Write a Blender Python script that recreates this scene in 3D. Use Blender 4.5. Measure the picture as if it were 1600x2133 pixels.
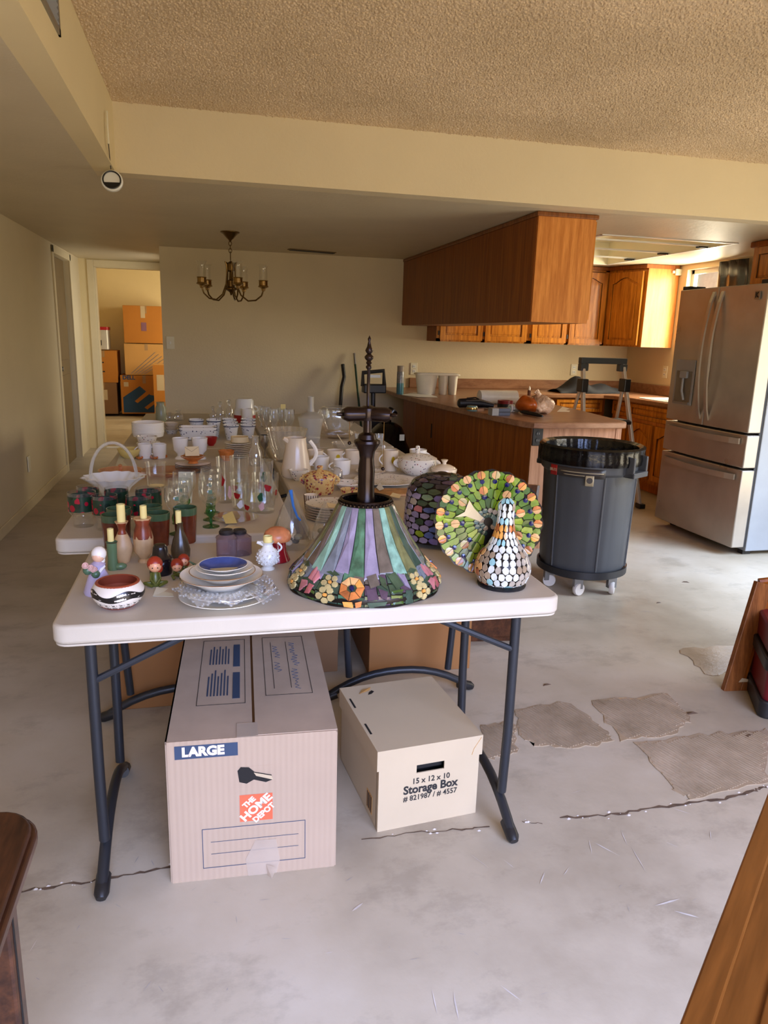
import bpy, math, random
from mathutils import Vector, Matrix
random.seed(7)
for o in list(bpy.data.objects): bpy.data.objects.remove(o)
SC = bpy.context.scene; COL = SC.collection
# ------------------------------------------------------------------ camera
H = 1.375; FPX = 1527.9
YAW, PITCH, ROLL = math.radians(13.657), math.radians(13.487), math.radians(-1.655)
_cy, _sy, _cp, _sp = math.cos(YAW), math.sin(YAW), math.cos(PITCH), math.sin(PITCH)
FW = Vector((_sy*_cp, _cy*_cp, -_sp)); _r = Vector((_cy, -_sy, 0)); _d = FW.cross(_r)
RT = _r*math.cos(ROLL) + _d*math.sin(ROLL); DN = _d*math.cos(ROLL) - _r*math.sin(ROLL)
EYE = Vector((0, 0, H))
cd = bpy.data.cameras.new('camera'); cam = bpy.data.objects.new('camera', cd); COL.objects.link(cam)
cd.sensor_fit = 'HORIZONTAL'; cd.sensor_width = 36; cd.lens = 36*FPX/1600; cd.clip_start = .02; cd.clip_end = 60
m = Matrix((RT, -DN, -FW)).transposed().to_4x4(); m.translation = EYE; cam.matrix_world = m
SC.camera = cam
# ------------------------------------------------------------------ light and exposure
SC.view_settings.view_transform = 'Standard'; SC.view_settings.look = 'None'
SC.view_settings.gamma = 1; SC.view_settings.use_curve_mapping = False
SC.view_settings.exposure = -.52
w = bpy.data.worlds.new('world'); SC.world = w; w.use_nodes = True
w.node_tree.nodes['Background'].inputs[0].default_value = (.62, .75, 1, 1)
w.node_tree.nodes['Background'].inputs[1].default_value = .35
def area(name, loc, target, sx, sy, power, col, spread=180):
    l = bpy.data.lights.new(name, 'AREA'); l.shape = 'RECTANGLE'; l.size = sx; l.size_y = sy; l.energy = power
    l.color = col; l.spread = math.radians(spread)
    o = bpy.data.objects.new(name, l); COL.objects.link(o); o.location = loc
    o.rotation_euler = (Vector(target)-Vector(loc)).to_track_quat('-Z', 'Y').to_euler(); return o
# daylight entering through the openings, plus added fill lamps: rear patio window, right patio door, kitchen window, bedroom window
area('rear_window_sky_light', (.9, -1.22, 1.35), (.7, .35, 0), 3.0, 1.4, 180, (.42, .55, 1), 84)
area('rear_window_fill_light', (1.2, -1.22, .7), (1.1, 2.2, 2.6), 3.2, 1.1, 82, (1, .81, .53), 150)  # added warm soft fill for the beam and ceiling
area('patio_door_sky_light', (4.4, 2.4, 1.5), (3.3, 3.5, 0), 1.7, 1.2, 66, (.48, .66, 1), 70)
area('patio_door_fill_light', (4.4, 2.4, 1.0), (-.6, 5.6, 1.3), 1.7, 1.7, 48, (1, .86, .62), 150)  # added warm fill lamp, companion to the rear one
area('kitchen_window_light', (4.57, 6.1, 1.55), (2.4, 6.6, 1.3), .74, .95, 95, (1, .86, .62), 165)
area('hall_fill_light', (-.22, 8.4, 1.25), (-1.4, 8.75, 1.1), .6, 1.7, 11, (1, .95, .84), 150)  # added lamp in an added doorway gap, brightens the left hall wall
area('bedroom_window_light', (.45, 11.2, 1.5), (-1.6, 12.3, 1.1), 1.6, 1.2, 50, (1, .84, .56), 170)
# ------------------------------------------------------------------ pixel <-> place helpers (the photograph as 1600 x 2133)
def ray(px, py): return FW + RT*((px-800)/FPX) + DN*((py-1066.5)/FPX)
def at(px, py, z=.737):
    v = ray(px, py); return EYE + v*((z-H)/v.z)
def aty(px, py, Y):
    v = ray(px, py); return EYE + v*(Y/v.y)
def atx(px, py, X):
    v = ray(px, py); return EYE + v*(X/v.x)
def ppm(p): return FPX/FW.dot(Vector(p)-EYE)
def hz(p, py):
    a = Vector((p[0], p[1], 0))-EYE; t = (py-1066.5)/FPX
    return (t*FW.dot(a)-DN.dot(a))/(DN.z-t*FW.z)
TZ = .737
def spot(px, pb, pt, w, z=TZ):
    """centre on surface z, radius, height of a round thing seen from front-bottom row pb to top row pt, w pixels wide"""
    q = at(px, pb, z); r = w/2/ppm(q); d = Vector((q.x, q.y, 0)).normalized()
    c = q + d*r; r = w/2/ppm(c); return c, r, hz(c, pt)-z
# ------------------------------------------------------------------ materials
def lin(c):
    return tuple(((v/255)/12.92 if v/255 <= .04045 else ((v/255+.055)/1.055)**2.4) for v in c)
MATS = {}
def nt(name):
    mt = bpy.data.materials.new(name); mt.use_nodes = True; t = mt.node_tree; MATS[name] = mt
    return mt, t, t.nodes['Principled BSDF'], t.nodes['Material Output']
def coords(t, scale=(1, 1, 1), kind='Object'):
    tc = t.nodes.new('ShaderNodeTexCoord'); mp = t.nodes.new('ShaderNodeMapping')
    mp.inputs['Scale'].default_value = scale; t.links.new(tc.outputs[kind], mp.inputs[0]); return mp.outputs[0]
def noise(t, vec, scale, detail=4, rough=.55):
    n = t.nodes.new('ShaderNodeTexNoise'); n.inputs['Scale'].default_value = scale; n.inputs['Detail'].default_value = detail
    n.inputs['Roughness'].default_value = rough; t.links.new(vec, n.inputs['Vector']); return n.outputs[0]
def ramp(t, fac, stops):
    r = t.nodes.new('ShaderNodeValToRGB'); e = r.color_ramp.elements
    while len(e) < len(stops): e.new(.5)
    for k, (p, c) in enumerate(stops): e[k].position = p; e[k].color = (*c, 1)
    t.links.new(fac, r.inputs[0]); return r.outputs[0]
def bumpn(t, h, strength, dist=.002):
    b = t.nodes.new('ShaderNodeBump'); b.inputs['Strength'].default_value = strength; b.inputs['Distance'].default_value = dist
    t.links.new(h, b.inputs['Height']); return b.outputs[0]
def mat(name, rgb, rough=.5, metal=0, var=.10, scale=6, bump=0, bscale=80, bdist=.002, spec=.5, coat=0, alpha=1, sub=0, kind='Object'):
    if name in MATS: return MATS[name]
    mt, t, b, o = nt(name); c = lin(rgb)
    v = coords(t, kind=kind)
    lo = tuple(x*(1-var) for x in c); hi = tuple(min(1, x*(1+var)) for x in c)
    t.links.new(ramp(t, noise(t, v, scale), [(.3, lo), (.7, hi)]), b.inputs['Base Color'])
    b.inputs['Roughness'].default_value = rough; b.inputs['Metallic'].default_value = metal
    b.inputs['Specular IOR Level'].default_value = spec; b.inputs['Coat Weight'].default_value = coat; b.inputs['Alpha'].default_value = alpha
    if bump: t.links.new(bumpn(t, noise(t, v, bscale, 3), bump, bdist), b.inputs['Normal'])
    return mt
def wood(name, c1, c2, scale=(14, 14, 1.0), rough=.4, coat=0.1, bump=.15):
    mt, t, b, o = nt(name); v = coords(t, scale)
    n1 = noise(t, v, 2.2, 6, .6); v2 = coords(t, tuple(s*6 for s in scale)); n2 = noise(t, v2, 2, 3)
    mx = t.nodes.new('ShaderNodeMath'); mx.operation = 'MULTIPLY_ADD'; mx.inputs[1].default_value = .35
    t.links.new(n2, mx.inputs[0]); t.links.new(n1, mx.inputs[2])
    t.links.new(ramp(t, mx.outputs[0], [(.42, lin(c1)), (.62, lin(tuple((a+b_)/2 for a, b_ in zip(c1, c2)))), (.85, lin(c2))]), b.inputs['Base Color'])
    b.inputs['Roughness'].default_value = rough; b.inputs['Coat Weight'].default_value = coat*.3; b.inputs['Specular IOR Level'].default_value = .3
    t.links.new(bumpn(t, n2, bump), b.inputs['Normal']); return mt
def glass(name, tint, base=.02, edge=.6, power=3.0, rough=.03, body=(.8, .8, .78), spec=.05):
    """thin glass: clear pass-through, a little haze (base) in the body colour, mirror reflection growing towards the edge"""
    mt, t, b, o = nt(name); t.nodes.remove(b)
    tr = t.nodes.new('ShaderNodeBsdfTransparent'); tr.inputs[0].default_value = (*tint, 1)
    df = t.nodes.new('ShaderNodeBsdfDiffuse'); df.inputs[0].default_value = (*body, 1)
    gl = t.nodes.new('ShaderNodeBsdfGlossy'); gl.inputs['Roughness'].default_value = rough; gl.inputs[0].default_value = (1, 1, 1, 1)
    m1 = t.nodes.new('ShaderNodeMixShader'); m1.inputs[0].default_value = base; t.links.new(tr.outputs[0], m1.inputs[1]); t.links.new(df.outputs[0], m1.inputs[2])
    lw = t.nodes.new('ShaderNodeLayerWeight'); lw.inputs[0].default_value = .5
    p = t.nodes.new('ShaderNodeMath'); p.operation = 'POWER'; p.inputs[1].default_value = power; t.links.new(lw.outputs['Facing'], p.inputs[0])
    s = t.nodes.new('ShaderNodeMath'); s.operation = 'MULTIPLY_ADD'; s.inputs[1].default_value = edge; s.inputs[2].default_value = spec; t.links.new(p.outputs[0], s.inputs[0])
    mx = t.nodes.new('ShaderNodeMixShader'); t.links.new(s.outputs[0], mx.inputs[0]); t.links.new(m1.outputs[0], mx.inputs[1])
    t.links.new(gl.outputs[0], mx.inputs[2]); t.links.new(mx.outputs[0], o.inputs[0]); return mt
def spots(name, base, cols, scale=60, thr=.42, rough=.25, frac=.5):
    """ceramic with a scatter of small printed flowers"""
    mt, t, b, o = nt(name); v = coords(t)
    vo = t.nodes.new('ShaderNodeTexVoronoi'); vo.inputs['Scale'].default_value = scale; t.links.new(v, vo.inputs['Vector'])
    lt = t.nodes.new('ShaderNodeMath'); lt.operation = 'LESS_THAN'; lt.inputs[1].default_value = thr
    t.links.new(vo.outputs['Distance'], lt.inputs[0])
    sp = t.nodes.new('ShaderNodeSeparateColor'); t.links.new(vo.outputs['Color'], sp.inputs[0])
    g = t.nodes.new('ShaderNodeMath'); g.operation = 'GREATER_THAN'; g.inputs[1].default_value = 1-frac; t.links.new(sp.outputs[1], g.inputs[0])
    mm = t.nodes.new('ShaderNodeMath'); mm.operation = 'MULTIPLY'; t.links.new(lt.outputs[0], mm.inputs[0]); t.links.new(g.outputs[0], mm.inputs[1])
    cr = ramp(t, sp.outputs[0], [(k/len(cols), lin(c)) for k, c in enumerate(cols)]); t.nodes[-1].color_ramp.interpolation = 'CONSTANT'
    mx = t.nodes.new('ShaderNodeMix'); mx.data_type = 'RGBA'; mx.inputs[6].default_value = (*lin(base), 1)
    t.links.new(mm.outputs[0], mx.inputs[0]); t.links.new(cr, mx.inputs[7]); t.links.new(mx.outputs[2], b.inputs['Base Color'])
    b.inputs['Roughness'].default_value = rough; return mt
# ------------------------------------------------------------------ mesh builder
def rotz(a): return Matrix.Rotation(a, 4, 'Z')
class MB:
    def __init__(s): s.v = []; s.f = []
    def add(s, vs, fs, m=None):
        o = len(s.v); s.v += [tuple(m @ Vector(p)) if m else tuple(p) for p in vs]; s.f += [tuple(i+o for i in f) for f in fs]; return s
    def box(s, lo, hi, m=None):
        (a, b, c), (d, e, f) = lo, hi
        return s.add([(a, b, c), (d, b, c), (d, e, c), (a, e, c), (a, b, f), (d, b, f), (d, e, f), (a, e, f)],
                     [(3, 2, 1, 0), (4, 5, 6, 7), (0, 1, 5, 4), (1, 2, 6, 5), (2, 3, 7, 6), (3, 0, 4, 7)], m)
    def tube(s, pts, r, n=8, caps=True, closed=False):
        pts = [Vector(p) for p in pts]; k = len(pts); rs = r if isinstance(r, (list, tuple)) else [r]*k
        o = len(s.v); up = None
        for i, p in enumerate(pts):
            if closed: d = pts[(i+1) % k]-pts[i-1]
            else: d = pts[min(i+1, k-1)]-pts[max(i-1, 0)]
            d.normalize()
            if up is None: up = Vector((0, 0, 1)) if abs(d.z) < .9 else Vector((1, 0, 0))
            x = d.cross(up); 
            if x.length < 1e-6: x = d.orthogonal()
            x.normalize(); up = x.cross(d); y = up
            for j in range(n):
                a = 2*math.pi*j/n; s.v.append(tuple(p + (x*math.cos(a)+y*math.sin(a))*rs[i]))
        for i in range(k if closed else k-1):
            for j in range(n):
                a = o+i*n+j; b = o+i*n+(j+1) % n; c = o+((i+1) % k)*n; s.f.append((a, b, c+(j+1) % n, c+j))
        if caps and not closed:
            s.f.append(tuple(o+j for j in range(n))[::-1]); s.f.append(tuple(o+(k-1)*n+j for j in range(n)))
        return s
    def lathe(s, prof, n=24, m=None, sq=None, wob=None):
        """prof: (r, z) from bottom to top; r=0 ends close"""
        o = len(s.v); idx = []
        for r, z in prof:
            if r < 1e-6: idx.append([len(s.v)]); s.v.append(tuple(m @ Vector((0, 0, z))) if m else (0, 0, z)); continue
            ring = []
            for j in range(n):
                a = 2*math.pi*j/n; k = wob(a, z) if wob else 1
                p = Vector((r*k*math.cos(a)*(sq or 1), r*k*math.sin(a), z)); ring.append(len(s.v)); s.v.append(tuple(m @ p) if m else tuple(p))
            idx.append(ring)
        for a, b in zip(idx, idx[1:]):
            if len(a) == 1 and len(b) == 1: continue
            for j in range(n):
                q = (j+1) % n
                if len(a) == 1: s.f.append((a[0], b[q], b[j])[::-1][::-1])
                elif len(b) == 1: s.f.append((a[j], a[q], b[0]))
                else: s.f.append((a[j], a[q], b[q], b[j]))
        return s
    def prism(s, poly, z0, z1, m=None):
        n = len(poly)
        return s.add([(x, y, z0) for x, y in poly]+[(x, y, z1) for x, y in poly],
                     [tuple(range(n))[::-1], tuple(range(n, 2*n))]+[(i, (i+1) % n, n+(i+1) % n, n+i) for i in range(n)], m)
    def ball(s, c, r, n=10, sc=(1, 1, 1), m=None):
        k = n//2; pr = [(math.sin(math.pi*i/k), -math.cos(math.pi*i/k)) for i in range(k+1)]; pr[0] = (0, -1); pr[-1] = (0, 1)
        mm = (m or Matrix()) @ Matrix.Translation(c) @ Matrix.Diagonal((r*sc[0], r*sc[1], r*sc[2], 1))
        return s.lathe(pr, n, mm)
def link(name, me, parent=None):
    o = bpy.data.objects.new(name, me); COL.objects.link(o); o.parent = parent; return o
def tag(o, label=None, cat=None, group=None, kind=None):
    if label: o['label'] = label
    if cat: o['category'] = cat
    if group: o['group'] = group
    if kind: o['kind'] = kind
    return o
def obj(name, mb, mt, parent=None, loc=None, rz=0, smooth=True, ang=40, bevel=0, seg=2):
    me = bpy.data.meshes.new(name); me.from_pydata(mb.v, [], mb.f); me.update()
    if isinstance(mt, str): mt = MATS[mt]
    me.materials.append(mt)
    if smooth:
        for p in me.polygons: p.use_smooth = True
        me.set_sharp_from_angle(angle=math.radians(ang))
    o = link(name, me, parent)
    if loc is not None: o.location = loc
    if rz: o.rotation_euler = (0, 0, rz)
    if bevel:
        b = o.modifiers.new('bevel', 'BEVEL'); b.width = bevel; b.segments = seg; b.limit_method = 'ANGLE'; b.angle_limit = math.radians(50)
    return o
def thing(name, label, cat, loc=(0, 0, 0), rz=0, group=None):
    o = bpy.data.objects.new(name, None); COL.objects.link(o); o.location = loc; o.rotation_euler = (0, 0, rz); o.empty_display_size = .05
    return tag(o, label, cat, group)
def copy_tree(o, parent=None):
    c = o.copy(); COL.objects.link(c); c.parent = parent
    for ch in list(o.children): copy_tree(ch, c)
    return c
def struct(name, mb, mt, parent=None, **k):
    o = obj(name, mb, mt, parent, **k)
    if parent is None: o['kind'] = 'structure'
    return o
def text(name, s, size, mt, parent, M, align='CENTER', bold=0, sx=1, shear=0, ext=.0003):
    cu = bpy.data.curves.new('t', 'FONT'); cu.body = s; cu.size = size; cu.align_x = align; cu.align_y = 'CENTER'; cu.offset = bold; cu.extrude = ext; cu.shear = shear; cu.resolution_u = 3
    t = bpy.data.objects.new('t', cu); COL.objects.link(t); dg = bpy.context.evaluated_depsgraph_get()
    me = bpy.data.meshes.new_from_object(t.evaluated_get(dg)); bpy.data.objects.remove(t); bpy.data.curves.remove(cu)
    me.name = name; me.transform(M @ Matrix.Diagonal((sx, 1, 1, 1))); me.materials.clear(); me.materials.append(MATS[mt] if isinstance(mt, str) else mt)
    return link(name, me, parent)
def face_front(x, y, z, off=0): # text plane facing -Y
    return Matrix.Translation((x, y, z)) @ Matrix.Rotation(math.pi/2, 4, 'X')
def arc(cx, cy, r, a0, a1, n): return [(cx+r*math.cos(math.radians(a0+(a1-a0)*i/n)), cy+r*math.sin(math.radians(a0+(a1-a0)*i/n))) for i in range(n+1)]
def rrect(x0, y0, x1, y1, r, n=5):
    return arc(x1-r, y0+r, r, -90, 0, n)+arc(x1-r, y1-r, r, 0, 90, n)+arc(x0+r, y1-r, r, 90, 180, n)+arc(x0+r, y0+r, r, 180, 270, n)
# ------------------------------------------------------------------ shared materials
try:
    SC.cycles.transparent_max_bounces = 32; SC.cycles.max_bounces = 10; SC.cycles.sample_clamp_indirect = 6
except Exception: pass
mat('wall_paint', (220, 204, 168), .75, var=.03, scale=2, bump=.35, bscale=55, bdist=.004)
mat('hall_paint', (228, 210, 164), .7, var=.03, scale=2, bump=.2, bscale=60)
mat('low_ceiling_paint', (206, 192, 162), .5, var=.04, scale=3, bump=.5, bscale=45, bdist=.004)
mat('trim_paint', (222, 206, 168), .45, var=.03)
mat('door_brown', (120, 98, 62), .5, var=.15, scale=3)
mat('dark_void', (20, 16, 12), .8)
mat('white_trim', (235, 235, 228), .35, var=.02)
mat('metal_grey', (150, 150, 150), .35, metal=.9, var=.05)
mat('black_plastic', (26, 26, 28), .4, var=.1)
mat('black_metal', (44, 46, 50), .38, metal=.3, var=.08)
mat('plate_ivory', (226, 218, 190), .4, var=.02)
def popcorn():
    mt, t, b, o = nt('popcorn_ceiling'); v = coords(t)
    n = noise(t, v, 120, 6, .75)
    vo = t.nodes.new('ShaderNodeTexVoronoi'); vo.inputs['Scale'].default_value = 85; t.links.new(v, vo.inputs['Vector'])
    mx = t.nodes.new('ShaderNodeMath'); mx.operation = 'SUBTRACT'; t.links.new(n, mx.inputs[0]); t.links.new(vo.outputs['Distance'], mx.inputs[1])
    b.inputs['Roughness'].default_value = .8
    big = noise(t, v, 1.3, 3)
    t.links.new(ramp(t, big, [(.3, lin((206, 181, 144))), (.75, lin((230, 204, 166)))]), b.inputs['Base Color'])
    t.links.new(bumpn(t, mx.outputs[0], .5, .006), b.inputs['Normal'])
popcorn()
def concrete():
    mt, t, b, o = nt('concrete_floor'); v = coords(t)
    n1 = noise(t, v, 1.1, 6, .62); n2 = noise(t, coords(t, (2.2, 3.2, 1)), 1.3, 6, .72); n3 = noise(t, v, 26, 4)
    base = ramp(t, n1, [(.28, lin((150, 136, 114))), (.5, lin((180, 166, 143))), (.72, lin((196, 184, 164)))])
    sc = ramp(t, n2, [(.36, (.62, .61, .60)), (.47, (1, 1, 1))])
    mx = t.nodes.new('ShaderNodeMix'); mx.data_type = 'RGBA'; mx.blend_type = 'MULTIPLY'; mx.inputs[0].default_value = .45
    t.links.new(base, mx.inputs[6]); t.links.new(sc, mx.inputs[7]); t.links.new(mx.outputs[2], b.inputs['Base Color'])
    t.links.new(ramp(t, n1, [(.3, (.42,)*3), (.7, (.62,)*3)]), b.inputs['Roughness'])
    t.links.new(bumpn(t, n3, .22, .004), b.inputs['Normal'])
concrete()
def thinset():
    mt, t, b, o = nt('thinset_residue'); v = coords(t)
    n1 = noise(t, v, 5, 5, .65)
    t.links.new(ramp(t, n1, [(.3, lin((146, 127, 101))), (.7, lin((182, 161, 134)))]), b.inputs['Base Color'])
    b.inputs['Roughness'].default_value = .2; t.links.new(bumpn(t, noise(t, v, 60, 4), .3, .003), b.inputs['Normal'])
thinset()
wood('oak', (136, 74, 14), (212, 138, 46), (16, 16, 1.1), .32, .2)
wood('oak_light', (166, 96, 38), (218, 146, 74), (16, 16, 1.1), .32, .25)
wood('oak_dark', (104, 50, 8), (158, 88, 24), (20, 20, .8), .42, .1)
wood('oak_panel', (92, 50, 20), (150, 92, 46), (22, 22, .7), .4, .1)
wood('laminate', (128, 88, 62), (166, 122, 90), (2.5, 10, 10), .33, .2, .05)
wood('walnut', (38, 20, 12), (86, 50, 28), (12, 2, 12), .3, .4, .08)
wood('oak_dusty', (150, 102, 72), (196, 146, 112), (20, 20, .9), .5, .05)
mat('groove_stain_shade', (58, 28, 6), .5)
wood('honey_oak', (78, 42, 12), (126, 74, 28), (1.0, 12, 12), .3, .3)
def popcorn_grains(parent):
    # the sprayed granules themselves, as far as the camera side of the room shows them
    import numpy as np
    rg = np.random.default_rng(5); sp = .0125
    gx, gy = np.meshgrid(np.arange(XS+.006, XR, sp), np.arange(.9, YB-.004, sp)); n = gx.size
    x = gx.ravel()+rg.uniform(-.006, .006, n); y = gy.ravel()+rg.uniform(-.006, .006, n); x = np.clip(x, XS+.004, XR-.004); y = np.minimum(y, YB-.004)
    r = rg.uniform(.0035, .0085, n); h = rg.uniform(.003, .0085, n); a0 = rg.uniform(0, 6.28, n)
    V = np.empty((n, 6, 3)); 
    for k in range(5):
        rr_ = r*rg.uniform(.75, 1.2, n); V[:, k, 0] = x+rr_*np.cos(a0+k*1.2566); V[:, k, 1] = y+rr_*np.sin(a0+k*1.2566); V[:, k, 2] = ZH
    V[:, 5, 0] = x+r*rg.uniform(-.4, .4, n); V[:, 5, 1] = y+r*rg.uniform(-.4, .4, n); V[:, 5, 2] = ZH-h
    F = np.empty((n, 5, 3), dtype=np.int32); b0 = np.arange(n)*6
    for k in range(5): F[:, k, 0] = b0+(k+1) % 5; F[:, k, 1] = b0+k; F[:, k, 2] = b0+5
    me = bpy.data.meshes.new('popcorn_grains'); me.vertices.add(n*6); me.vertices.foreach_set('co', V.ravel()); me.loops.add(n*15); me.loops.foreach_set('vertex_index', F.ravel())
    me.polygons.add(n*5); me.polygons.foreach_set('loop_start', np.arange(n*5, dtype=np.int32)*3); me.update(calc_edges=True); me.materials.append(MATS['popcorn_ceiling'])
    me.polygons.foreach_set('use_smooth', np.ones(n*5, dtype=bool))
    o = link('popcorn_grains', me, parent); o['kind'] = 'stuff'
# ------------------------------------------------------------------ room shell
ZL, ZH, YB, YW, XL, XR, XS = 2.12, 2.438, 4.10, 7.42, -1.355, 4.5, -.41
Y0 = -1.35
fl = struct('floor', MB().box((-3, Y0, -.1), (XR+.1, 14, 0)), 'concrete_floor', smooth=False)
hc = struct('ceiling', MB().box((XS, Y0, ZH), (XR+.1, YB, ZH+.1)), 'popcorn_ceiling', smooth=False)
popcorn_grains(hc)
b = MB()  # lower ceiling with the kitchen light-box opening
LX0, LX1, LY0, LY1 = 2.77, 3.85, 5.03, 6.86
b.box((XL, YB+.12, ZL), (LX0, YW, ZL+.3)).box((LX1, YB+.12, ZL), (XR, YW, ZL+.3)).box((LX0, YB+.12, ZL), (LX1, LY0, ZL+.3)).box((LX0, LY1, ZL), (LX1, YW, ZL+.3))
b.box((XL, YW, ZL), (-.3, 9.1, ZL+.3)).box((XL, Y0, ZL), (XS-.1, YB+.12, ZL+.3))
struct('ceiling', b, 'low_ceiling_paint', smooth=False)
struct('trim_1', MB().box((XS-.1, YB, ZL), (XR, YB+.12, ZH)), 'wall_paint', smooth=False)          # beam across the room
struct('trim_2', MB().box((XS-.1, Y0, ZL), (XS, YB, ZH)), 'hall_paint', smooth=False)              # duct soffit along the left
b = MB().box((XL-.1, Y0, 0), (XL, 7.62, ZL+.2)).box((XL-.1, 7.62, 2.035), (XL, 8.46, ZL+.2)).box((XL-.1, 8.46, 0), (XL, 9.2, ZL+.2))
struct('wall_left', b, 'wall_paint', smooth=False)
struct('baseboard_left', MB().box((XL, Y0, 0), (XL+.012, 7.55, .075)), 'trim_paint', smooth=False, bevel=.004)
b = MB().box((-.40, YW, 0), (XR+.1, YW+.12, ZL+.3)).box((-.40, YW+.12, 0), (-.28, 8.05, ZL+.3)).box((-.40, 8.05, 2.05), (-.28, 8.75, ZL+.3)).box((-.40, 8.75, 0), (-.28, 9.1, ZL+.3))
struct('wall_back', b, 'wall_paint', smooth=False)
b = MB().box((XL, 9.1, 0), (-1.20, 9.2, ZL+.3)).box((-1.20, 9.1, 2.05), (-.42, 9.2, ZL+.3)).box((-.42, 9.1, 0), (.6, 9.2, ZL+.3))
struct('wall_hall', b, 'hall_paint', smooth=False)
b = MB()   # right wall with patio door and kitchen window openings
b.box((XR, Y0, 0), (XR+.12, 1.5, ZH)).box((XR, 1.5, 2.06), (XR+.12, 3.3, ZH)).box((XR, 3.3, 0), (XR+.12, 5.70, ZH))
b.box((XR, 5.70, 0), (XR+.12, 6.50, 1.06)).box((XR, 5.70, 2.07), (XR+.12, 6.50, ZH)).box((XR, 6.50, 0), (XR+.12, YW, ZH))
struct('wall_right', b, 'wall_paint', smooth=False)
b = MB().box((XL, Y0-.1, 0), (-.4, Y0, ZH)).box((-.4, Y0-.1, 2.2), (2.9, Y0, ZH)).box((2.9, Y0-.1, 0), (XR, Y0, ZH)).box((-.4, Y0-.1, 0), (2.9, Y0, .1))
struct('wall_rear', b, 'wall_paint', smooth=False)
b = MB().box((-2.6, 9.2, 0), (-2.5, 13.2, 2.44)).box((.6, 9.2, 0), (.7, 10.3, 2.44)).box((.6, 12.1, 0), (.7, 13.2, 2.44)).box((.6, 10.3, 0), (.7, 12.1, .8)).box((.6, 10.3, 2.1), (.7, 12.1, 2.44))
b.box((-2.6, 13.1, 0), (.7, 13.2, 2.44)).box((-2.6, 9.2, 2.44), (.7, 13.2, 2.5)).box((-2.6, 9.1, 0), (XL, 9.2, 2.44))
struct('wall_bedroom', b, 'hall_paint', smooth=False)
# door casings and leaf in the hallway
d = struct('door_1', MB().box((XL-.09, 7.64, 0), (XL-.05, 8.44, 2.03)), 'door_brown', smooth=False)
obj('door_panel', MB().box((XL-.052, 7.75, .2), (XL-.044, 8.33, .9)).box((XL-.052, 7.75, 1.05), (XL-.044, 8.33, 1.85)), 'door_brown', d, smooth=False, bevel=.004)
obj('door_knob', MB().lathe([(0, 0), (.022, .004), (.022, .012), (.012, .02), (.026, .045), (.02, .06), (0, .064)], 14, Matrix.Translation((XL-.05, 7.72, .98)) @ Matrix.Rotation(math.pi/2, 4, 'Y')), 'metal_grey', d)
b = MB().box((XL, 7.56, 0), (XL+.014, 7.62, 2.10)).box((XL, 8.46, 0), (XL+.014, 8.52, 2.10)).box((XL, 7.56, 2.035), (XL+.014, 8.52, 2.10))
struct('trim_3', b, 'trim_paint', smooth=False, bevel=.004)
b = MB().box((-1.27, 9.085, 0), (-1.20, 9.1, 2.11)).box((-1.20, 9.085, 2.04), (-.42, 9.1, 2.11)).box((-1.21, 9.1, 0), (-1.185, 9.22, 2.045)).box((-1.2, 9.1, 2.03), (-.42, 9.22, 2.045)).box((-.435, 9.1, 0), (-.42, 9.22, 2.045))
struct('trim_4', b, 'trim_paint', smooth=False, bevel=.004)
struct('trim_5', MB().box((-1.18, 9.1, 0), (-.43, 9.2, .008)), 'white_trim', smooth=False)   # door threshold
# windows and patio door (real openings; those behind the camera are outside the frame)
def window(name, lo, hi, axis, gl):
    b = MB(); (x0, y0, z0), (x1, y1, z1) = lo, hi
    if axis == 'x':
        b.box((x0, y0, z0), (x1, y0+.04, z1)).box((x0, y1-.04, z0), (x1, y1, z1)).box((x0, y0, z0), (x1, y1, z0+.04)).box((x0, y0, z1-.04), (x1, y1, z1)).box((x0, (y0+y1)/2-.02, z0), (x1, (y0+y1)/2+.02, z1))
        g = MB().box(((x0+x1)/2, y0, z0), ((x0+x1)/2+.004, y1, z1))
    else:
        b.box((x0, y0, z0), (x0+.04, y1, z1)).box((x1-.04, y0, z0), (x1, y1, z1)).box((x0, y0, z0), (x1, y1, z0+.04)).box((x0, y0, z1-.04), (x1, y1, z1)).box(((x0+x1)/2-.02, y0, z0), ((x0+x1)/2+.02, y1, z1))
        g = MB().box((x0, (y0+y1)/2, z0), (x1, (y0+y1)/2+.004, z1))
    w = struct(name, b, 'white_trim', smooth=False, bevel=.003); obj('pane', g, gl, w, smooth=False); return w
glass('window_glass', (.95, .97, .98), .02, .3)
window('window_1', (XR+.05, 5.70, 1.06), (XR+.09, 6.50, 2.07), 'x', 'window_glass')
window('window_2', (-.4, Y0-.07, .1), (2.9, Y0-.03, 2.2), 'y', 'window_glass')
window('door_2', (XR+.05, 1.5, .0), (XR+.09, 3.3, 2.06), 'x', 'window_glass')
# obscured daylight panel outside the kitchen window: sunlit stucco wall of the yard
mat('stucco', (236, 236, 228), .9, var=.1, scale=20, bump=.6, bscale=40)
ex = struct('wall_yard', MB().box((5.6, 4.4, 0), (5.7, 8.2, 3.2)), 'stucco', smooth=False)
area('yard_sun_light', (5.45, 6.0, 3.1), (5.62, 6.3, 1.2), .8, 2.4, 260, (1, .97, .9), 160)
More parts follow.
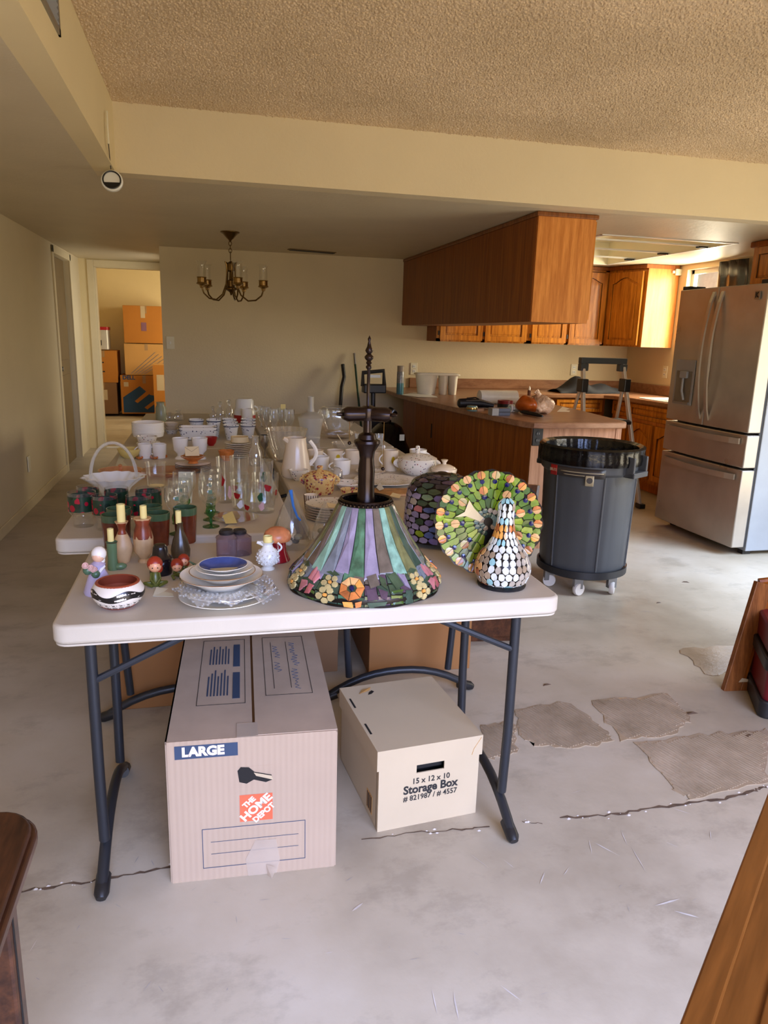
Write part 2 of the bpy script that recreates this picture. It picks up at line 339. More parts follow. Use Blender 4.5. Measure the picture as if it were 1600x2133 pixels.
# black plastic sheet hung over part of the kitchen window
mat('black_sheet', (34, 34, 36), .22, var=.15)
b = MB(); n = 14; vs = []
for i in range(n+1):
    for j in range(8):
        y = 5.62+.36*i/n; z = 1.1+1.0*j/7; vs.append((XR-.04-.006*math.sin(i*1.3+j*.5)-.008*math.sin(i*.6-j*.3), y+.02*math.sin(j), z))
b.add(vs, [(i*8+j, i*8+j+1, (i+1)*8+j+1, (i+1)*8+j) for i in range(n) for j in range(7)])
o = obj('plastic_sheet', b, 'black_sheet'); tag(o, 'black plastic sheet hanging over the right half of the kitchen window', 'sheet')
o.modifiers.new('solid', 'SOLIDIFY').thickness = .002
# kitchen light-box: recess, rails and clips
mat('lightbox_panel', (244, 240, 212), .5, var=.02)
b = MB().box((LX0, LY0, ZL+.2), (LX1, LY1, ZL+.23)).box((LX0-.01, LY0, ZL), (LX0+.006, LY1, ZL+.2)).box((LX1-.006, LY0, ZL), (LX1+.01, LY1, ZL+.2)).box((LX0, LY0-.01, ZL), (LX1, LY0+.006, ZL+.2)).box((LX0, LY1-.006, ZL), (LX1, LY1+.01, ZL+.2))
lb = struct('ceiling_recess', b, 'lightbox_panel', smooth=False)
for k in range(3):
    y = LY0+.30+.52*k
    obj('rail', MB().box((LX0, y-.012, ZL+.004), (LX1, y+.012, ZL+.016)), 'white_trim', lb, smooth=False)
    obj('rail_clip', MB().box((LX1-.10, y-.02, ZL-.008), (LX1-.02, y-.012, ZL+.004)).box((LX1-.10, y+.012, ZL-.008), (LX1-.02, y+.02, ZL+.004)).box((LX1-.10, y-.02, ZL), (LX1-.02, y+.02, ZL+.004)), 'black_metal', lb, smooth=False)
obj('edge_frame', MB().box((LX0-.02, LY0-.02, ZL-.006), (LX1+.02, LY0+.012, ZL)).box((LX0-.02, LY1-.012, ZL-.006), (LX1+.02, LY1+.02, ZL)).box((LX1-.012, LY0, ZL-.006), (LX1+.02, LY1, ZL)).box((LX0-.02, LY0, ZL-.006), (LX0+.012, LY1, ZL)), 'white_trim', lb, smooth=False)
# two fluorescent tubes tucked behind the rails
# ------------------------------------------------------------------ floor damage: thinset patches, crack, chips
def patch(poly, n=(1, 0), name='mortar_patch', groove=True):
    """raised patch of trowelled mortar: grooved relief clipped to an outline on the floor"""
    b = MB(); xs = [p[0] for p in poly]; ys = [p[1] for p in poly]
    base = [(p[0], p[1]) for p in poly]
    b.prism(base, 0, .0025)
    o = struct(name, b, 'thinset_residue', fl, smooth=False)
    if groove:
        def inside(x, y):
            c = False; j = len(poly)-1
            for i in range(len(poly)):
                if ((poly[i][1] > y) != (poly[j][1] > y)) and (x < (poly[j][0]-poly[i][0])*(y-poly[i][1])/(poly[j][1]-poly[i][1]+1e-9)+poly[i][0]): c = not c
                j = i
            return c
        g = MB(); d = Vector((n[0], n[1], 0)).normalized(); q = Vector((-d.y, d.x, 0)); c = Vector((sum(xs)/len(xs), sum(ys)/len(ys), 0)); R = max(max(xs)-min(xs), max(ys)-min(ys))
        k = -R
        while k < R:
            run = []; s = -R
            while s < R:
                p = c+q*k+d*s + q*(.0015*math.sin(s*40+k*30))
                if inside(p.x, p.y): run.append((p.x, p.y, .0022+.0012*random.random()))
                else:
                    if len(run) > 2: g.tube(run, .0028+.001*random.random(), 5)
                    run = []
                s += .02
            if len(run) > 2: g.tube(run, .003, 5)
            k += .0125
        r = obj('mortar_ridges', g, 'thinset_residue', o); r['kind'] = 'stuff'
    return o
def P2(*px): return [tuple(at(x, y, 0))[:2] for x, y in px]
def jag(poly, amp=.013, k=7):
    out = []
    for i, p in enumerate(poly):
        q = poly[(i+1) % len(poly)]
        for j in range(k):
            t = j/k; out.append((p[0]+(q[0]-p[0])*t+random.uniform(-amp, amp), p[1]+(q[1]-p[1])*t+random.uniform(-amp, amp)))
    return out
grv = Vector(at(1240, 1555, 0)-at(1110, 1470, 0)).normalized()
patch(jag(P2((1075, 1476), (1180, 1462), (1262, 1520), (1278, 1545), (1200, 1560), (1120, 1556), (1085, 1530))), (grv.x, grv.y))
patch(jag(P2((1235, 1462), (1390, 1446), (1440, 1500), (1400, 1530), (1290, 1542))), (grv.x, grv.y))
patch(jag(P2((1320, 1550), (1480, 1530), (1600, 1520), (1600, 1625), (1440, 1668), (1400, 1640))), (grv.x, grv.y))
patch(jag(P2((1412, 1353), (1530, 1345), (1560, 1390), (1480, 1410))), (grv.x, grv.y), groove=False)
patch(jag(P2((1000, 1510), (1070, 1505), (1075, 1570), (1000, 1585))), (grv.x, grv.y))
mat('crack_dirt', (92, 72, 54), .9, var=.4, scale=40)
mat('chip_white', (192, 182, 170), .8, var=.15, scale=30)
def crack(pts, wd=.006, nm='floor_crack'):
    b = MB(); L = []; Rr = []
    P = [Vector(at(x, y, 0)) for x, y in pts]; Q = []
    for a, c in zip(P, P[1:]):
        for k in range(6): Q.append(a.lerp(c, k/6)+Vector((random.uniform(-1, 1), random.uniform(-1, 1), 0))*.006)
    Q.append(P[-1]); vs = []
    for i, p in enumerate(Q):
        hw = wd*random.uniform(.25, 1); vs += [(p.x, p.y-hw, .0008), (p.x, p.y+hw, .0008)]
    b.add(vs, [(2*i, 2*i+2, 2*i+3, 2*i+1) for i in range(len(Q)-1)])
    o = obj(nm, b, 'crack_dirt', fl, smooth=False)
    g = MB()
    for p in Q:
        for k in range(2):
            if random.random() < .22:
                c = p+Vector((random.uniform(-.012, .012), random.uniform(-.014, .014), .002)); r = random.uniform(.002, .008)
                g.add([(c.x+r*math.cos(a), c.y+r*.7*math.sin(a), 0) for a in (0, 1.4, 2.6, 3.9, 5.1)]+[(c.x, c.y, r*.5)], [(i, (i+1) % 5, 5) for i in range(5)])
    tag(obj('crack_chips', g, 'chip_white', fl, smooth=False), kind='stuff')
crack([(40, 1856), (110, 1848), (180, 1838), (255, 1822), (355, 1806)])
crack([(755, 1748), (860, 1735), (960, 1728), (1020, 1722)], .004)
crack([(1085, 1712), (1130, 1716)], .003)
crack([(1165, 1703), (1260, 1700), (1340, 1688), (1440, 1672), (1520, 1662), (1575, 1645), (1595, 1638)], .007)
# scratches and gouges in the slab
g = MB()
random.seed(3)
def gouge(px, py, L, ang, wd):
    c = at(px, py, 0); d = Vector((math.cos(ang), math.sin(ang), 0)); q = Vector((-d.y, d.x, 0))
    w = wd*.45; vs = [c-d*L, c-d*L*.3-q*w*random.uniform(.4, 1), c+d*L*.4-q*w*random.uniform(.2, .8), c+d*L, c+d*L*.3+q*w*random.uniform(.4, 1), c-d*L*.5+q*w*random.uniform(.2, .9)]; g.add([(p.x, p.y, .0012) for p in vs], [(0, 1, 2, 3, 4, 5)])
for px, py, L, a, wd in [(1000, 1795, .035, -1.1, .003), (1265, 1770, .04, -1.0, .006), (1300, 1745, .03, 1.3, .004), (1230, 1765, .03, 1.2, .004), (745, 1890, .02, .6, .008), (905, 2085, .03, 1.45, .004), (950, 2095, .035, 1.4, .006), (1065, 2070, .03, -1.0, .004), (1130, 1830, .025, .9, .005), (1180, 1815, .02, .7, .004), (1420, 1690, .03, -.8, .004), (1400, 1760, .02, -.9, .004), (1480, 1740, .02, 1, .003), (1390, 1880, .04, .1, .007), (1430, 1905, .03, -.6, .006), (70, 1970, .02, 1.3, .002), (1500, 1955, .03, .2, .005), (685, 1985, .01, 0, .005), (1200, 1650, .02, .2, .003), (1330, 1790, .05, 1.4, .004), (1060, 1800, .02, 2, .003)]:
    gouge(px, py, L, a, wd)
tag(obj('floor_gouges', g, 'chip_white', fl, smooth=False), kind='stuff')
mat('scuff_grey', (150, 146, 144), .8, var=.2, scale=30)
g = MB()
for k in range(26):
    gouge(random.uniform(60, 1500), random.uniform(1790, 2125), random.uniform(.004, .016), random.uniform(-1.6, 1.6), random.uniform(.0008, .0022))
for k in range(14): gouge(random.uniform(1150, 1560), random.uniform(1130, 1330), random.uniform(.02, .05), random.uniform(-.6, .6), random.uniform(.002, .004))
tag(obj('floor_scuffs', g, 'scuff_grey', fl, smooth=False), kind='stuff')
mat('splinter', (78, 56, 36), .7)
for k, (px, py, s, lb_) in enumerate([(1440, 1487, 1.0, 'dark wood splinter lying on the grooved mortar patch'), (1139, 1427, .7, 'thin dark chip on the floor right of the front table'), (1428, 1213, .8, 'small dark chip on the bright kitchen floor'), (1372, 1256, .6, 'small brown chip on the floor below the trash can'), (1560, 1535, 1.0, 'brown splinter at the right edge of the floor')]):
    p = at(px, py, 0); a = random.uniform(-.5, .5)
    tag(obj('wood_chip', MB().add([(-.03*s, 0, 0), (.03*s, -.006, 0), (.02*s, .008, 0), (-.01*s, .01*s, .004), (.01*s, 0, .008*s)], [(0, 1, 4), (1, 2, 4), (2, 3, 4), (3, 0, 4), (3, 2, 1, 0)]), 'splinter', None, p, a, smooth=False), lb_, 'wood chip', 'debris on the floor')
# ------------------------------------------------------------------ kitchen: cabinets
def cathedral(w, h, m, arch=.05, n=10):
    """raised-panel outline with arched top inside a w x h door, margin m"""
    pts = [(m, m), (w-m, m), (w-m, h-m-arch)]
    for i in range(1, n):
        t = i/n; x = w-m-(w-2*m)*t
        pts.append((x, h-m-arch+arch*math.sin(math.pi*t)**1.6))
    pts.append((m, h-m-arch)); return pts
def door(parent, w, h, M, arch=.05, name='door', mt='oak', handle=False):
    """door in local x (width), z (height), facing -y"""
    R = M @ Matrix.Rotation(math.pi/2, 4, 'X')   # prism (x,y)->(x,z), depth -> -y
    d = obj(name, MB().prism([(0, 0), (w, 0), (w, h), (0, h)], 0, .012, R), mt, parent, smooth=False, bevel=.003)
    m = min(.05, w*.16, h*.25)
    # frame ring: stiles, rails
    o = cathedral(w, h, m, arch if h > .3 else 0)
    D2 = .024
    fr = MB().prism([(0, 0), (m, 0), (m, h), (0, h)], .012, D2, R).prism([(w-m, 0), (w, 0), (w, h), (w-m, h)], .012, D2, R).prism([(m, 0), (w-m, 0), (w-m, m), (m, m)], .012, D2, R)
    top = o[2:]
    for a, c in zip(top, top[1:]): fr.prism([c, a, (a[0], h), (c[0], h)], .012, D2, R)
    obj('door_frame', fr, mt, d, smooth=False)
    g = .016
    cx = sum(p[0] for p in o)/len(o); cy = sum(p[1] for p in o)/len(o)
    inn = [(p[0]+(g if p[0] < cx else -g), p[1]+(g if p[1] < cy else -g)) for p in o]
    obj('raised_panel', MB().prism(inn, .012, .017, R), mt, d, smooth=False, bevel=.003)
    cl = [R @ Vector((x, y, .013)) for x, y in o]
    obj('groove', MB().tube(cl, .0045, 5, closed=True), 'groove_stain_shade', d)  # dark tube: stain line that also paints in the gap shadow round the panel
    return d
def facing_left(x, y, z): return Matrix.Translation((x, y, z)) @ Matrix.Rotation(-math.pi/2, 4, 'Z')
# hanging cabinet over the peninsula
t = thing('hanging_cabinet', 'long oak cabinet hanging from the low ceiling above the peninsula counter', 'cabinet', (1.935, 4.30, 1.485))
hl = YW-4.30
obj('side_panel', MB().box((0, .012, 0), (.012, hl, ZL-1.485)), 'oak_dark', t, smooth=False)
for k in range(4):
    y0 = .012+(hl-.012)*k/4; obj('veneer_panel', MB().box((-.004, y0+.0015, .004), (0, y0+(hl-.012)/4-.0015, ZL-1.485-.03)), 'oak_dark', t, smooth=False)
obj('end_panel', MB().box((0, 0, 0), (.375, .012, ZL-1.485)), 'oak_light', t, smooth=False)
obj('cabinet_body', MB().box((.013, .013, .0), (.37, hl, ZL-1.487)), 'oak_dark', t, smooth=False)
obj('crown_trim', MB().box((-.012, -.012, ZL-1.485-.028), (.39, hl, ZL-1.485-.002)), 'oak_panel', t, smooth=False, bevel=.006)
for k in range(5):
    door(t, .58, .58, Matrix.Translation((.385, .05+.62*k, .025)) @ Matrix.Rotation(math.pi/2, 4, 'Z'))
# upper wall cabinets on the back wall
ub, FY = 1.34, 7.10
def uppers(x0, x1, n, name, label, side=False):
    t = thing(name, label, 'cabinet', (x0, FY, ub), 0, 'oak upper wall cabinets'); w = x1-x0; h = ZL-ub-.004
    obj('cabinet_body', MB().box((0, .004, 0), (w, YW-FY, h)), 'oak_dark', t, smooth=False)
    obj('face_frame', MB().box((0, -.016, 0), (w, .004, .03)).box((0, -.016, h-.05), (w, .004, h)).box((0, -.016, 0), (.04, .004, h)).box((w-.04, -.016, 0), (w, .004, h)).box((w/2-.02, -.016, 0), (w/2+.02, .004, h)) if n > 1 else MB().box((0, -.016, 0), (w, .004, h)), 'oak', t, smooth=False)
    dw = (w-.03*(n+1))/n
    for k in range(n):
        dd = door(t, dw, h-.075, Matrix.Translation((.03+(dw+.03)*k, -.018, .015)))
        obj('hinge', MB().box((.012+(dw+.03)*k, -.034, .06), (.024+(dw+.03)*k, -.018, .10)), 'black_metal', dd, smooth=False)
    obj('crown_trim', MB().box((-.004, -.035, h-.035), (w, .004, h)), 'oak_dark', t, smooth=False, bevel=.006)
    return t
uppers(2.20, 3.165, 2, 'wall_cabinet', 'oak wall cabinet with two doors at the left end above the kitchen counter')
uppers(3.167, 4.01, 2, 'wall_cabinet', 'oak wall cabinet with two doors left of the diagonal corner cabinet')
# diagonal corner cabinet with end panel facing the room
t = thing('corner_wall_cabinet', 'diagonal oak corner wall cabinet with arched door', 'cabinet', (4.012, FY, ub)); h = ZL-ub-.004
x1, y1 = 4.16-4.012, 6.62-FY
obj('cabinet_body', MB().prism([(.002, 0), (x1, y1+.012), (XR-4.012-.004, y1+.012), (XR-4.012-.004, YW-FY-.004), (.002, YW-FY-.004)], 0, h), 'oak', t, smooth=False)
obj('end_panel', MB().box((x1, y1, 0), (XR-4.012-.004, y1+.012, h)), 'oak_light', t, smooth=False)
an = math.atan2(y1, x1); L = math.hypot(x1, y1)
door(t, L-.08, h-.075, Matrix.Rotation(an, 4, 'Z') @ Matrix.Translation((.04, -.006, .015)), arch=.06)
obj('crown_trim', MB().prism([(-.02, -.02), (x1-.03, y1-.014), (x1+.32, y1-.014), (x1+.32, y1+.01), (x1, y1+.01), (0, .02)], h-.035, h), 'oak_dark', t, smooth=False)
p = aty(1414, 567, 6.6)
t = thing('door_sensor', 'small white sensor box stuck on the end of the corner cabinet', 'sensor', (p.x, 6.62, p.z))
obj('sensor_body', MB().box((-.035, -.03, -.03), (.035, 0, .03)), 'plate_ivory', t, smooth=False, bevel=.006); obj('sensor_stem', MB().box((-.06, -.018, -.012), (-.034, 0, .012)), 'plate_ivory', t, smooth=False)
# cabinet over the fridge
p = aty(1570, 515, 4.9)
t = thing('fridge_top_cabinet', 'oak wall cabinet with dark arched groove above the refrigerator', 'cabinet', (p.x, 4.05, 1.80)); h = ZL-1.80-.004
obj('cabinet_body', MB().box((.02, 0, 0), (XR-p.x-.004, .85, h)), 'oak', t, smooth=False)
door(t, .40, h-.05, facing_left(-.002+.02, .83, .01), arch=.05); door(t, .40, h-.05, facing_left(-.002+.02, .42, .01), arch=.05)
obj('crown_trim', MB().box((-.02, -.012, h-.04), (.06, .862, h)), 'oak_dark', t, smooth=False, bevel=.006)
# counters
CZ = .865
def countertop(poly, name, label):
    o = obj(name, MB().prism(poly, CZ-.04, CZ), 'laminate', None, smooth=True, ang=30, bevel=.006); return tag(o, label, 'countertop')
left = [(1.70, YW-.002), (1.70, 6.60), (1.735, 5.95), (1.80, 5.45), (1.87, 5.0), (1.915, 4.72), (1.955, 4.50), (1.985, 4.40), (2.03, 4.348), (2.10, 4.33)]
pen = left+[(2.62, 4.335), (2.69, 4.35), (2.715, 4.40), (2.78, 5.2), (2.80, 6.74), (3.60, 6.74), (3.86, 6.70), (3.93, 6.62), (3.965, 6.0), (3.97, 5.0), (XR-.004, 5.0), (XR-.004, YW-.002)]
ct = countertop(pen[::-1] if False else pen, 'countertop', 'worn brown laminate countertop wrapping from the peninsula around the kitchen walls')
tag(obj('backsplash', MB().box((2.03, YW-.022, CZ), (XR-.024, YW-.002, CZ+.10)), 'laminate', None, smooth=False, bevel=.004), 'brown laminate backsplash strip along the back kitchen wall', 'backsplash')
tag(obj('backsplash', MB().box((XR-.022, 5.0, CZ), (XR-.004, YW-.022, CZ+.10)), 'laminate', None, smooth=False, bevel=.004), 'brown laminate backsplash strip along the right kitchen wall', 'backsplash')
# peninsula base
t = thing('peninsula_cabinet', 'dark oak peninsula base with pale end panel and black outlet', 'cabinet', (0, 0, 0)); zt = CZ-.0405
side = [(1.80, 6.30), (1.86, 5.6), (1.94, 5.0), (2.02, 4.55), (2.055, 4.43)]
body = [(2.70, 6.75), (1.80, 6.75)]+side+[(2.69, 4.43)]
obj('cabinet_body', MB().prism(body, 0, zt), 'oak_dark', t, smooth=False)
for a, c in zip(side, side[1:]):
    d = Vector((c[0]-a[0], c[1]-a[1], 0)); nrm = Vector((d.y, -d.x, 0)).normalized()
    if nrm.x > 0: nrm = -nrm
    q = [(a[0], a[1]), (a[0]+nrm.x*.006, a[1]+nrm.y*.006), (c[0]+nrm.x*.006, c[1]+nrm.y*.006), (c[0], c[1])]
    obj('side_panel', MB().prism(q, 0, zt), 'oak_dark', t, smooth=False)
obj('end_panel', MB().box((2.05, 4.415, 0), (2.67, 4.43, zt)), 'oak_dusty', t, smooth=False); obj('corner_post', MB().box((2.655, 4.41, 0), (2.695, 4.45, zt)), 'oak_dusty', t, smooth=False)
p = aty(1120, 910, 4.41)
ou = obj('power_outlet', MB().box((p.x-.036, 4.405, p.z-.058), (p.x+.036, 4.415, p.z+.058)), 'black_plastic', t, smooth=False, bevel=.003)
for dz in (-.022, .022):
    obj('socket', MB().lathe([(.016, 0), (.016, .003), (0, .003)], 14, Matrix.Translation((p.x, 4.405, p.z+dz)) @ Matrix.Rotation(math.pi/2, 4, 'X')), 'black_metal', ou)
    obj('slot', MB().box((p.x-.008, 4.401, p.z+dz-.006), (p.x-.005, 4.403, p.z+dz+.006)).box((p.x+.005, 4.401, p.z+dz-.006), (p.x+.008, 4.403, p.z+dz+.006)), 'metal_grey', ou, smooth=False)
obj('pipe_slot', MB().box((0, 0, 0), (.004, .05, .12)), 'dark_void', t, (1.832-.006, 5.9, .55), smooth=False)
# base cabinets along the back and right walls
t = thing('base_cabinet', 'oak base cabinet under the back counter', 'cabinet', (2.80, 6.78, 0))
obj('cabinet_body', MB().box((0, 0, .10), (1.12, .62, zt)).box((0, .07, 0), (1.12, .62, .10)), 'oak_dark', t, smooth=False)
for k in range(2): door(t, .5, .52, Matrix.Translation((.04+.54*k, -.002, .14)), .05); door(t, .5, .12, Matrix.Translation((.04+.54*k, -.002, .69)), 0, 'drawer')
t = thing('sink_base_cabinet', 'oak sink base cabinet with false drawer front and arched doors beside the fridge', 'cabinet', (4.0, 5.02, 0))
obj('cabinet_body', MB().box((0, 0, .10), (XR-4.0-.01, 1.72, zt)).box((.07, 0, 0), (XR-4.0-.01, 1.72, .10)), 'oak', t, smooth=False)
for y, w in ((1.70, .30), (1.38, .42), (.94, .44), (.48, .44)):
    door(t, w-.02, .50, facing_left(-.001, y, .14), .06)
for y, w in ((1.70, .30), (1.38, .86), (.48, .44)): door(t, w-.02, .13, facing_left(-.001, y, .68), 0, 'drawer')
obj('mid_rail', MB().box((-.004, 0, .645), (0, 1.72, .672)), 'oak_light', t, smooth=False)
# sink
s = thing('kitchen_sink', 'white enamel sink set into the right kitchen counter', 'sink', (4.22, 5.98, CZ))
obj('sink_rim', MB().prism(rrect(-.22, -.36, .22, .36, .05), 0, .008), 'white_trim', s, bevel=.003); obj('basin', MB().prism(rrect(-.18, -.32, .18, -.01, .04), .0082, .0095).prism(rrect(-.18, .01, .18, .32, .04), .0082, .0095), mat('basin_grey', (205, 205, 200), .3), s)
# outlets and switch plates
def outlet(px, py, label, x=None, y=None, kind='outlet'):
    if y: p = aty(px, py, y); M = Matrix.Translation((p.x, y, p.z))
    else: p = atx(px, py, x); M = Matrix.Translation((x, p.y, p.z)) @ Matrix.Rotation(-math.pi/2, 4, 'Z')
    t = obj('wall_plate', MB().box((-.037, -.008, -.06), (.037, 0, .06), M), 'plate_ivory', None, smooth=False, bevel=.003); tag(t, label, 'outlet' if kind == 'outlet' else 'switch')
    if kind == 'outlet':
        for dz in (-.024, .024): obj('socket', MB().box((-.016, -.011, dz-.014), (.016, -.008, dz+.014), M), 'white_trim', t, smooth=False, bevel=.003)
        obj('slot', MB().box((-.008, -.0125, .02), (-.005, -.011, .03), M).box((.005, -.0125, .02), (.008, -.011, .03), M).box((-.008, -.0125, -.03), (-.005, -.011, -.02), M).box((.005, -.0125, -.03), (.008, -.011, -.02), M), 'dark_void', t, smooth=False)
    else: obj('toggle', MB().box((-.005, -.02, -.012), (.005, -.008, .012), M), 'white_trim', t, smooth=False)
outlet(862, 768, 'ivory outlet on the back wall above the white tub', y=YW-.001)
outlet(1195, 770, 'ivory outlet on the back wall left of the ladder', y=YW-.001)
outlet(1386, 775, 'ivory outlet on the right kitchen wall beside the fridge', x=XR-.001)
outlet(355, 714, 'ivory light switch on the dining wall near the hallway', y=YW-.001, kind='switch')
outlet(62, 966, 'ivory outlet low on the left wall', x=XL+.012)
# ------------------------------------------------------------------ refrigerator
def steel():
    mt, t, b, o = nt('stainless'); v = coords(t, (1, 60, 1))
    b.inputs['Metallic'].default_value = .6
    n = noise(t, v, 3, 4); n2 = noise(t, coords(t), 2.5, 4)
    t.links.new(ramp(t, n2, [(.3, lin((164, 156, 146))), (.7, lin((190, 182, 170)))]), b.inputs['Base Color'])
    t.links.new(ramp(t, n2, [(.3, (.26,)*3), (.7, (.42,)*3)]), b.inputs['Roughness']); b.inputs['Anisotropic'].default_value = .4
steel()
mat('fridge_side', (150, 155, 162), .45, metal=.3, var=.05)
mat('fridge_gasket', (30, 30, 32), .6)
FX, FY0, FY1 = 3.37, 4.05, 4.94
t = thing('refrigerator', 'stainless french door refrigerator with water dispenser and two bottom drawers', 'refrigerator', (FX, FY0, 0))
W = FY1-FY0; DZ = .83   # doors bottom
obj('cabinet_body', MB().box((.13, .005, .03), (.86, W-.005, 1.735)), 'fridge_side', t, smooth=False, bevel=.006)
obj('gasket', MB().box((.108, .012, .06), (.13, W-.012, 1.74)), 'fridge_gasket', t, smooth=False)
def slab(name, y0, y1, z0, z1, bow=.018):
    """door slab with a softly bowed front, facing -x"""
    n = 8; poly = [(.108, y1), (.108, y0)]
    pts = [(.012-.012*math.sin(math.pi*(y0+(y1-y0)*i/n)/W)*bow/.018, y0+(y1-y0)*i/n) for i in range(n+1)]
    return obj(name, MB().prism(poly+pts, z0, z1), 'stainless', t, smooth=True, ang=30, bevel=.006)
ld = slab('door', W/2+.003, W, DZ, 1.76); rd = slab('door', 0, W/2-.003, DZ, 1.76)
d1 = slab('drawer', 0, W, .60, .815); d2 = slab('drawer', 0, W, .06, .585)
def handle(parent, pts, wd, name='handle'):
    b = MB(); P = [Vector(p) for p in pts]
    for a, c in zip(P, P[1:]): b.add([a-wd, a+wd, c+wd, c-wd]+[q+Vector((.012, 0, 0)) for q in (a-wd, a+wd, c+wd, c-wd)], [(0, 1, 2, 3), (7, 6, 5, 4), (0, 4, 5, 1), (1, 5, 6, 2), (2, 6, 7, 3), (3, 7, 4, 0)])
    return obj(name, b, 'stainless', parent, smooth=True, ang=50)
for par, y in ((ld, W/2+.045), (rd, W/2-.045)):
    pts = [(-.005-.055*math.sin(math.pi*k/12)**.7, y, .87+.86*k/12) for k in range(13)]; handle(par, pts, Vector((0, .014, 0)))
for par, z in ((d1, .772), (d2, .535)):
    pts = [(-.008-.05*math.sin(math.pi*k/12)**.6, .05+(W-.1)*k/12, z) for k in range(13)]; handle(par, pts, Vector((0, 0, .019)))
mat('dispenser_dark', (120, 112, 102), .3, metal=.5)
y0, y1 = W-.30, W-.08
dp = obj('dispenser', MB().box((-.008, y0, .95), (-.002, y1, 1.27)), 'fridge_side', ld, smooth=False, bevel=.003)
obj('dispenser_recess', MB().box((-.010, y0+.02, .97), (-.0075, y1-.02, 1.19)), 'dispenser_dark', dp, smooth=False)
obj('dispenser_spout', MB().box((-.028, (y0+y1)/2-.05, 1.14), (-.008, (y0+y1)/2+.03, 1.19)), 'fridge_side', dp, smooth=False, bevel=.004)
obj('dispenser_lever', MB().tube([(-.014, (y0+y1)/2, 1.15), (-.024, (y0+y1)/2-.012, 1.05), (-.014, (y0+y1)/2-.03, .985)], .009, 8), 'fridge_side', dp)
obj('drip_tray', MB().box((-.02, y0+.02, .955), (-.008, y1-.02, .972)), 'metal_grey', dp, smooth=False)
bg = obj('badge', MB().box((-.004, .05, 1.665), (.004, .095, 1.715)), 'metal_grey', rd, smooth=False)
text('badge_letter', 'K', .045, 'fridge_gasket', rd, Matrix.Translation((-.0055, .0725, 1.69)) @ Matrix.Rotation(-math.pi/2, 4, 'Z') @ Matrix.Rotation(math.pi/2, 4, 'X'), bold=.002)
obj('hinge_cover', MB().box((.02, .01, 1.76), (.16, .08, 1.785)), 'fridge_gasket', t, smooth=False, bevel=.004); obj('hinge_cover', MB().box((.02, W-.08, 1.76), (.16, W-.01, 1.785)), 'fridge_gasket', t, smooth=False, bevel=.004)
for y in (.04, W-.08):
    for x in (.14, .7): obj('foot', MB().box((x, y, 0), (x+.06, y+.05, .06)), 'fridge_gasket', t, smooth=False)
# ------------------------------------------------------------------ step ladder
mat('ladder_alu', (214, 212, 206), .35, metal=.45, var=.06)
mat('ladder_grey', (64, 72, 78), .5)
t = thing('step_ladder', 'folding aluminium step ladder with grey top bar standing behind the peninsula', 'ladder', (0, 0, 0))
fR = Vector(at(1333, 1058, 0)); fL = Vector(at(1214, 1058, 0)); tR = aty(1297, 752, 5.72); tL = aty(1215, 752, 5.72)
bR = fR+Vector((-.06, .55, 0)); bL = fL+Vector((-.05, .55, 0))
def rail(a, b, w=.012, d=.022, name='rail', mt='ladder_alu'):
    a = Vector(a); b = Vector(b); x = Vector((w, 0, 0)); y = Vector((0, d, 0))
    return obj(name, MB().add([a-x-y, a+x-y, a+x+y, a-x+y, b-x-y, b+x-y, b+x+y, b-x+y], [(3, 2, 1, 0), (4, 5, 6, 7), (0, 1, 5, 4), (1, 2, 6, 5), (2, 3, 7, 6), (3, 0, 4, 7)]), mt, t, smooth=False, bevel=.003)
rail(fR, tR); rail(fL, tL)
kR = fR.lerp(tR, .84); kL = fL.lerp(tL, .84)
rail(bR, kR+Vector((0, .03, 0)), .009, .016, 'rear_leg'); rail(bL, kL+Vector((0, .03, 0)), .009, .016, 'rear_leg')
obj('top_bar', MB().box((tL.x-.03, tL.y-.03, tL.z-.02), (tR.x+.03, tL.y+.03, tL.z+.03)).box((tL.x-.03, tL.y-.032, tL.z-.08), (tL.x+.04, tL.y+.03, tL.z-.02)).box((tR.x-.035, tL.y-.032, tL.z-.08), (tR.x+.035, tL.y+.03, tL.z-.02)), 'ladder_grey', t, smooth=False, bevel=.006)
for k in (kR, kL): obj('hinge', MB().box((k.x-.03, k.y-.04, k.z-.06), (k.x+.03, k.y+.06, k.z+.05)), 'black_plastic', t, smooth=False, bevel=.008)
for q in (.30, .60):
    a = fL.lerp(tL, q); c = fR.lerp(tR, q)
    s = obj('step', MB().box((a.x, a.y-.06, a.z-.03), (c.x, a.y+.14, a.z)), 'black_plastic', t, smooth=False, bevel=.006)
    obj('tread', MB().box((a.x+.01, a.y-.05, a.z), (c.x-.01, a.y+.13, a.z+.006)), 'ladder_grey', s, smooth=False)
for p in (fR, fL, bR, bL): obj('rubber_foot', MB().box((p.x-.026, p.y-.04, 0), (p.x+.026, p.y+.04, .04)), 'black_plastic', t, smooth=False, bevel=.004)
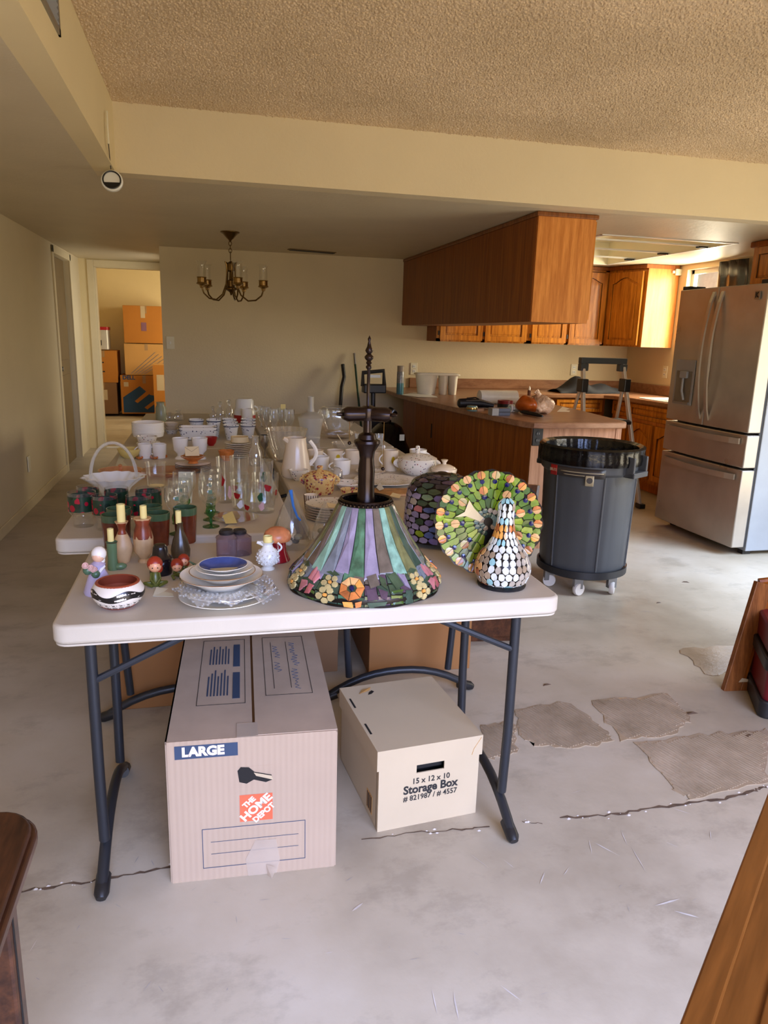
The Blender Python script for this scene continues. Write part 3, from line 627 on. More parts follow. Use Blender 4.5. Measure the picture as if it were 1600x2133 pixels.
# ------------------------------------------------------------------ trash can on a dolly
mat('can_grey', (66, 68, 70), .42, var=.06)
mat('liner', (7, 7, 8), .2, var=.2, scale=20, bump=.35, bscale=30, bdist=.006)
mat('caster_white', (190, 182, 172), .5)
c = Vector((2.075, 3.68, 0)); s = 1.0
t = thing('trash_can', 'large round charcoal plastic trash can with black bag standing on a wheeled dolly', 'trash can', c)
R0, R1, zb, zt_ = .238, .264, .135, .81
n = 48
def flute(a, z): return 1-.012*(1 if math.cos(6*a+1.2) > .0 else 0)
obj('can_body', MB().lathe([(0, zb), (R0-.01, zb), (R0, zb+.02), (R1-.012, zt_-.12)], 96, wob=flute).lathe([(R1-.012, zt_-.13), (R1+.004, zt_-.115), (R1+.006, zt_-.02), (R1+.016, zt_-.015), (R1+.016, zt_), (R1-.006, zt_), (R1-.012, zt_-.1), (R0-.015, zb+.04), (0, zb+.04)], n), 'can_grey', t, ang=30)
for a in (-60, -60+180):
    M = rotz(math.radians(a))
    obj('handle', MB().box((R1-.02, -.075, zt_-.13), (R1+.045, .075, zt_-.10), M).box((R1-.01, -.075, zt_-.13), (R1+.04, -.058, zt_-.02), M).box((R1-.01, .058, zt_-.13), (R1+.04, .075, zt_-.02), M), 'can_grey', t, smooth=False, bevel=.006)
for a in range(0, 360, 60): obj('rib', MB().tube([((R0+.002)*math.cos(math.radians(a+20)), (R0+.002)*math.sin(math.radians(a+20)), zb+.02), ((R1-.01)*math.cos(math.radians(a+20)), (R1-.01)*math.sin(math.radians(a+20)), zt_-.13)], .006, 6), 'can_grey', t)
def ruf(a, z): return 1+.005*math.sin(23*a)+.004*math.sin(41*a+2)+.003*math.sin(77*a)
obj('bag_liner', MB().lathe([(R1+.018, zt_-.075), (R1+.023, zt_-.045), (R1+.018, zt_-.01), (R1+.022, zt_+.010), (R1+.010, zt_+.02), (R1-.012, zt_+.008), (R1-.02, zt_-.04), (R1-.03, zt_-.15), (R0-.03, zb+.06), (0, zb+.05)], 160, wob=ruf), 'liner', t)
mat('label_red', (150, 24, 22), .4); mat('label_dark', (52, 46, 42), .4); mat('label_tan', (176, 162, 130), .5)
def wraplabel(parent, name, a0, a1, z0, z1, mt, r=R1+.0125):
    k = 8; vs = []
    for i in range(k+1):
        a = math.radians(a0+(a1-a0)*i/k)
        for z in (z0, z1): vs.append((r*math.cos(a), r*math.sin(a), z))
    o = obj(name, MB().add(vs, [(2*i, 2*i+2, 2*i+3, 2*i+1) for i in range(k)]), mt, parent); o.modifiers.new('s', 'SOLIDIFY').thickness = .001; return o
la = -166
lab = wraplabel(t, 'label', la, la+64, zt_-.135, zt_-.085, 'label_dark')
wraplabel(lab, 'label_patch', la-1, la+9, zt_-.138, zt_-.083, 'label_red', R1+.0135)
wraplabel(lab, 'label_stripe', la+14, la+62, zt_-.109, zt_-.105, 'label_tan', R1+.0135)
wraplabel(lab, 'label_stripe', la+18, la+42, zt_-.124, zt_-.121, 'label_tan', R1+.0135)
tp = wraplabel(lab, 'tree_mark', la+43, la+52, zt_-.175, zt_-.12, 'label_tan', R1+.0145)
a = math.radians(la+47.5); obj('tree_crown', MB().lathe([(.016, 0), (.016, .001), (0, .0012)], 16, Matrix.Translation(((R1+.0155)*math.cos(a), (R1+.0155)*math.sin(a), zt_-.145)) @ rotz(a) @ Matrix.Rotation(math.pi/2, 4, 'Y')), 'label_dark', tp)
a = math.radians(la+4); text('label_lettering', 'BRUTE', .022, 'label_tan', lab, Matrix.Translation(((R1+.016)*math.cos(a), (R1+.016)*math.sin(a), zt_-.11)) @ rotz(a+math.pi/2) @ Matrix.Rotation(math.pi/2, 4, 'X'), sx=.8)
dl = obj('dolly', MB().lathe([(0, .10), (R0-.01, .10), (R0+.014, .112), (R0+.014, .15), (R0+.004, .15), (R0+.004, .134), (0, .134)], 48), 'black_plastic', t, ang=30)
for a in (-122, -62, -180, 0, 60, 120):
    q = math.radians(a); px, py = (R0-.035)*math.cos(q), (R0-.035)*math.sin(q)
    cs = obj('caster', MB().lathe([(0, -.013), (.034, -.013), (.038, -.006), (.038, .006), (.034, .013), (0, .013)], 20, Matrix.Translation((px+.01, py, .038)) @ rotz(q*.6) @ Matrix.Rotation(math.pi/2, 4, 'Y')), 'caster_white', dl)
    obj('caster_fork', MB().box((px-.022, py-.012, .04), (px+.03, py-.004+.016, .10)), 'metal_grey', cs, smooth=False)
# ------------------------------------------------------------------ folding tables
mat('table_plastic', (194, 184, 166), .5, var=.05, scale=4, bump=.25, bscale=120, bdist=.001)
def leg_pair(t, ends, dirv, zt, braceto):
    """ends: two leg top positions; curved floor bar joins them and runs past; braceto: where the brace meets the underside"""
    a, b = Vector(ends[0]), Vector(ends[1]); d = (b-a).normalized()
    for p in (a, b):
        inw = d if p == a else -d
        obj('leg', MB().tube([p+Vector((0, 0, zt)), p+Vector((0, 0, .30)), p+inw*.012+Vector((0, 0, .10))], .0135, 10), 'black_metal', t)
    m = (a+b)/2; L = (b-a).length
    pts = []
    for k in range(13):
        s = -1+2*k/12; h = .095*(1-abs(s)**2.2)+.016
        pts.append(m+d*(s*(L/2+.085))+Vector((0, 0, h)))
    fb = obj('foot_bar', MB().tube(pts, .0145, 10), 'black_metal', t)
    for s in (-1, 1):
        e = m+d*(s*(L/2+.085)); obj('foot_cap', MB().tube([e-d*s*.05+Vector((0, 0, .033)), e+Vector((0, 0, .018)), e+d*s*.012+Vector((0, 0, .012))], [.0185, .0185, .012], 10), 'black_plastic', fb)
    for p in (a, b):
        obj('brace', MB().tube([p+Vector((0, 0, zt-.14)), p+Vector(braceto)+Vector((0, 0, zt))], .009, 8), 'black_metal', t)
def table_top(t, w, d, zt):
    o = obj('tabletop', MB().prism(rrect(0, 0, w, d, .035), zt-.045, zt), 'table_plastic', t, ang=30, bevel=.008, seg=3)
    obj('skirt_rim', MB().prism(rrect(.004, .004, w-.004, d-.004, .032), zt-.05, zt-.0455), 'table_plastic', o, ang=30)
    return o
FT = thing('folding_table', 'small off-white plastic folding table in front, crowded with lamps and figurines', 'table', (-.35, 1.62, 0), 0, 'folding tables')
table_top(FT, 1.222, .635, TZ)
leg_pair(FT, [(.062, .115, 0), (.062, .50, 0)], None, TZ-.05, (.30, 0, 0)); leg_pair(FT, [(1.15, .115, 0), (1.15, .50, 0)], None, TZ-.05, (-.30, 0, 0))
T2L = ['off-white plastic folding table at the left behind the front one, covered in glasses', 'off-white plastic folding table in the right row, nearest the lamps, with white china', 'far left off-white plastic folding table near the hallway with stacked cups', 'far right off-white plastic folding table with crystal near the dining wall']
def long_table(x, y, lab):
    t = thing('folding_table', lab, 'table', (x, y, 0), 0, 'folding tables'); table_top(t, .752, 1.83, TZ)
    for yy in (.20, 1.63): leg_pair(t, [(.165, yy, 0), (.587, yy, 0)], None, TZ-.05, (0, .3 if yy < 1 else -.3, 0))
for x, y, l in ((-.475, 2.345, T2L[0]), (.322, 2.345, T2L[1]), (-.475, 4.185, T2L[2]), (.322, 4.185, T2L[3])): long_table(x, y, l)
# ------------------------------------------------------------------ cardboard boxes
def cardboard(name, c, flute=0, axis=0):
    mt, t, b, o = nt(name); v = coords(t)
    n = noise(t, v, 3, 4); cl = lin(c)
    t.links.new(ramp(t, n, [(.3, tuple(x*.9 for x in cl)), (.7, cl)]), b.inputs['Base Color']); b.inputs['Roughness'].default_value = .75
    if flute:
        wv = t.nodes.new('ShaderNodeTexWave'); wv.inputs['Scale'].default_value = flute; wv.bands_direction = 'XYZ'[axis]; t.links.new(v, wv.inputs['Vector'])
        t.links.new(bumpn(t, wv.outputs[1], .35, .002), b.inputs['Normal'])
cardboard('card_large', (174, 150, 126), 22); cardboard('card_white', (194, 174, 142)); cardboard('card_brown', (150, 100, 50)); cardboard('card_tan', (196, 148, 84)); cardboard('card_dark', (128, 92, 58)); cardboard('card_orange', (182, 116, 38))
mat('ink_blue', (46, 62, 86), .7); mat('ink_black', (30, 28, 28), .7); mat('ink_orange', (220, 96, 62), .7); mat('packing_tape', (196, 178, 158), .15, alpha=.55); mat('tape_brown', (160, 128, 90), .2); mat('ink_cream', (222, 204, 186), .7)
p = at(360, 1838, 0); q = at(696, 1802, 0); a = math.atan2(q.y-p.y, q.x-p.x); W = (q-p).length; D, hh = .66, .40
t = thing('moving_box', 'large printed moving box with torn hand hole under the front table', 'box', p, a)
obj('box_body', MB().box((.003, .003, 0), (W-.003, D-.003, hh-.012)), 'card_brown', t, smooth=False)
# four sides, front with a torn hand hole
hx0, hx1, hz0, hz1 = .168, .255, .272, .318
hole = [(.168, .308), (.176, .318), (.196, .316), (.210, .302), (.252, .290), (.255, .276), (.238, .270), (.208, .280), (.190, .270), (.172, .276)]
fr = MB().box((0, -.004, 0), (hx0, 0, hh)).box((hx1, -.004, 0), (W, 0, hh)).box((hx0, -.004, 0), (hx1, 0, hz0)).box((hx0, -.004, hz1), (hx1, 0, hh))
obj('front_side', fr, 'card_large', t, smooth=False)
ho = obj('hand_hole', MB().add([(x, -.0048, z) for x, z in hole], [tuple(range(len(hole)))]), 'dark_void', t, smooth=False)
obj('torn_edge', MB().add([(.208, -.005, .300), (.252, -.012, .292), (.256, -.012, .280), (.214, -.005, .290)], [(0, 1, 2, 3)]), 'card_white', ho, smooth=False)
obj('hole_patch', MB().add([(hx0, -.0042, hz0), (hx1, -.0042, hz0), (hx1, -.0042, hz1), (hx0, -.0042, hz1)], [(0, 1, 2, 3)]), 'card_large', t, smooth=False)
obj('left_side', MB().box((-.004, 0, 0), (0, D, hh)), 'card_large', t, smooth=False); obj('right_side', MB().box((W, 0, 0), (W+.004, D, hh)), 'card_large', t, smooth=False); obj('rear_side', MB().box((0, D, 0), (W, D+.004, hh)), 'card_large', t, smooth=False)
mat('card_top', (172, 150, 128), .75)
f1 = obj('top_flap', MB().box((-.004, 0, hh-.008), (W*.498, D, hh)), 'card_top', t, smooth=False); f2 = obj('top_flap', MB().box((W*.514, 0, hh-.006), (W+.004, D, hh+.002)), 'card_top', t, smooth=False)
def frame2d(name, x0, z0, x1, z1, w, mt, parent, M):
    return obj(name, MB().box((x0, z0, 0), (x1, z0+w, .0005), M).box((x0, z1-w, 0), (x1, z1, .0005), M).box((x0, z0, 0), (x0+w, z1, .0005), M).box((x1-w, z0, 0), (x1, z1, .0005), M), mt, parent, smooth=False)
FM = Matrix.Translation((0, -.0045, 0)) @ Matrix.Rotation(math.pi/2, 4, 'X'); TM = Matrix.Translation((0, 0, hh+.0005))
lab = obj('size_label', MB().box((.018, .352, 0), (.170, .388, .0006), FM), 'ink_blue', t, smooth=False)
text('size_lettering', 'LARGE', .034, 'ink_cream', lab, Matrix.Translation((.086, -.0056, .370)) @ Matrix.Rotation(math.pi/2, 4, 'X'), bold=.0018)
lg = obj('store_logo', MB().box((.172, .162, 0), (.254, .238, .0006), FM), 'ink_orange', t, smooth=False)
LM = Matrix.Translation((.213, -.0056, .200)) @ Matrix.Rotation(math.pi/2, 4, 'X') @ Matrix.Rotation(math.radians(42), 4, 'Z')
text('logo_lettering', 'HOME', .030, 'ink_cream', lg, LM, bold=.0012, sx=1.12)
text('logo_lettering', 'THE', .019, 'ink_cream', lg, LM @ Matrix.Translation((-.002, .024, 0)), bold=.001)
text('logo_lettering', 'DEPOT', .021, 'ink_cream', lg, LM @ Matrix.Translation((.003, -.025, 0)), bold=.001)
fr = frame2d('address_frame', .077, .035, .338, .150, .0016, 'ink_blue', t, FM)
obj('address_line', MB().box((.098, .110, 0), (.320, .1112, .0005), FM).box((.098, .075, 0), (.320, .0762, .0005), FM), 'ink_blue', fr, smooth=False)
obj('tape_strip', MB().add([(.19, -.0056, .0), (.262, -.0056, 0), (.272, -.0056, .04), (.262, -.0056, .102), (.21, -.0056, .104), (.184, -.0056, .05)], [(0, 1, 2, 3, 4, 5)]), 'packing_tape', t, smooth=False)
obj('tape_tail', MB().add([(.236, -.006, .03), (.262, -.03, .035), (.25, -.03, .004), (.24, -.012, .0)], [(0, 1, 2, 3)]), 'packing_tape', t, smooth=False)
fr = frame2d('print_frame', .06, .17, .19, .60, .0016, 'ink_black', f1, TM)
obj('print_block', MB().box((.155, .2, 0), (.175, .36, .0006), TM).box((.155, .40, 0), (.175, .56, .0006), TM), 'ink_blue', f1, smooth=False)
bars = MB()
for k in range(7): bars.box((.085+.009*k, .22, 0), (.089+.009*k, .34+.02*(k % 3), .0005), TM).box((.085+.009*k, .42, 0), (.089+.009*k, .53+.02*(k % 2), .0005), TM)
tag(obj('print_lines', bars, 'ink_blue', f1, smooth=False))
TM2 = Matrix.Translation((0, 0, hh+.0025))
frame2d('print_frame', .245, .20, .375, .60, .0016, 'ink_black', f2, TM2)
HM = Matrix.Translation((.335, .40, hh+.0028)) @ Matrix.Rotation(-math.pi/2, 4, 'Z')
def scribble(x0, y0, n, step, amp, name='handwriting'):
    random.seed(int(x0*1000)+n); pts = []
    for k in range(n): pts.append((x0+(amp if k % 2 else -amp)*random.uniform(.2, 1.3), y0-step*k, hh+.0026))
    obj(name, MB().tube(pts, .0007, 4), 'ink_blue', f2)
scribble(.34, .55, 20, .009, .010); scribble(.335, .36, 14, .010, .011); scribble(.285, .53, 10, .010, .009); scribble(.288, .41, 7, .011, .010)
obj('print_rule', MB().box((.270, .24, hh+.0022), (.2715, .56, hh+.0028)).box((.318, .24, hh+.0022), (.3195, .56, hh+.0028)), 'ink_black', f2, smooth=False)
obj('seam_tape', MB().box((W*.5-.04, -.006, hh+.0022), (W*.5+.012, .06, hh+.0028)), 'packing_tape', t, smooth=False)
# storage box with lid
p = at(783, 1734, 0); q = at(993, 1692, 0); a = math.atan2(q.y-p.y, q.x-p.x); W = (q-p).length; D, hh = .385, .258
t = thing('storage_box', 'pale cardboard storage box with lid and printed text under the front table', 'box', p, a)
hx0, hx1, hz0, hz1 = W*.37, W*.64, .168, .196
fr = MB().box((.004, .0, 0), (hx0, .004, hh-.004)).box((hx1, 0, 0), (W-.004, .004, hh-.004)).box((hx0, 0, 0), (hx1, .004, hz0)).box((hx0, 0, hz1), (hx1, .004, hh-.004))
obj('front_side', fr, 'card_white', t, smooth=False)
obj('box_body', MB().box((.004, .012, 0), (.008, D, hh-.004)).box((W-.008, .004, 0), (W-.004, D, hh-.004)).box((.004, D-.004, 0), (W-.004, D, hh-.004)).box((.004, .004, 0), (W-.004, D, .004)).box((.004, .004, 0), (.008, .02, hh-.004)), 'card_white', t, smooth=False)
obj('hand_hole', MB().box((hx0, .02, hz0), (hx1, .024, hz1)).box((.008, .06, .01), (W-.008, .064, .22)), 'dark_void', t, smooth=False)
lid = obj('lid', MB().box((-.003, -.004, hh-.004), (W+.003, D+.004, hh)).box((-.003, -.004, hh-.062), (W+.003, 0, hh-.004)).box((-.003, D, hh-.062), (W+.003, D+.004, hh-.004)).box((-.003, 0, hh-.062), (0, D, hh-.004)).box((W, 0, hh-.062), (W+.003, D, hh-.004)), 'card_white', t, smooth=False)
obj('lid_slot', MB().box((.006, .09, hh), (.012, .15, hh+.0008)).box((.006, .25, hh), (.012, .31, hh+.0008)), 'dark_void', lid, smooth=False)
obj('lid_tear', MB().add([(.072, .318, hh+.001), (.085, .322, hh+.001), (.098, .335, hh+.001), (.092, .345, hh+.001), (.08, .334, hh+.001)], [(0, 1, 2, 3, 4)]), 'dark_void', lid, smooth=False)
obj('torn_flap', MB().add([(.045, .33, hh+.001), (.08, .332, hh+.008), (.09, .346, hh+.012), (.06, .35, hh+.003)], [(0, 1, 2, 3)]), 'card_tan', lid, smooth=False)
obj('lid_fold', MB().tube([(W-.002, -.0046, hh-.006), (W-.025, -.0046, hh-.04), (W-.03, -.0046, hh-.058)], .0008, 4), 'card_tan', lid)
obj('bar_code', MB().box((.003, .05, .02), (.0038, .10, .08)), 'card_tan', t, smooth=False)
obj('bar_code_lines', sum_ := MB().box((.0022, .055, .025), (.0031, .06, .075)).box((.0022, .066, .025), (.0031, .07, .075)).box((.0022, .076, .025), (.0031, .084, .075)).box((.0022, .09, .025), (.0031, .094, .075)), 'ink_black', t, smooth=False)
SX = W*.515
def serif(s, size, z, bold):
    text('printed_lettering', s, size, 'ink_black', t, Matrix.Translation((SX, -.0008, z)) @ Matrix.Rotation(math.pi/2, 4, 'X'), bold=bold, sx=.94)
serif('15 x 12 x 10', .0245, .143, .0004); serif('Storage Box', .036, .117, .0011); serif('# 821987 / # 4557', .0235, .090, .0003)
# brown boxes further back under the long tables
def cbox(name, label, p, w, d, h, rz, mt, tape=True, group=None):
    t = thing(name, label, 'box', p, rz, group)
    obj('box_body', MB().box((0, 0, 0), (w, d, h)), mt, t, smooth=False, bevel=.003)
    obj('top_flap', MB().box((0, 0, h), (w, d*.495, h+.004)), mt, t, smooth=False); obj('top_flap', MB().box((0, d*.505, h), (w, d, h+.004)), mt, t, smooth=False)
    if tape: obj('tape_strip', MB().box((w/2-.025, -.001, h*.8), (w/2+.025, 0, h+.004)).box((w/2-.025, 0, h+.004), (w/2+.025, d, h+.005)), 'tape_brown', t, smooth=False)
    return t
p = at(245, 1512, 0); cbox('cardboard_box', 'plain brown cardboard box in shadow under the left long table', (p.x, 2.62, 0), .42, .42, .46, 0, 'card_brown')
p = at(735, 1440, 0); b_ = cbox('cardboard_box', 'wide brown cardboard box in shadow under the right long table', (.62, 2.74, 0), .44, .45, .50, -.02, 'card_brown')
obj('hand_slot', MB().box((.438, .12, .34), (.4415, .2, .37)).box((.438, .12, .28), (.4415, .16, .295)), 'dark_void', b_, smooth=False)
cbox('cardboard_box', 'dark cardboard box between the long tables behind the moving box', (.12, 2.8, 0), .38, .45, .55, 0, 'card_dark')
# ------------------------------------------------------------------ bedroom boxes seen through the hall door
Yb = 12.45
def hb(px0, py0, px1, py1, name, label, mt, d=.5, rz=0, **k):
    a = aty(px0, py0, Yb); c = aty(px1, py1, Yb)
    return cbox(name, label, (a.x, Yb, max(c.z, 0)), c.x-a.x, d, a.z-max(c.z, 0), rz, mt, group='boxes stacked in the far bedroom', **k), a, c
t, a, c = hb(250, 782, 352, 862, 'cardboard_box', 'cardboard box with a big blue stripe pattern at the bottom of the bedroom stack', 'card_orange')
W, hh = c.x-a.x, a.z
mat('print_blue', (20, 66, 106), .6)
obj('blue_print', MB().add([(.03, -.002, .02), (W-.02, -.002, .02), (W-.02, -.002, .26), (W*.62, -.002, .30), (W*.40, -.002, .44), (.03, -.002, .26)], [tuple(range(6))]), 'print_blue', t, smooth=False)
obj('print_slash', MB().add([(W*.28, -.003, .20), (W*.34, -.003, .17), (W*.62, -.003, .33), (W*.54, -.003, .36)], [(0, 1, 2, 3)]).add([(W*.48, -.003, .10), (W*.54, -.003, .07), (W*.8, -.003, .21), (W*.74, -.003, .24)], [(0, 1, 2, 3)]), 'card_orange', t, smooth=False)
text('printed_lettering', 'DELL', .085, 'print_blue', t, face_front(.13, -.002, hh-.08), bold=.003)
obj('paper_label', MB().box((.05, -.002, hh-.22), (.12, 0, hh-.15)), 'card_white', t, smooth=False)
t, a, c = hb(258, 716, 352, 782, 'cardboard_box', 'tan cardboard box with diagonal grey print in the middle of the bedroom stack', 'card_tan')
W, hh = c.x-a.x, a.z-c.z
b = MB()
for k in range(5): b.add([(W*.12+.05*k, -.002, .02), (W*.14+.05*k, -.002, .02), (W*.14+.05*k+.38, -.002, .36-.03*k), (W*.12+.05*k+.38, -.002, .36-.03*k)], [(0, 1, 2, 3)])
obj('diagonal_print', b, 'metal_grey', t, smooth=False)
t, a, c = hb(255, 636, 350, 716, 'cardboard_box', 'orange brown cardboard box with purple sticker at the top of the bedroom stack', 'card_orange')
W, hh = c.x-a.x, a.z-c.z
mat('sticker_purple', (128, 88, 110), .7); obj('sticker', MB().box((W*.40, -.003, hh*.33), (W*.52, -.001, hh*.56)), 'sticker_purple', t, smooth=False)
obj('front_tape', MB().box((W*.40, -.003, hh*.68), (W*.50, -.0005, hh)), 'card_white', t, smooth=False)
t, a, c = hb(185, 797, 246, 862, 'cardboard_box', 'dull brown cardboard box with white label at the bottom left in the bedroom', 'card_dark')
obj('paper_label', MB().box((.18, -.003, .22), (.27, -.001, .38)), 'card_white', t, smooth=False)
t, a, c = hb(185, 730, 246, 797, 'cardboard_box', 'brown cardboard box with dark print on the left bedroom pile', 'card_orange')
obj('print_lines', MB().box((.10, -.002, .30), (.21, -.001, .32)).box((.08, -.002, .25), (.18, -.001, .265)).box((.10, -.002, .16), (.22, -.001, .18)), 'ink_black', t, smooth=False)
a = aty(188, 680, Yb); c = aty(226, 728, Yb); W = c.x-a.x; hh = a.z-c.z
t = thing('metal_tin', 'square silver tin with red lid on top of the left bedroom boxes', 'tin', (a.x, Yb+.05, c.z))
mat('tin_silver', (200, 198, 190), .35, metal=.3); mat('tin_red', (168, 24, 34), .4)
obj('tin_body', MB().prism(rrect(0, 0, W, .3, .03), 0, hh*.86), 'tin_silver', t, ang=30); obj('tin_lid', MB().prism(rrect(-.006, -.006, W+.006, .306, .03), hh*.86, hh), 'tin_red', t, ang=30)
obj('tin_print', MB().box((.05, -.002, .06), (W-.1, 0, .14)), 'ink_black', t, smooth=False)
a = aty(318, 760, 12.0); c = aty(352, 842, 12.0)
t = thing('cardboard_box', 'narrow brown box with white label half hidden by the dining wall', 'box', (a.x, 12.0, c.z)); hh = a.z-c.z
obj('box_body', MB().box((0, 0, -c.z), (.3, .3, hh)), 'card_orange', t, smooth=False); obj('paper_label', MB().box((.05, -.002, hh*.35), (.16, 0, hh*.75)), 'card_white', t, smooth=False); obj('top_flap', MB().box((0, 0, hh), (.3, .3, hh+.01)), 'card_tan', t, smooth=False)
# ------------------------------------------------------------------ ceiling fixtures
mat('antique_brass', (110, 84, 44), .28, metal=.85, var=.15); mat('brass_polished', (170, 138, 84), .2, metal=.9)
glass('clear_glass', (.975, .98, .97), .012, .65, 2.6, .02)
p = at(479, 483, ZL); t = thing('chandelier', 'brass chandelier with five curved arms and clear glass chimneys hanging from the low ceiling', 'chandelier', (p.x, p.y, ZL))
zb = hz(p, 628)-ZL
obj('canopy', MB().lathe([(.004, -.075), (.012, -.06), (.03, -.045), (.055, -.018), (.074, -.006), (.074, 0), (0, 0)], 24), 'antique_brass', t)
for k in range(4):
    r = .012 if k < 3 else .026; z = -.085-.026*k-(.014 if k == 3 else 0); a = k*math.pi/2
    pts = [(r*math.cos(q)*math.cos(a), r*math.cos(q)*math.sin(a), z+(r*1.35)*math.sin(q)) for q in [2*math.pi*i/14 for i in range(14)]]
    obj('chain_link', MB().tube(pts, .003, 6, closed=True), 'antique_brass', t)
zc = -.225
obj('center_column', MB().lathe([(0, zb+.045), (.006, zb+.05), (.01, zb+.065), (.02, zb+.075), (.048, zb+.09), (.048, zb+.10), (.03, zb+.11), (.034, zb+.155), (.013, zb+.165), (.011, zc-.07), (.034, zc-.06), (.034, zc-.01), (.02, zc), (.006, zc+.01), (0, zc+.012)], 18), 'antique_brass', t)
for k, a in enumerate((-8, 64, 136, 208, 280)):
    q = math.radians(a); R = .255
    prof = [(.03, zc-.005), (.048, zc+.005), (.036, zc-.02), (.034, zc-.09), (.042, zb+.13), (.075, zb+.05), (.13, zb+.008), (.19, zb+.014), (.235, zb+.05), (.25, zb+.09)]
    arm = obj('arm', MB().tube([(r*math.cos(q), r*math.sin(q), z) for r, z in prof], .006, 8), 'antique_brass', t)
    M = Matrix.Translation((.25*math.cos(q), .25*math.sin(q), zb+.085))
    cup = obj('candle_cup', MB().lathe([(0, 0), (.012, 0), (.018, .02), (.042, .032), (.038, .04), (.034, .044), (.034, .074), (.038, .078), (.036, .082), (0, .082)], 18, M), 'brass_polished', arm, ang=30)
    obj('glass_chimney', MB().lathe([(.032, .082), (.033, .13), (.030, .165), (.036, .185), (.044, .20)], 18, M), 'clear_glass', arm)
# slim ceiling vent
p = at(602, 518, ZL); q = at(697, 526, ZL)
t = thing('ceiling_vent', 'narrow dark vent grille in the low ceiling near the back wall', 'vent', (p.x, p.y, ZL), math.atan2(q.y-p.y, q.x-p.x)); W = (q-p).length
obj('vent_frame', MB().box((0, -.04, -.008), (W, .04, 0)), 'door_brown', t, smooth=False); 
for k in range(3): obj('slat', MB().box((.01, -.03+.02*k, -.014), (W-.01, -.018+.02*k, -.008)), 'black_metal', t, smooth=False)
# grille on the duct soffit at top left
t = thing('duct_grille', 'grey metal return grille on the soffit at the top left corner', 'vent', (XS, 2.45, 2.23))
obj('grille_frame', MB().box((0, -.42, .0), (.006, .22, .02)).box((0, -.42, .17), (.006, .22, .19)).box((0, .20, .0), (.006, .22, .19)).box((0, -.42, 0), (.006, -.40, .19)), 'metal_grey', t, smooth=False)
for k in range(9): obj('louver', MB().add([(.001, -.40, .022+.0165*k), (.001, .20, .022+.0165*k), (.006, .20, .03+.0165*k), (.006, -.40, .03+.0165*k)], [(0, 1, 2, 3)]), 'fridge_side', t, smooth=False)
# hanging wire and round sensor at the soffit corner
t = thing('dangling_sensor', 'round white sensor shell hanging by a wire at the soffit corner', 'smoke detector', (XS+.012, 3.96, ZL+.21))
p0 = Vector(t.location); s1 = atx(222, 232, XS+.01); s2 = atx(226, 300, XS+.015); s3 = aty(231, 352, 3.99)
obj('wire', MB().tube([Vector(s1)-p0, Vector(s2)-p0, Vector(s3)-p0], .0022, 6), 'black_plastic', t)
obj('wire_clip', MB().tube([Vector(s1)-p0, (Vector(s1)+Vector(s2))/2-p0+Vector((0, -.012, 0)), Vector(s2)-p0], .006, 6), 'plate_ivory', t)
ce = Vector(aty(233, 375, 3.99))-p0; RM = Matrix.Translation(ce) @ Matrix.Rotation(math.radians(78), 4, 'X')
obj('shell', MB().lathe([(.034, 0), (.046, .004), (.05, .015), (.05, .03), (.046, .034), (0, .034)], 28, RM @ Matrix.Translation((0, 0, -.034))), 'white_trim', t, ang=30)
obj('rim_ring', MB().tube([RM @ Vector((.04*math.cos(a), .04*math.sin(a), .003)) for a in [2*math.pi*i/28 for i in range(28)]], .0035, 6, closed=True), 'black_plastic', t)
obj('dark_core', MB().prism([(.037*math.cos(math.radians(x)), .037*math.sin(math.radians(x))) for x in range(200, 345, 8)], -.002, .002, RM), 'black_plastic', t, smooth=False)
# ------------------------------------------------------------------ foreground furniture at the frame edges
t = thing('side_table', 'dark stained wooden table corner at the lower left edge', 'table', (-.30, .80, 0))
A = at(88, 1684, .70); zt_ = .70
def corner_top(z0, z1, inset):
    x1 = A.x-inset; y1 = A.y+.012-inset
    return [(x1-.7, y1-.5), (x1-.02, y1-.5), (x1, y1-.45)]+arc(x1-.055, y1-.055, .055, 0, 90, 6)+[(x1-.7, y1)]
L0 = Vector(t.location)
for z0, z1, i in ((zt_-.012, zt_, .006), (zt_-.03, zt_-.012, 0), (zt_-.045, zt_-.03, .012)):
    obj('tabletop', MB().prism([(x-L0.x, y-L0.y) for x, y in corner_top(z0, z1, i)], z0, z1), 'walnut', t, ang=30, bevel=.004)
p = at(30, 2010, .3); p = at(46, 2060, .36); lx, ly = p.x-L0.x, p.y+.02-L0.y
obj('leg', MB().box((lx-.045, ly-.045, 0), (lx, ly, zt_-.045)), 'walnut', t, smooth=False, bevel=.006); obj('apron', MB().box((lx-.6, ly-.03, zt_-.16), (lx-.045, ly-.012, zt_-.045)).box((lx-.03, ly-.4, zt_-.16), (lx-.012, ly-.045, zt_-.045)), 'walnut', t, smooth=False)
obj('leg_groove', MB().box((lx-.0005, ly-.034, .02), (lx+.0015, ly-.030, zt_-.06)), 'dark_void', t, smooth=False)
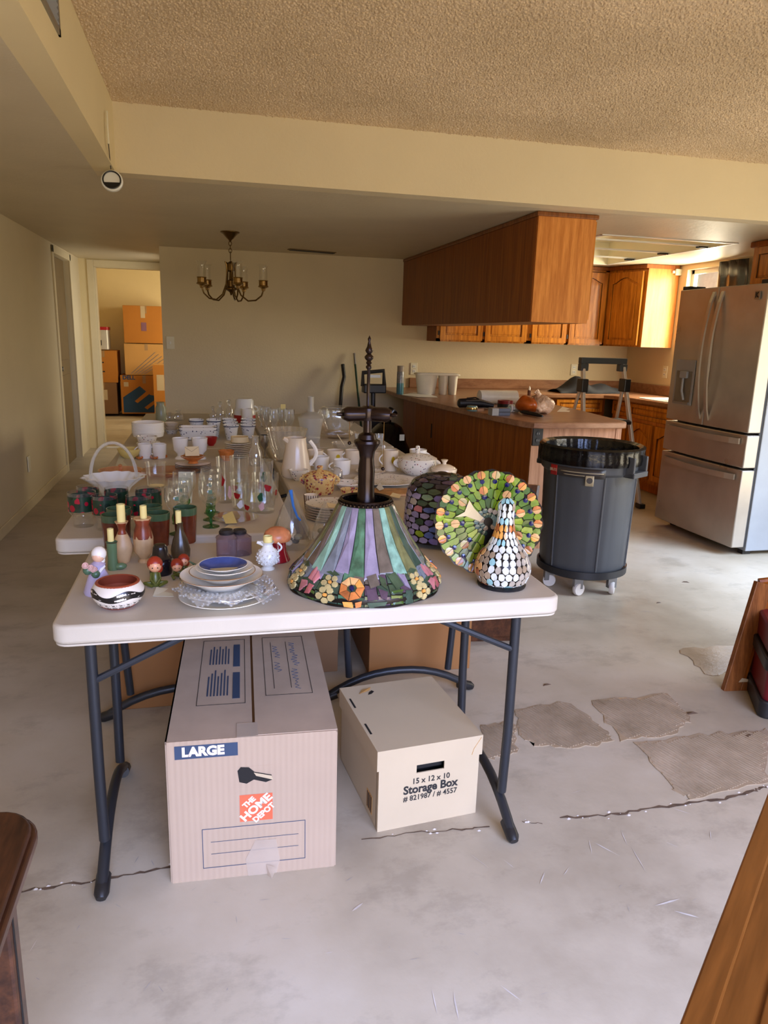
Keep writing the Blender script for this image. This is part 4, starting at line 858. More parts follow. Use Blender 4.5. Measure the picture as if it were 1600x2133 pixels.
# brown bench top close to the camera at the right edge
bz = .86
p = at(1415, 2133, bz); q = at(1600, 1650, bz)
d = (q-p).normalized(); L = .52
t = thing('wooden_bench', 'brown oak bench top at the lower right edge', 'bench', (p.x, p.y, 0), math.atan2(d.y, d.x))
obj('top_board', MB().box((-.08, -.20, bz-.02), (L, 0, bz-.004)), 'honey_oak', t, smooth=False, bevel=.004)
obj('inset_panel', MB().box((-.06, -.185, bz-.004), (L-.05, -.05, bz-.0015)), 'honey_oak', t, smooth=False, bevel=.001)
obj('edge_strip', MB().box((-.08, -.022, bz-.004), (L, 0, bz)), 'honey_oak', t, smooth=False, bevel=.002)
for x, y in ((-.05, -.03), (-.05, -.19), (L-.03, -.03), (L-.03, -.19)): obj('leg', MB().box((x, y, 0), (x+.02, y+.02, bz-.02)), 'honey_oak', t, smooth=False)
# leaning frame and red crate at the right edge
fb = Vector(at(1508, 1440, 0)); 
t = thing('picture_frame', 'scuffed wooden picture frame leaning at the right edge of the floor', 'picture frame', fb, math.radians(-8))
tilt = Matrix.Rotation(math.radians(13), 4, 'Y') @ Matrix.Rotation(math.radians(-6), 4, 'X')
z1 = .47
obj('frame_stile', MB().box((0, 0, 0), (.07, .025, z1), tilt), 'oak_panel', t, smooth=False, bevel=.003)
obj('frame_rail', MB().box((.07, 0, z1-.07), (.30, .025, z1), tilt), 'oak_panel', t, smooth=False, bevel=.003); obj('frame_rail', MB().box((.07, 0, 0), (.30, .025, .07), tilt), 'oak_panel', t, smooth=False, bevel=.003); obj('frame_stile', MB().box((.24, 0, .07), (.30, .025, z1-.07), tilt), 'oak_panel', t, smooth=False)
obj('inner_lip', MB().box((.07, .006, .07), (.085, .02, z1-.07), tilt), 'oak_dark', t, smooth=False)
obj('back_panel', MB().box((.06, .016, .06), (.25, .022, z1-.06), tilt), 'walnut', t, smooth=False)
obj('paper_scrap', MB().add([(.05, -.001, .05), (.09, -.002, .06), (.1, -.002, .072), (.06, -.001, .07)], [(0, 1, 2, 3)], tilt), 'card_white', t, smooth=False); obj('paper_scrap', MB().add([(.06, -.001, z1-.03), (.13, -.002, z1-.01), (.12, -.002, z1-.06), (.09, -.001, z1-.08)], [(0, 1, 2, 3)], tilt), 'card_white', t, smooth=False)
obj('corner_peg', MB().tube([tilt @ Vector((.02, .02, z1)), tilt @ Vector((.09, .0, z1+.03))], .014, 8), 'oak_dark', t)
mat('crate_red', (104, 10, 24), .4); 
pb = Vector(at(1578, 1496, 0)); t = thing('tool_case', 'red and black plastic case at the right edge of the floor', 'case', pb, math.radians(-30))
obj('case_base', MB().prism(rrect(0, 0, .5, .32, .03), 0, .07), 'black_plastic', t, ang=30, bevel=.006)
obj('case_body', MB().prism(rrect(.012, .01, .49, .31, .03), .07, .19), 'crate_red', t, ang=30); obj('case_band', MB().prism(rrect(0, 0, .5, .32, .03), .19, .24), 'black_plastic', t, ang=30, bevel=.006)
obj('case_lid', MB().prism(rrect(.012, .01, .49, .31, .03), .24, .34), 'crate_red', t, ang=30, bevel=.01); obj('case_latch', MB().box((.08, -.01, .17), (.14, 0, .27)), 'black_plastic', t, smooth=False, bevel=.004)
# ------------------------------------------------------------------ stained glass
mat('lead_came', (34, 28, 24), .35, metal=.6, var=.1)
mat('lamp_bronze', (40, 26, 20), .25, metal=.6, var=.15)
SG = {}
def sg(name, c, var=.25, scale=25):
    SG[name] = mat('stained_'+name, c, .14, var=var, scale=scale, spec=.5, coat=.08); return SG[name]
sg('mint', (140, 180, 158)); sg('slate', (118, 124, 132)); sg('lilac', (142, 132, 154)); sg('forest', (74, 112, 86), .5, 30); sg('taupe', (104, 94, 84)); sg('aqua', (128, 168, 150), .4, 40)
sg('olive', (108, 108, 70), .4); sg('brown', (112, 96, 86)); sg('pine', (62, 80, 66)); sg('cream', (196, 178, 124)); sg('pink', (188, 118, 120)); sg('orange', (206, 124, 66), .3); sg('amber', (226, 160, 78)); sg('plum', (84, 66, 82)); sg('leaf', (64, 82, 60), .4)
sg('lime', (132, 152, 40), .3); sg('grass', (96, 128, 34), .35); sg('moss', (70, 96, 36), .35); sg('peach', (222, 170, 112), .25); sg('cobalt', (24, 22, 78), .2); sg('pearl', (214, 218, 212), .12); sg('ice', (150, 196, 200), .2); sg('tealgrey', (96, 116, 108), .25); sg('sand', (160, 140, 116), .2); sg('rust', (168, 96, 52), .3); sg('smoke', (170, 160, 146), .15)
sg('wist', (150, 138, 168), .25); sg('blue', (92, 108, 168), .3); sg('violet', (116, 104, 160), .25); sg('sage', (120, 146, 116), .3); sg('dusk', (58, 52, 58), .3); sg('rose', (170, 92, 92), .3)
def shrink(poly, amt):
    cx = sum(p[0] for p in poly)/len(poly); cy = sum(p[1] for p in poly)/len(poly); out = []
    for x, y in poly:
        d = math.hypot(cx-x, cy-y) or 1e-9; k = min(.45, amt/d); out.append((x+(cx-x)*k, y+(cy-y)*k))
    return out
def pane(parent, pts, nrm, mt, th=.0022, name='glass_piece'):
    """one piece of glass proud of the lead: outline pts (3d), normals per point, domed slightly"""
    n = len(pts); c = sum((Vector(p) for p in pts), Vector())/n; nc = sum((Vector(q) for q in nrm), Vector()).normalized()
    vs = [tuple(Vector(p)+Vector(q)*.0002) for p, q in zip(pts, nrm)]+[tuple(Vector(p).lerp(c, .06)+Vector(q)*th) for p, q in zip(pts, nrm)]+[tuple(c+nc*th*1.15)]
    fs = [(i, (i+1) % n, n+(i+1) % n, n+i) for i in range(n)]+[(n+i, n+(i+1) % n, 2*n) for i in range(n)]
    return obj(name, MB().add(vs, fs), mt, parent, smooth=False)
class Rev:
    """surface of revolution from a (r, z) polyline, v runs 0..1 along it, u is the angle in radians (0 faces the camera side -y)"""
    def __init__(s, prof, sq=1.0):
        s.p = prof; s.l = [0]; s.sq = sq
        for a, b in zip(prof, prof[1:]): s.l.append(s.l[-1]+math.hypot(b[0]-a[0], b[1]-a[1]))
    def rz(s, v):
        t = max(0, min(1, v))*s.l[-1]
        for i in range(len(s.l)-1):
            if t <= s.l[i+1]+1e-9:
                k = (t-s.l[i])/max(1e-9, s.l[i+1]-s.l[i]); a, b = s.p[i], s.p[i+1]; return a[0]+(b[0]-a[0])*k, a[1]+(b[1]-a[1])*k, b[0]-a[0], b[1]-a[1]
    def at(s, u, v, off=0):
        r, z, dr, dz = s.rz(v); L = math.hypot(dr, dz) or 1; nr, nz = -dz/L, dr/L
        if nr < 0 and s.out: nr, nz = -nr, -nz
        d = Vector((math.sin(u), -math.cos(u), 0)); n = (d*nr+Vector((0, 0, nz))).normalized()
        return d*r + Vector((0, 0, z)) + n*off, n
    out = True
    def pane(s, parent, poly, mt, gap=.0012, th=.0022):
        """poly in (u, v); shrink by gap metres"""
        r = s.rz(sum(p[1] for p in poly)/len(poly))[0]; L = s.l[-1]
        q = shrink([(u*r, v*L) for u, v in poly], gap); P = [s.at(a/r, b/L) for a, b in q]
        pts = [p for p, n in P]; nr = [n for p, n in P]
        # consistent outward winding
        nn = (pts[1]-pts[0]).cross(pts[2]-pts[1])
        if nn.dot(nr[0]) < 0: pts.reverse(); nr.reverse()
        return pane(parent, pts, nr, mt, th)
    def shell(s, n=64, off=-.001):
        return MB().lathe([(max(1e-4, r+off), z) for r, z in s.p][::-1], n)
FACE = lambda c: math.atan2(c.x, c.y)      # angle of the camera seen from c
# ---- large lamp: bronze base with the fluted glass shade slipped down over it
c, R, hh = spot(757, 1262, 1040, 316)
rr = 52/ppm((c.x, c.y, TZ+hh))
t = thing('table_lamp', 'tall bronze lamp base rising through the fluted glass shade on the front table', 'lamp', (c.x, c.y, TZ), -FACE(c)); 
def zz(py): return hz(c, py)-TZ
K = 1/ppm((c.x, c.y, TZ+.4))
prof = [(0, 0), (.085, 0), (.085, .012), (.05, .03), (.028, .06), (.024, zz(1035)), (18*K, zz(1030)), (17*K, zz(1000)), (18*K, zz(980)), (15*K, zz(955)), (17*K, zz(940)), (28*K, zz(922)), (27*K, zz(917)), (20*K, zz(914)), (18*K, zz(905)), (9*K, zz(900)), (8.5*K, zz(880)), (7*K, zz(868)), (0, zz(866))]
obj('lamp_column', MB().lathe(prof, 24), 'lamp_bronze', t, ang=35)
zc = zz(862)
hub = obj('socket_cluster', MB().lathe([(0, zc-.016), (.018, zc-.016), (.022, zc), (.02, zc+.014), (.012, zc+.02), (0, zc+.02)], 18), 'lamp_bronze', t)
for a, L in ((200, .066), (-14, .060), (80, .05)):
    q = math.radians(a); d = Vector((math.cos(q), math.sin(q), 0)); o_ = Vector((0, 0, zc))
    s = obj('socket', MB().tube([o_+d*.012, o_+d*(L-.012), o_+d*L], [.018, .019, .013], 14), 'lamp_bronze', hub)
    obj('socket_knob', MB().tube([o_+d*L, o_+d*(L+.006), o_+d*(L+.016)], [.004, .0055, .003], 10), 'lamp_bronze', s)
    if a != 80:
        e = o_+d*(L*.72)
        obj('pull_chain', MB().tube([e+Vector((0, 0, -.014)), e+Vector((0, 0, -.07 if a > 0 else -.135))], .0008, 5), 'brass_polished', s); obj('pull_ball', MB().ball(e+Vector((0, 0, -.073 if a > 0 else -.138)), .005, 10), 'lamp_bronze', s)
fn = [(.0075*1, zz(852)), (.0042, zz(845)), (.0040, zz(770)), (.0075, zz(766)), (.0075, zz(763)), (.0042, zz(760)), (.0075, zz(756)), (.005, zz(752)), (.0105, zz(747)), (.0115, zz(743)), (.005, zz(737)), (.0085, zz(733)), (.010, zz(730)), (.0055, zz(722)), (.003, zz(711)), (.0045, zz(706)), (.002, zz(702)), (0, zz(698))]
obj('finial', MB().lathe(fn, 14), 'lamp_bronze', t, ang=60)
# shade
s0 = thing('lamp_shade', 'fluted pastel stained glass lamp shade with flower border sitting on the front table', 'lamp shade', (c.x, c.y, TZ), -FACE(c))
zr = hh
prof = [(rr, zr), (rr*1.12, zr-.012), (R*.50, zr*.66), (R*.66, zr*.44), (R*.84, zr*.235), (R*.97, zr*.13), (R, zr*.06), (R*.985, 0)]
S = Rev(prof)
obj('lead_shell', S.shell(72), 'lead_came', s0)
obj('vent_ring', MB().tube([(rr*math.cos(a), rr*math.sin(a), zr+.001) for a in [2*math.pi*i/40 for i in range(40)]], .0045, 8, closed=True), 'lamp_bronze', s0)
beads = MB()
for i in range(38):
    a = 2*math.pi*i/38; beads.ball(((rr+.004)*math.cos(a), (rr+.004)*math.sin(a), zr-.005), .0042, 6)
tag(obj('bead_trim', beads, 'lamp_bronze', s0), kind='stuff')
seq = ['mint', 'slate', 'lilac', 'forest', 'lilac', 'taupe', 'aqua', 'olive', 'pine', 'taupe', 'olive', 'brown']
NP = 26; random.seed(11)
for i in range(NP):
    u0 = 2*math.pi*(i-NP/2)/NP; u1 = u0+2*math.pi/NP; m = SG[seq[(i+3) % 12]]
    ends = .715+.03*math.sin(i*2.1)
    vs = [.035, .25, .45, ends]
    q = [(u0, v) for v in vs]+[(u1, v) for v in vs[::-1]]
    S.pane(s0, q, m, .0014, .0018)
# flower border: sectors
def blob(cx, cy, rx, ry, n=8, ph=0): return [(cx+rx*math.cos(2*math.pi*i/n+ph), cy+ry*math.sin(2*math.pi*i/n+ph)) for i in range(n)]
def sector(u, kind):
    def pc(poly, m, th=.004): S.pane(s0, [(u+x*.178, .69+.305*y) for x, y in poly], SG[m], .0008, th)
    base = {'daisy': ['leaf', 'slate', 'leaf', 'pine', 'leaf', 'pine'], 'rose': ['forest', 'taupe', 'leaf', 'leaf', 'forest', 'leaf'], 'tulip': ['slate', 'lilac', 'leaf', 'pine', 'leaf', 'moss'], 'plum': ['taupe', 'plum', 'plum', 'pine', 'leaf', 'plum'], 'leafy': ['pine', 'taupe', 'leaf', 'plum', 'moss', 'pine']}[kind]
    for k in range(6):
        x0 = -1.03+1.03*(k % 2); y0 = -.14+.385*(k//2)
        S.pane(s0, [(u+x*.16, .70+.295*min(1.0, y)) for x, y in ((x0, y0), (x0+1.03, y0+.05), (x0+1.03, y0+.40), (x0, y0+.36))], SG[base[k]], .0009, .0012)
    if kind == 'daisy':
        for cy in (.30, .72):
            for k in range(5):
                a = 2*math.pi*k/5+.3; pc(blob(.5*math.cos(a), cy+.17*math.sin(a), .30, .11, 7, a), 'cream')
            pc(blob(0, cy, .2, .07, 6), 'amber', .005)
        pc([(-.8, .0), (.0, -.12), (.7, .02), (.1, .10)], 'leaf', .003)
    elif kind == 'rose':
        ring = [(-.2, -.05, 'peach'), (.55, .15, 'amber'), (.75, .45, 'orange'), (.5, .70, 'orange'), (-.1, .78, 'rust'), (-.7, .62, 'orange'), (-.8, .28, 'peach')]
        for k in range(7):
            a0, a1 = 2*math.pi*k/7-1.9, 2*math.pi*(k+1)/7-1.9
            pc([(.36*math.cos(a0), .42+.14*math.sin(a0)), (.36*math.cos(a1), .42+.14*math.sin(a1)), (.98*math.cos(a1), .42+.40*math.sin(a1)), (.98*math.cos(a0), .42+.40*math.sin(a0))], ring[k][2], .005)
        pc(blob(0, .42, .22, .085, 8), 'cobalt', .007)
        pc([(-.55, .84), (.15, .82), (.25, 1.0), (-.45, .98)], 'amber', .005); pc([(.3, .84), (.8, .78), (.75, .95), (.35, 1.0)], 'orange', .005)
    elif kind == 'tulip':
        pc([(-.1, -.08), (.25, .1), (.2, .42), (-.25, .40), (-.35, .1)], 'pink', .005); pc([(.3, .02), (.8, .20), (.55, .48), (.25, .40)], 'pink', .005); pc([(-.8, .5), (-.2, .44), (.1, .58), (-.5, .85)], 'pink', .005); pc([(.2, .5), (.7, .52), (.5, .82), (.1, .85)], 'rose', .005)
        pc([(-.8, .88), (.0, .86), (.4, .99), (-.6, 1.0)], 'leaf', .003); pc([(-.95, .05), (-.45, .0), (-.5, .35), (-.95, .42)], 'slate', .003)
    elif kind == 'plum':
        pc([(-.8, .0), (.1, -.1), (.3, .3), (-.5, .42)], 'taupe', .004); pc([(.2, -.05), (.85, .1), (.8, .5), (.35, .32)], 'leaf', .004); pc([(-.85, .45), (-.1, .42), (.1, .75), (-.7, .80)], 'plum', .005); pc([(.05, .40), (.8, .55), (.6, .8), (.2, .72)], 'plum', .005); pc([(-.8, .84), (.7, .82), (.5, 1.0), (-.6, 1.0)], 'leaf', .003)
    else:
        pc([(-.85, .0), (.0, -.1), (.4, .4), (-.4, .5)], 'leaf', .004); pc([(.1, -.05), (.85, .05), (.8, .55), (.45, .4)], 'lilac', .004); pc([(-.85, .52), (.2, .5), (.0, .98), (-.8, 1.0)], 'moss', .004); pc([(.3, .55), (.85, .6), (.8, 1.0), (.1, .98)], 'pine', .004)
order = ['rose', 'plum', 'leafy', 'daisy', 'tulip', 'daisy', 'rose', 'plum', 'leafy', 'daisy', 'tulip', 'leafy', 'rose', 'daisy', 'plum', 'leafy', 'daisy', 'tulip', 'daisy']
for i, k in enumerate(order): sector(math.radians(-9)+2*math.pi*i/len(order), k)
edge = MB()
for i in range(72):
    a = 2*math.pi*i/72; 
edge.tube([((R*.99+.003*math.sin(9*a))*math.cos(a), (R*.99+.003*math.sin(9*a))*math.sin(a), .003) for a in [2*math.pi*i/96 for i in range(96)]], .0032, 6, closed=True)
obj('bottom_rim', edge, 'lead_came', s0)
# ---- wisteria shade behind
c, R, hh = spot(914, 1146, 990, 150)
w = thing('lamp_shade', 'dark dome lamp shade with lilac and blue stained glass blossoms behind the peacock lamp', 'lamp shade', (c.x, c.y, TZ), -FACE(c))
prof = [(R*.18, hh*1.03), (R*.5, hh*1.0), (R*.78, hh*.92), (R*.92, hh*.80), (R*.97, hh*.6), (R, hh*.3), (R*1.02, .015)]
S = Rev(prof); obj('lead_shell', S.shell(48), 'lead_came', w)
random.seed(5); rows = 13
for j in range(rows):
    v0 = .04+.95*j/rows; v1 = v0+.95/rows; n = max(8, int(22*min(1, .35+v0))); 
    for i in range(n):
        u0 = 2*math.pi*(i+(j % 2)*.5)/n; du = 2*math.pi/n; uc = (u0+du/2+math.pi) % (2*math.pi)-math.pi
        if abs(uc) > 2.0: continue
        jt = lambda a: random.uniform(-a, a)
        q = [(u0+du*x+jt(du*.08), v0+(v1-v0)*y+jt(.008)) for x, y in ((.12, .1), (.5, -.08), (.9, .12), (1.0, .5), (.85, .92), (.5, 1.05), (.1, .88), (0, .5))]
        z = 1-v0
        if v0 < .34: m = random.choice(['dusk', 'dusk', 'leaf', 'pine', 'plum'])
        elif uc < -.75: m = random.choice(['wist', 'wist', 'smoke', 'lilac'])
        elif uc < -.3: m = random.choice(['sage', 'lime', 'wist', 'pink', 'leaf'])
        elif uc < .35: m = random.choice(['blue', 'violet', 'violet', 'blue', 'sage', 'wist'])
        else: m = random.choice(['sage', 'blue', 'pine', 'rose', 'leaf', 'wist'])
        if v0 > .55 and abs(uc) < .4: m = random.choice(['blue', 'violet', 'blue', 'sage'])
        S.pane(w, q, SG[m], .0007, .0018)
obj('cap_disc', MB().lathe([(R*.19, hh*1.03), (R*.12, hh*1.05), (0, hh*1.05)], 16), 'lamp_bronze', w)
# ---- peacock lamp
c, R, hh = spot(1043, 1236, 1036, 115)
pk = thing('peacock_lamp', 'peacock shaped stained glass lamp with white body and fanned green tail', 'lamp', (c.x, c.y, TZ), -FACE(c)+.12)
B = R
prof = [(B*.60, .008), (B*.86, hh*.06), (B*.99, hh*.16), (B*.98, hh*.25), (B*.84, hh*.36), (B*.60, hh*.46), (B*.42, hh*.55), (B*.32, hh*.66), (B*.27, hh*.78), (B*.26, hh*.85), (B*.30, hh*.90), (B*.22, hh*.96), (B*.04, hh*1.0)]
S = Rev(prof); obj('body_shell', MB().lathe([(max(1e-4, r-.001), z) for r, z in prof], 32), 'lead_came', pk)
obj('base_plate', MB().lathe([(0, 0), (B*.86, 0), (B*.88, .005), (B*.78, .010), (0, .010)], 28), 'black_plastic', pk)
random.seed(21); L = S.l[-1]; v = .02; j = 0
while v < .97:
    r = S.rz(v)[0]; size = .0185 if v < .5 else .0125; dv = size/L*(1 if v < .5 else 1.5); n = max(5, int(2*math.pi*r/size)); 
    for i in range(n):
        du = 2*math.pi/n; u0 = -math.pi+du*(i+(j % 2)*.5); uc = u0+du/2
        if abs(uc) > 1.75: continue
        jt = lambda a: random.uniform(-a, a)
        q = [(u0+du*x+jt(du*.07), min(.985, v+dv*y+jt(dv*.06))) for x, y in ((.5, -.22), (.92, .05), (1.0, .5), (.8, .92), (.5, 1.05), (.2, .92), (0, .5), (.08, .05))]
        if v < .42 and uc < -.62: m = random.choice(['sand', 'rust', 'peach', 'sand'])
        elif .56 < v < .66: m = random.choice(['orange', 'amber', 'rust', 'pearl'])
        elif v > .86: m = random.choice(['ice', 'pearl', 'ice'])
        elif uc > .45: m = random.choice(['smoke', 'sand', 'smoke', 'pearl'])
        else: m = random.choice(['pearl', 'pearl', 'pearl', 'pearl', 'smoke', 'pearl', 'ice', 'pearl'])
        S.pane(pk, q, SG[m], .0010, .0020)
    v += dv; j += 1
obj('beak', MB().tube([(0, -B*.2, hh*.93), (0, -B*.5, hh*.90)], [.006, .001], 8), 'lead_came', pk)
# fanned tail behind the body: a dished disc
tc = at(1014, 1197, TZ); yb_ = .075; 
fc = c+Vector((c.x, c.y, 0)).normalized()*yb_
TR = 112/ppm((fc.x, fc.y, TZ+.15)); zc = hz(fc, 1088)-TZ; xo = -(1043-1014)/ppm((fc.x, fc.y, TZ+.15))
def tp(x, z):
    r2 = (x*x+z*z)/(TR*TR); return Vector((xo+x, yb_-.02*r2+.010*x*x/(TR*TR), zc+z))
def tpane(poly, m, gap=.0011, th=.0022, front=-1):
    q = shrink(poly, gap); pts = [tp(x, z) for x, z in q]; n = Vector((0, -1, 0))
    if (pts[1]-pts[0]).cross(pts[2]-pts[1]).dot(n) < 0: pts.reverse()
    pane(tail, pts, [n]*len(pts), SG[m], th)
def pol(a, r): return (r*math.cos(a), r*math.sin(a))
rim = [pol(a, TR*(1+.02*math.cos(20*a))) for a in [2*math.pi*i/80 for i in range(80)]]
bk = Vector((0, .0012, 0)); vs = [tuple(tp(0, 0)+bk)]; NR = 8
for k in range(1, NR+1): vs += [tuple(tp(x*k/NR, z*k/NR)+bk) for x, z in rim]
for k in range(NR, 0, -1): vs += [tuple(tp(x*k/NR, z*k/NR)+bk+Vector((0, .003, 0))) for x, z in rim]
fs = [(0, 1+(i+1) % 80, 1+i) for i in range(80)]+[(1+80*k+i, 1+80*k+(i+1) % 80, 81+80*k+(i+1) % 80, 81+80*k+i) for k in range(2*NR-1) for i in range(80)]
tail = obj('tail_fan', MB().add(vs, fs), 'lead_came', pk)
A0, A1 = math.radians(-58), math.radians(262)
NE = 19; random.seed(4)
def eye(a, r, s):
    ca, sa = math.cos(a), math.sin(a); T_ = lambda x, y: ((r+y)*ca-x*sa, (r+y)*sa+x*ca)
    tpane([T_(0, -.35*s), T_(-.55*s, .0), T_(-.62*s, .5*s), T_(-.3*s, .95*s), T_(0, 1.0*s)], random.choice(['peach', 'amber', 'cream']), .0007, .0035); tpane([T_(0, -.35*s), T_(.55*s, .0), T_(.62*s, .5*s), T_(.3*s, .95*s), T_(0, 1.0*s)], random.choice(['orange', 'peach', 'rust']), .0007, .0035)
    tpane([(T_(0, -.55*s)[0]+.36*s*math.cos(k), T_(0, -.55*s)[1]+.36*s*math.sin(k)) for k in [2*math.pi*i/8 for i in range(8)]], 'cobalt', .0003, .006)
es = TR*.135
for i in range(NE): eye(A0+(A1-A0)*(i+.5)/NE, TR*.86, es)
for i in range(7): eye(A0+.25+(A1-A0-.5)*(i+.5)/7, TR*.56, es*1.05)
# green shards: three rings between the eyes
for (r0, r1, n, off) in ((.64, .84, 30, 0), (.46, .64, 26, .5), (.26, .46, 20, 0), (.84, .98, 36, 0)):
    for i in range(n):
        a0 = A0+(A1-A0)*(i+off)/n; a1 = a0+(A1-A0)/n; am = (a0+a1)/2
        j = random.uniform(-.03, .03)
        tpane([pol(a0, TR*(r0+j)), pol(am, TR*(r0-.02)), pol(a1, TR*(r0+.03)), pol(a1, TR*(r1-.02)), pol(am, TR*(r1+.01)), pol(a0, TR*(r1-j-.02))], random.choice(['lime', 'grass', 'grass', 'moss', 'lime']), .0008, .0016)
for i in range(13):
    a = A0+(A1-A0)*(i+.5)/13
    for k, r in enumerate((.13, .22)):
        x, z = pol(a+.12*k, TR*r); tpane(blob(x, z, TR*.055, TR*.055, 8), random.choice(['tealgrey', 'tealgrey', 'sand', 'smoke', 'pine']), .0006, .004)
# price note tucked in the tail
mat('note_yellow', (232, 214, 140), .8, var=.03); mat('note_cream', (226, 206, 160), .8, var=.03); mat('note_pale', (214, 212, 190), .8, var=.03)
p0 = tp(-TR*.72, TR*.10+.02)
nt_ = obj('paper_note', MB().add([(x*TR, -.012+.006*math.sin(x*40), z*TR) for x, z in ((-.62, .08), (-.45, .18), (-.38, .42), (-.28, .26), (-.10, .08), (-.16, .02), (-.42, .10))], [(0, 1, 6), (1, 2, 3, 6), (3, 4, 5, 6)]), 'note_cream', None, (c.x, c.y, TZ), -FACE(c)+.12, smooth=False)
nt_.location = c+Vector((0, 0, TZ*0))+Matrix.Rotation(-FACE(c)+.12, 4, 'Z') @ Vector((xo, yb_-.002, zc)); tag(nt_, 'crumpled cream paper note tucked into the peacock lamp tail', 'note')
# dark framed picture standing on the floor beside the right long table
q = aty(1142, 1010, 2.95); t = thing('picture_frame', 'dark picture frame with silver edge standing on the floor behind the peacock lamp', 'picture frame', (1.36, 2.95, 0), math.radians(3))
tilt = Matrix.Rotation(math.radians(4.5), 4, 'Y') ; ht = q.z
obj('backing', MB().box((-.24, .004, .01), (.0, .012, ht-.008), tilt), 'walnut', t, smooth=False)
obj('frame_edge', MB().box((-.002, 0, .012), (.010, .018, ht), tilt), 'metal_grey', t, smooth=False); obj('frame_edge', MB().box((-.25, 0, ht-.012), (-.002, .018, ht), tilt), 'walnut', t, smooth=False); obj('frame_edge', MB().box((-.24, 0, .012), (-.002, .018, .03), tilt), 'walnut', t, smooth=False); obj('frame_edge', MB().box((-.25, 0, .03), (-.238, .018, ht-.012), tilt), 'walnut', t, smooth=False)
# ------------------------------------------------------------------ tableware
mat('china_white', (240, 234, 220), .18, var=.03); mat('china_cream', (226, 208, 178), .2, var=.04); mat('milk_glass', (228, 228, 222), .16, var=.03); mat('china_blue_trim', (52, 58, 84), .25); mat('gold_rim', (150, 104, 50), .3, metal=.5); mat('brown_rim', (92, 62, 44), .35)
mat('amber_glass', (196, 112, 50), .15, var=.3, scale=30); mat('yellow_bowl', (214, 190, 110), .3); mat('terracotta', (150, 68, 42), .5); mat('pot_black', (26, 24, 24), .3); mat('pot_white', (226, 218, 206), .45); mat('pot_red', (196, 90, 66), .5)
mat('silver', (176, 172, 164), .2, metal=.9)
glass('crystal', (.95, .96, .96), .08, .8, 1.8, .03, (.88, .90, .90), .12); glass('handle_glass', (.9, .9, .88), .30, .6, 1.8, .05, (.8, .8, .76), .1); glass('frosted', (.86, .85, .80), .40, .3, 1.6, .4, (.62, .60, .54)); glass('pink_glass', (.97, .74, .60), .14, .5, 2.2, .05, (.80, .46, .34)); glass('green_glass', (.22, .55, .20), .15, .4, 2.4, .05, (.08, .24, .06)); glass('mauve_glass', (.66, .54, .56), .28, .4, 2.2, .08, (.36, .26, .28)); glass('beige_glass', (.94, .88, .78), .07, .5, 2.2, .05, (.6, .52, .42)); glass('poly_bag', (.93, .93, .90), .10, .6, 1.8, .12, (.75, .74, .68), .06)
spots('chintz', (214, 176, 108), [(150, 50, 56), (186, 120, 70), (120, 70, 80), (226, 196, 130)], 95, .5, .25, .75)
spots('floral_china', (228, 220, 202), [(150, 74, 66), (84, 104, 84), (110, 90, 110)], 120, .36, .2, .30)
spots('blue_sprig', (226, 224, 216), [(48, 52, 84), (62, 56, 90)], 105, .36, .2, .26)
spots('holly_print', (26, 52, 34), [(168, 18, 44), (18, 40, 26), (150, 14, 36), (30, 62, 36)], 45, .5, .25, .75)
P_TUM = [(0, 0), (.80, 0), (.84, .02), (1, 1), (.955, 1), (.80, .09), (0, .09)]
P_MUG = [(0, 0), (.86, 0), (.90, .03), (1, .96), (1, 1), (.93, 1), (.84, .08), (0, .07)]
P_PLATE = [(0, 0), (.55, 0), (.62, .25), (1, .86), (1, 1), (.62, .5), (.55, .3), (0, .3)]
P_BOWL = [(0, 0), (.45, 0), (.48, .06), (.78, .35), (1, .95), (1, 1), (.95, 1), (.74, .42), (.4, .12), (0, .1)]
P_GOB = [(0, 0), (.80, 0), (.80, .02), (.16, .08), (.13, .34), (.30, .42), (.85, .58), (1, .80), (.96, 1), (.92, 1), (.94, .80), (.80, .62), (.20, .46), (0, .44)]
def single(name, label, cat, px, pb, pt, w, prof, mt, group=None, n=24, wob=None, sq=None, z=TZ, rz=0):
    c, R, h = spot(px, pb, pt, w, z)
    o = obj(name, MB().lathe([(r*R, q*h) for r, q in prof], n, wob=wob, sq=sq), mt, None, (c.x, c.y, z), rz-FACE(c), ang=50); tag(o, label, cat, group); o['_r'] = R; o['_h'] = h; return o
def part(par, name, prof, mt, n=24, **k):
    R, h = par['_r'], par['_h']; return obj(name, MB().lathe([(r*R, q*h) for r, q in prof], n, **k), mt, par, ang=50)
def handle_on(par, mt, side=1, z0=.25, z1=.8, out=.55, th=.07, name='handle'):
    R, h = par['_r'], par['_h']; pts = []
    for k in range(9):
        a = math.pi*k/8; pts.append((side*(R*.9+R*out*math.sin(a)), 0, h*(z1+(z0-z1)*k/8)))
    return obj(name, MB().tube(pts, R*th*1.3, 6), mt, par)
def note(name, label, pts, mt='note_yellow', z=TZ, lift=.001, roll=0):
    q = [at(x, y, z) for x, y in pts]; c = sum(q, Vector())/len(q)
    b = MB().add([(p.x-c.x, p.y-c.y, lift+.003*math.sin(i*2)) for i, p in enumerate(q)], [tuple(range(len(q)))])
    o = obj(name, b, mt, None, (c.x, c.y, z), smooth=False); o.modifiers.new('s', 'SOLIDIFY').thickness = .0004; return tag(o, label, 'note')
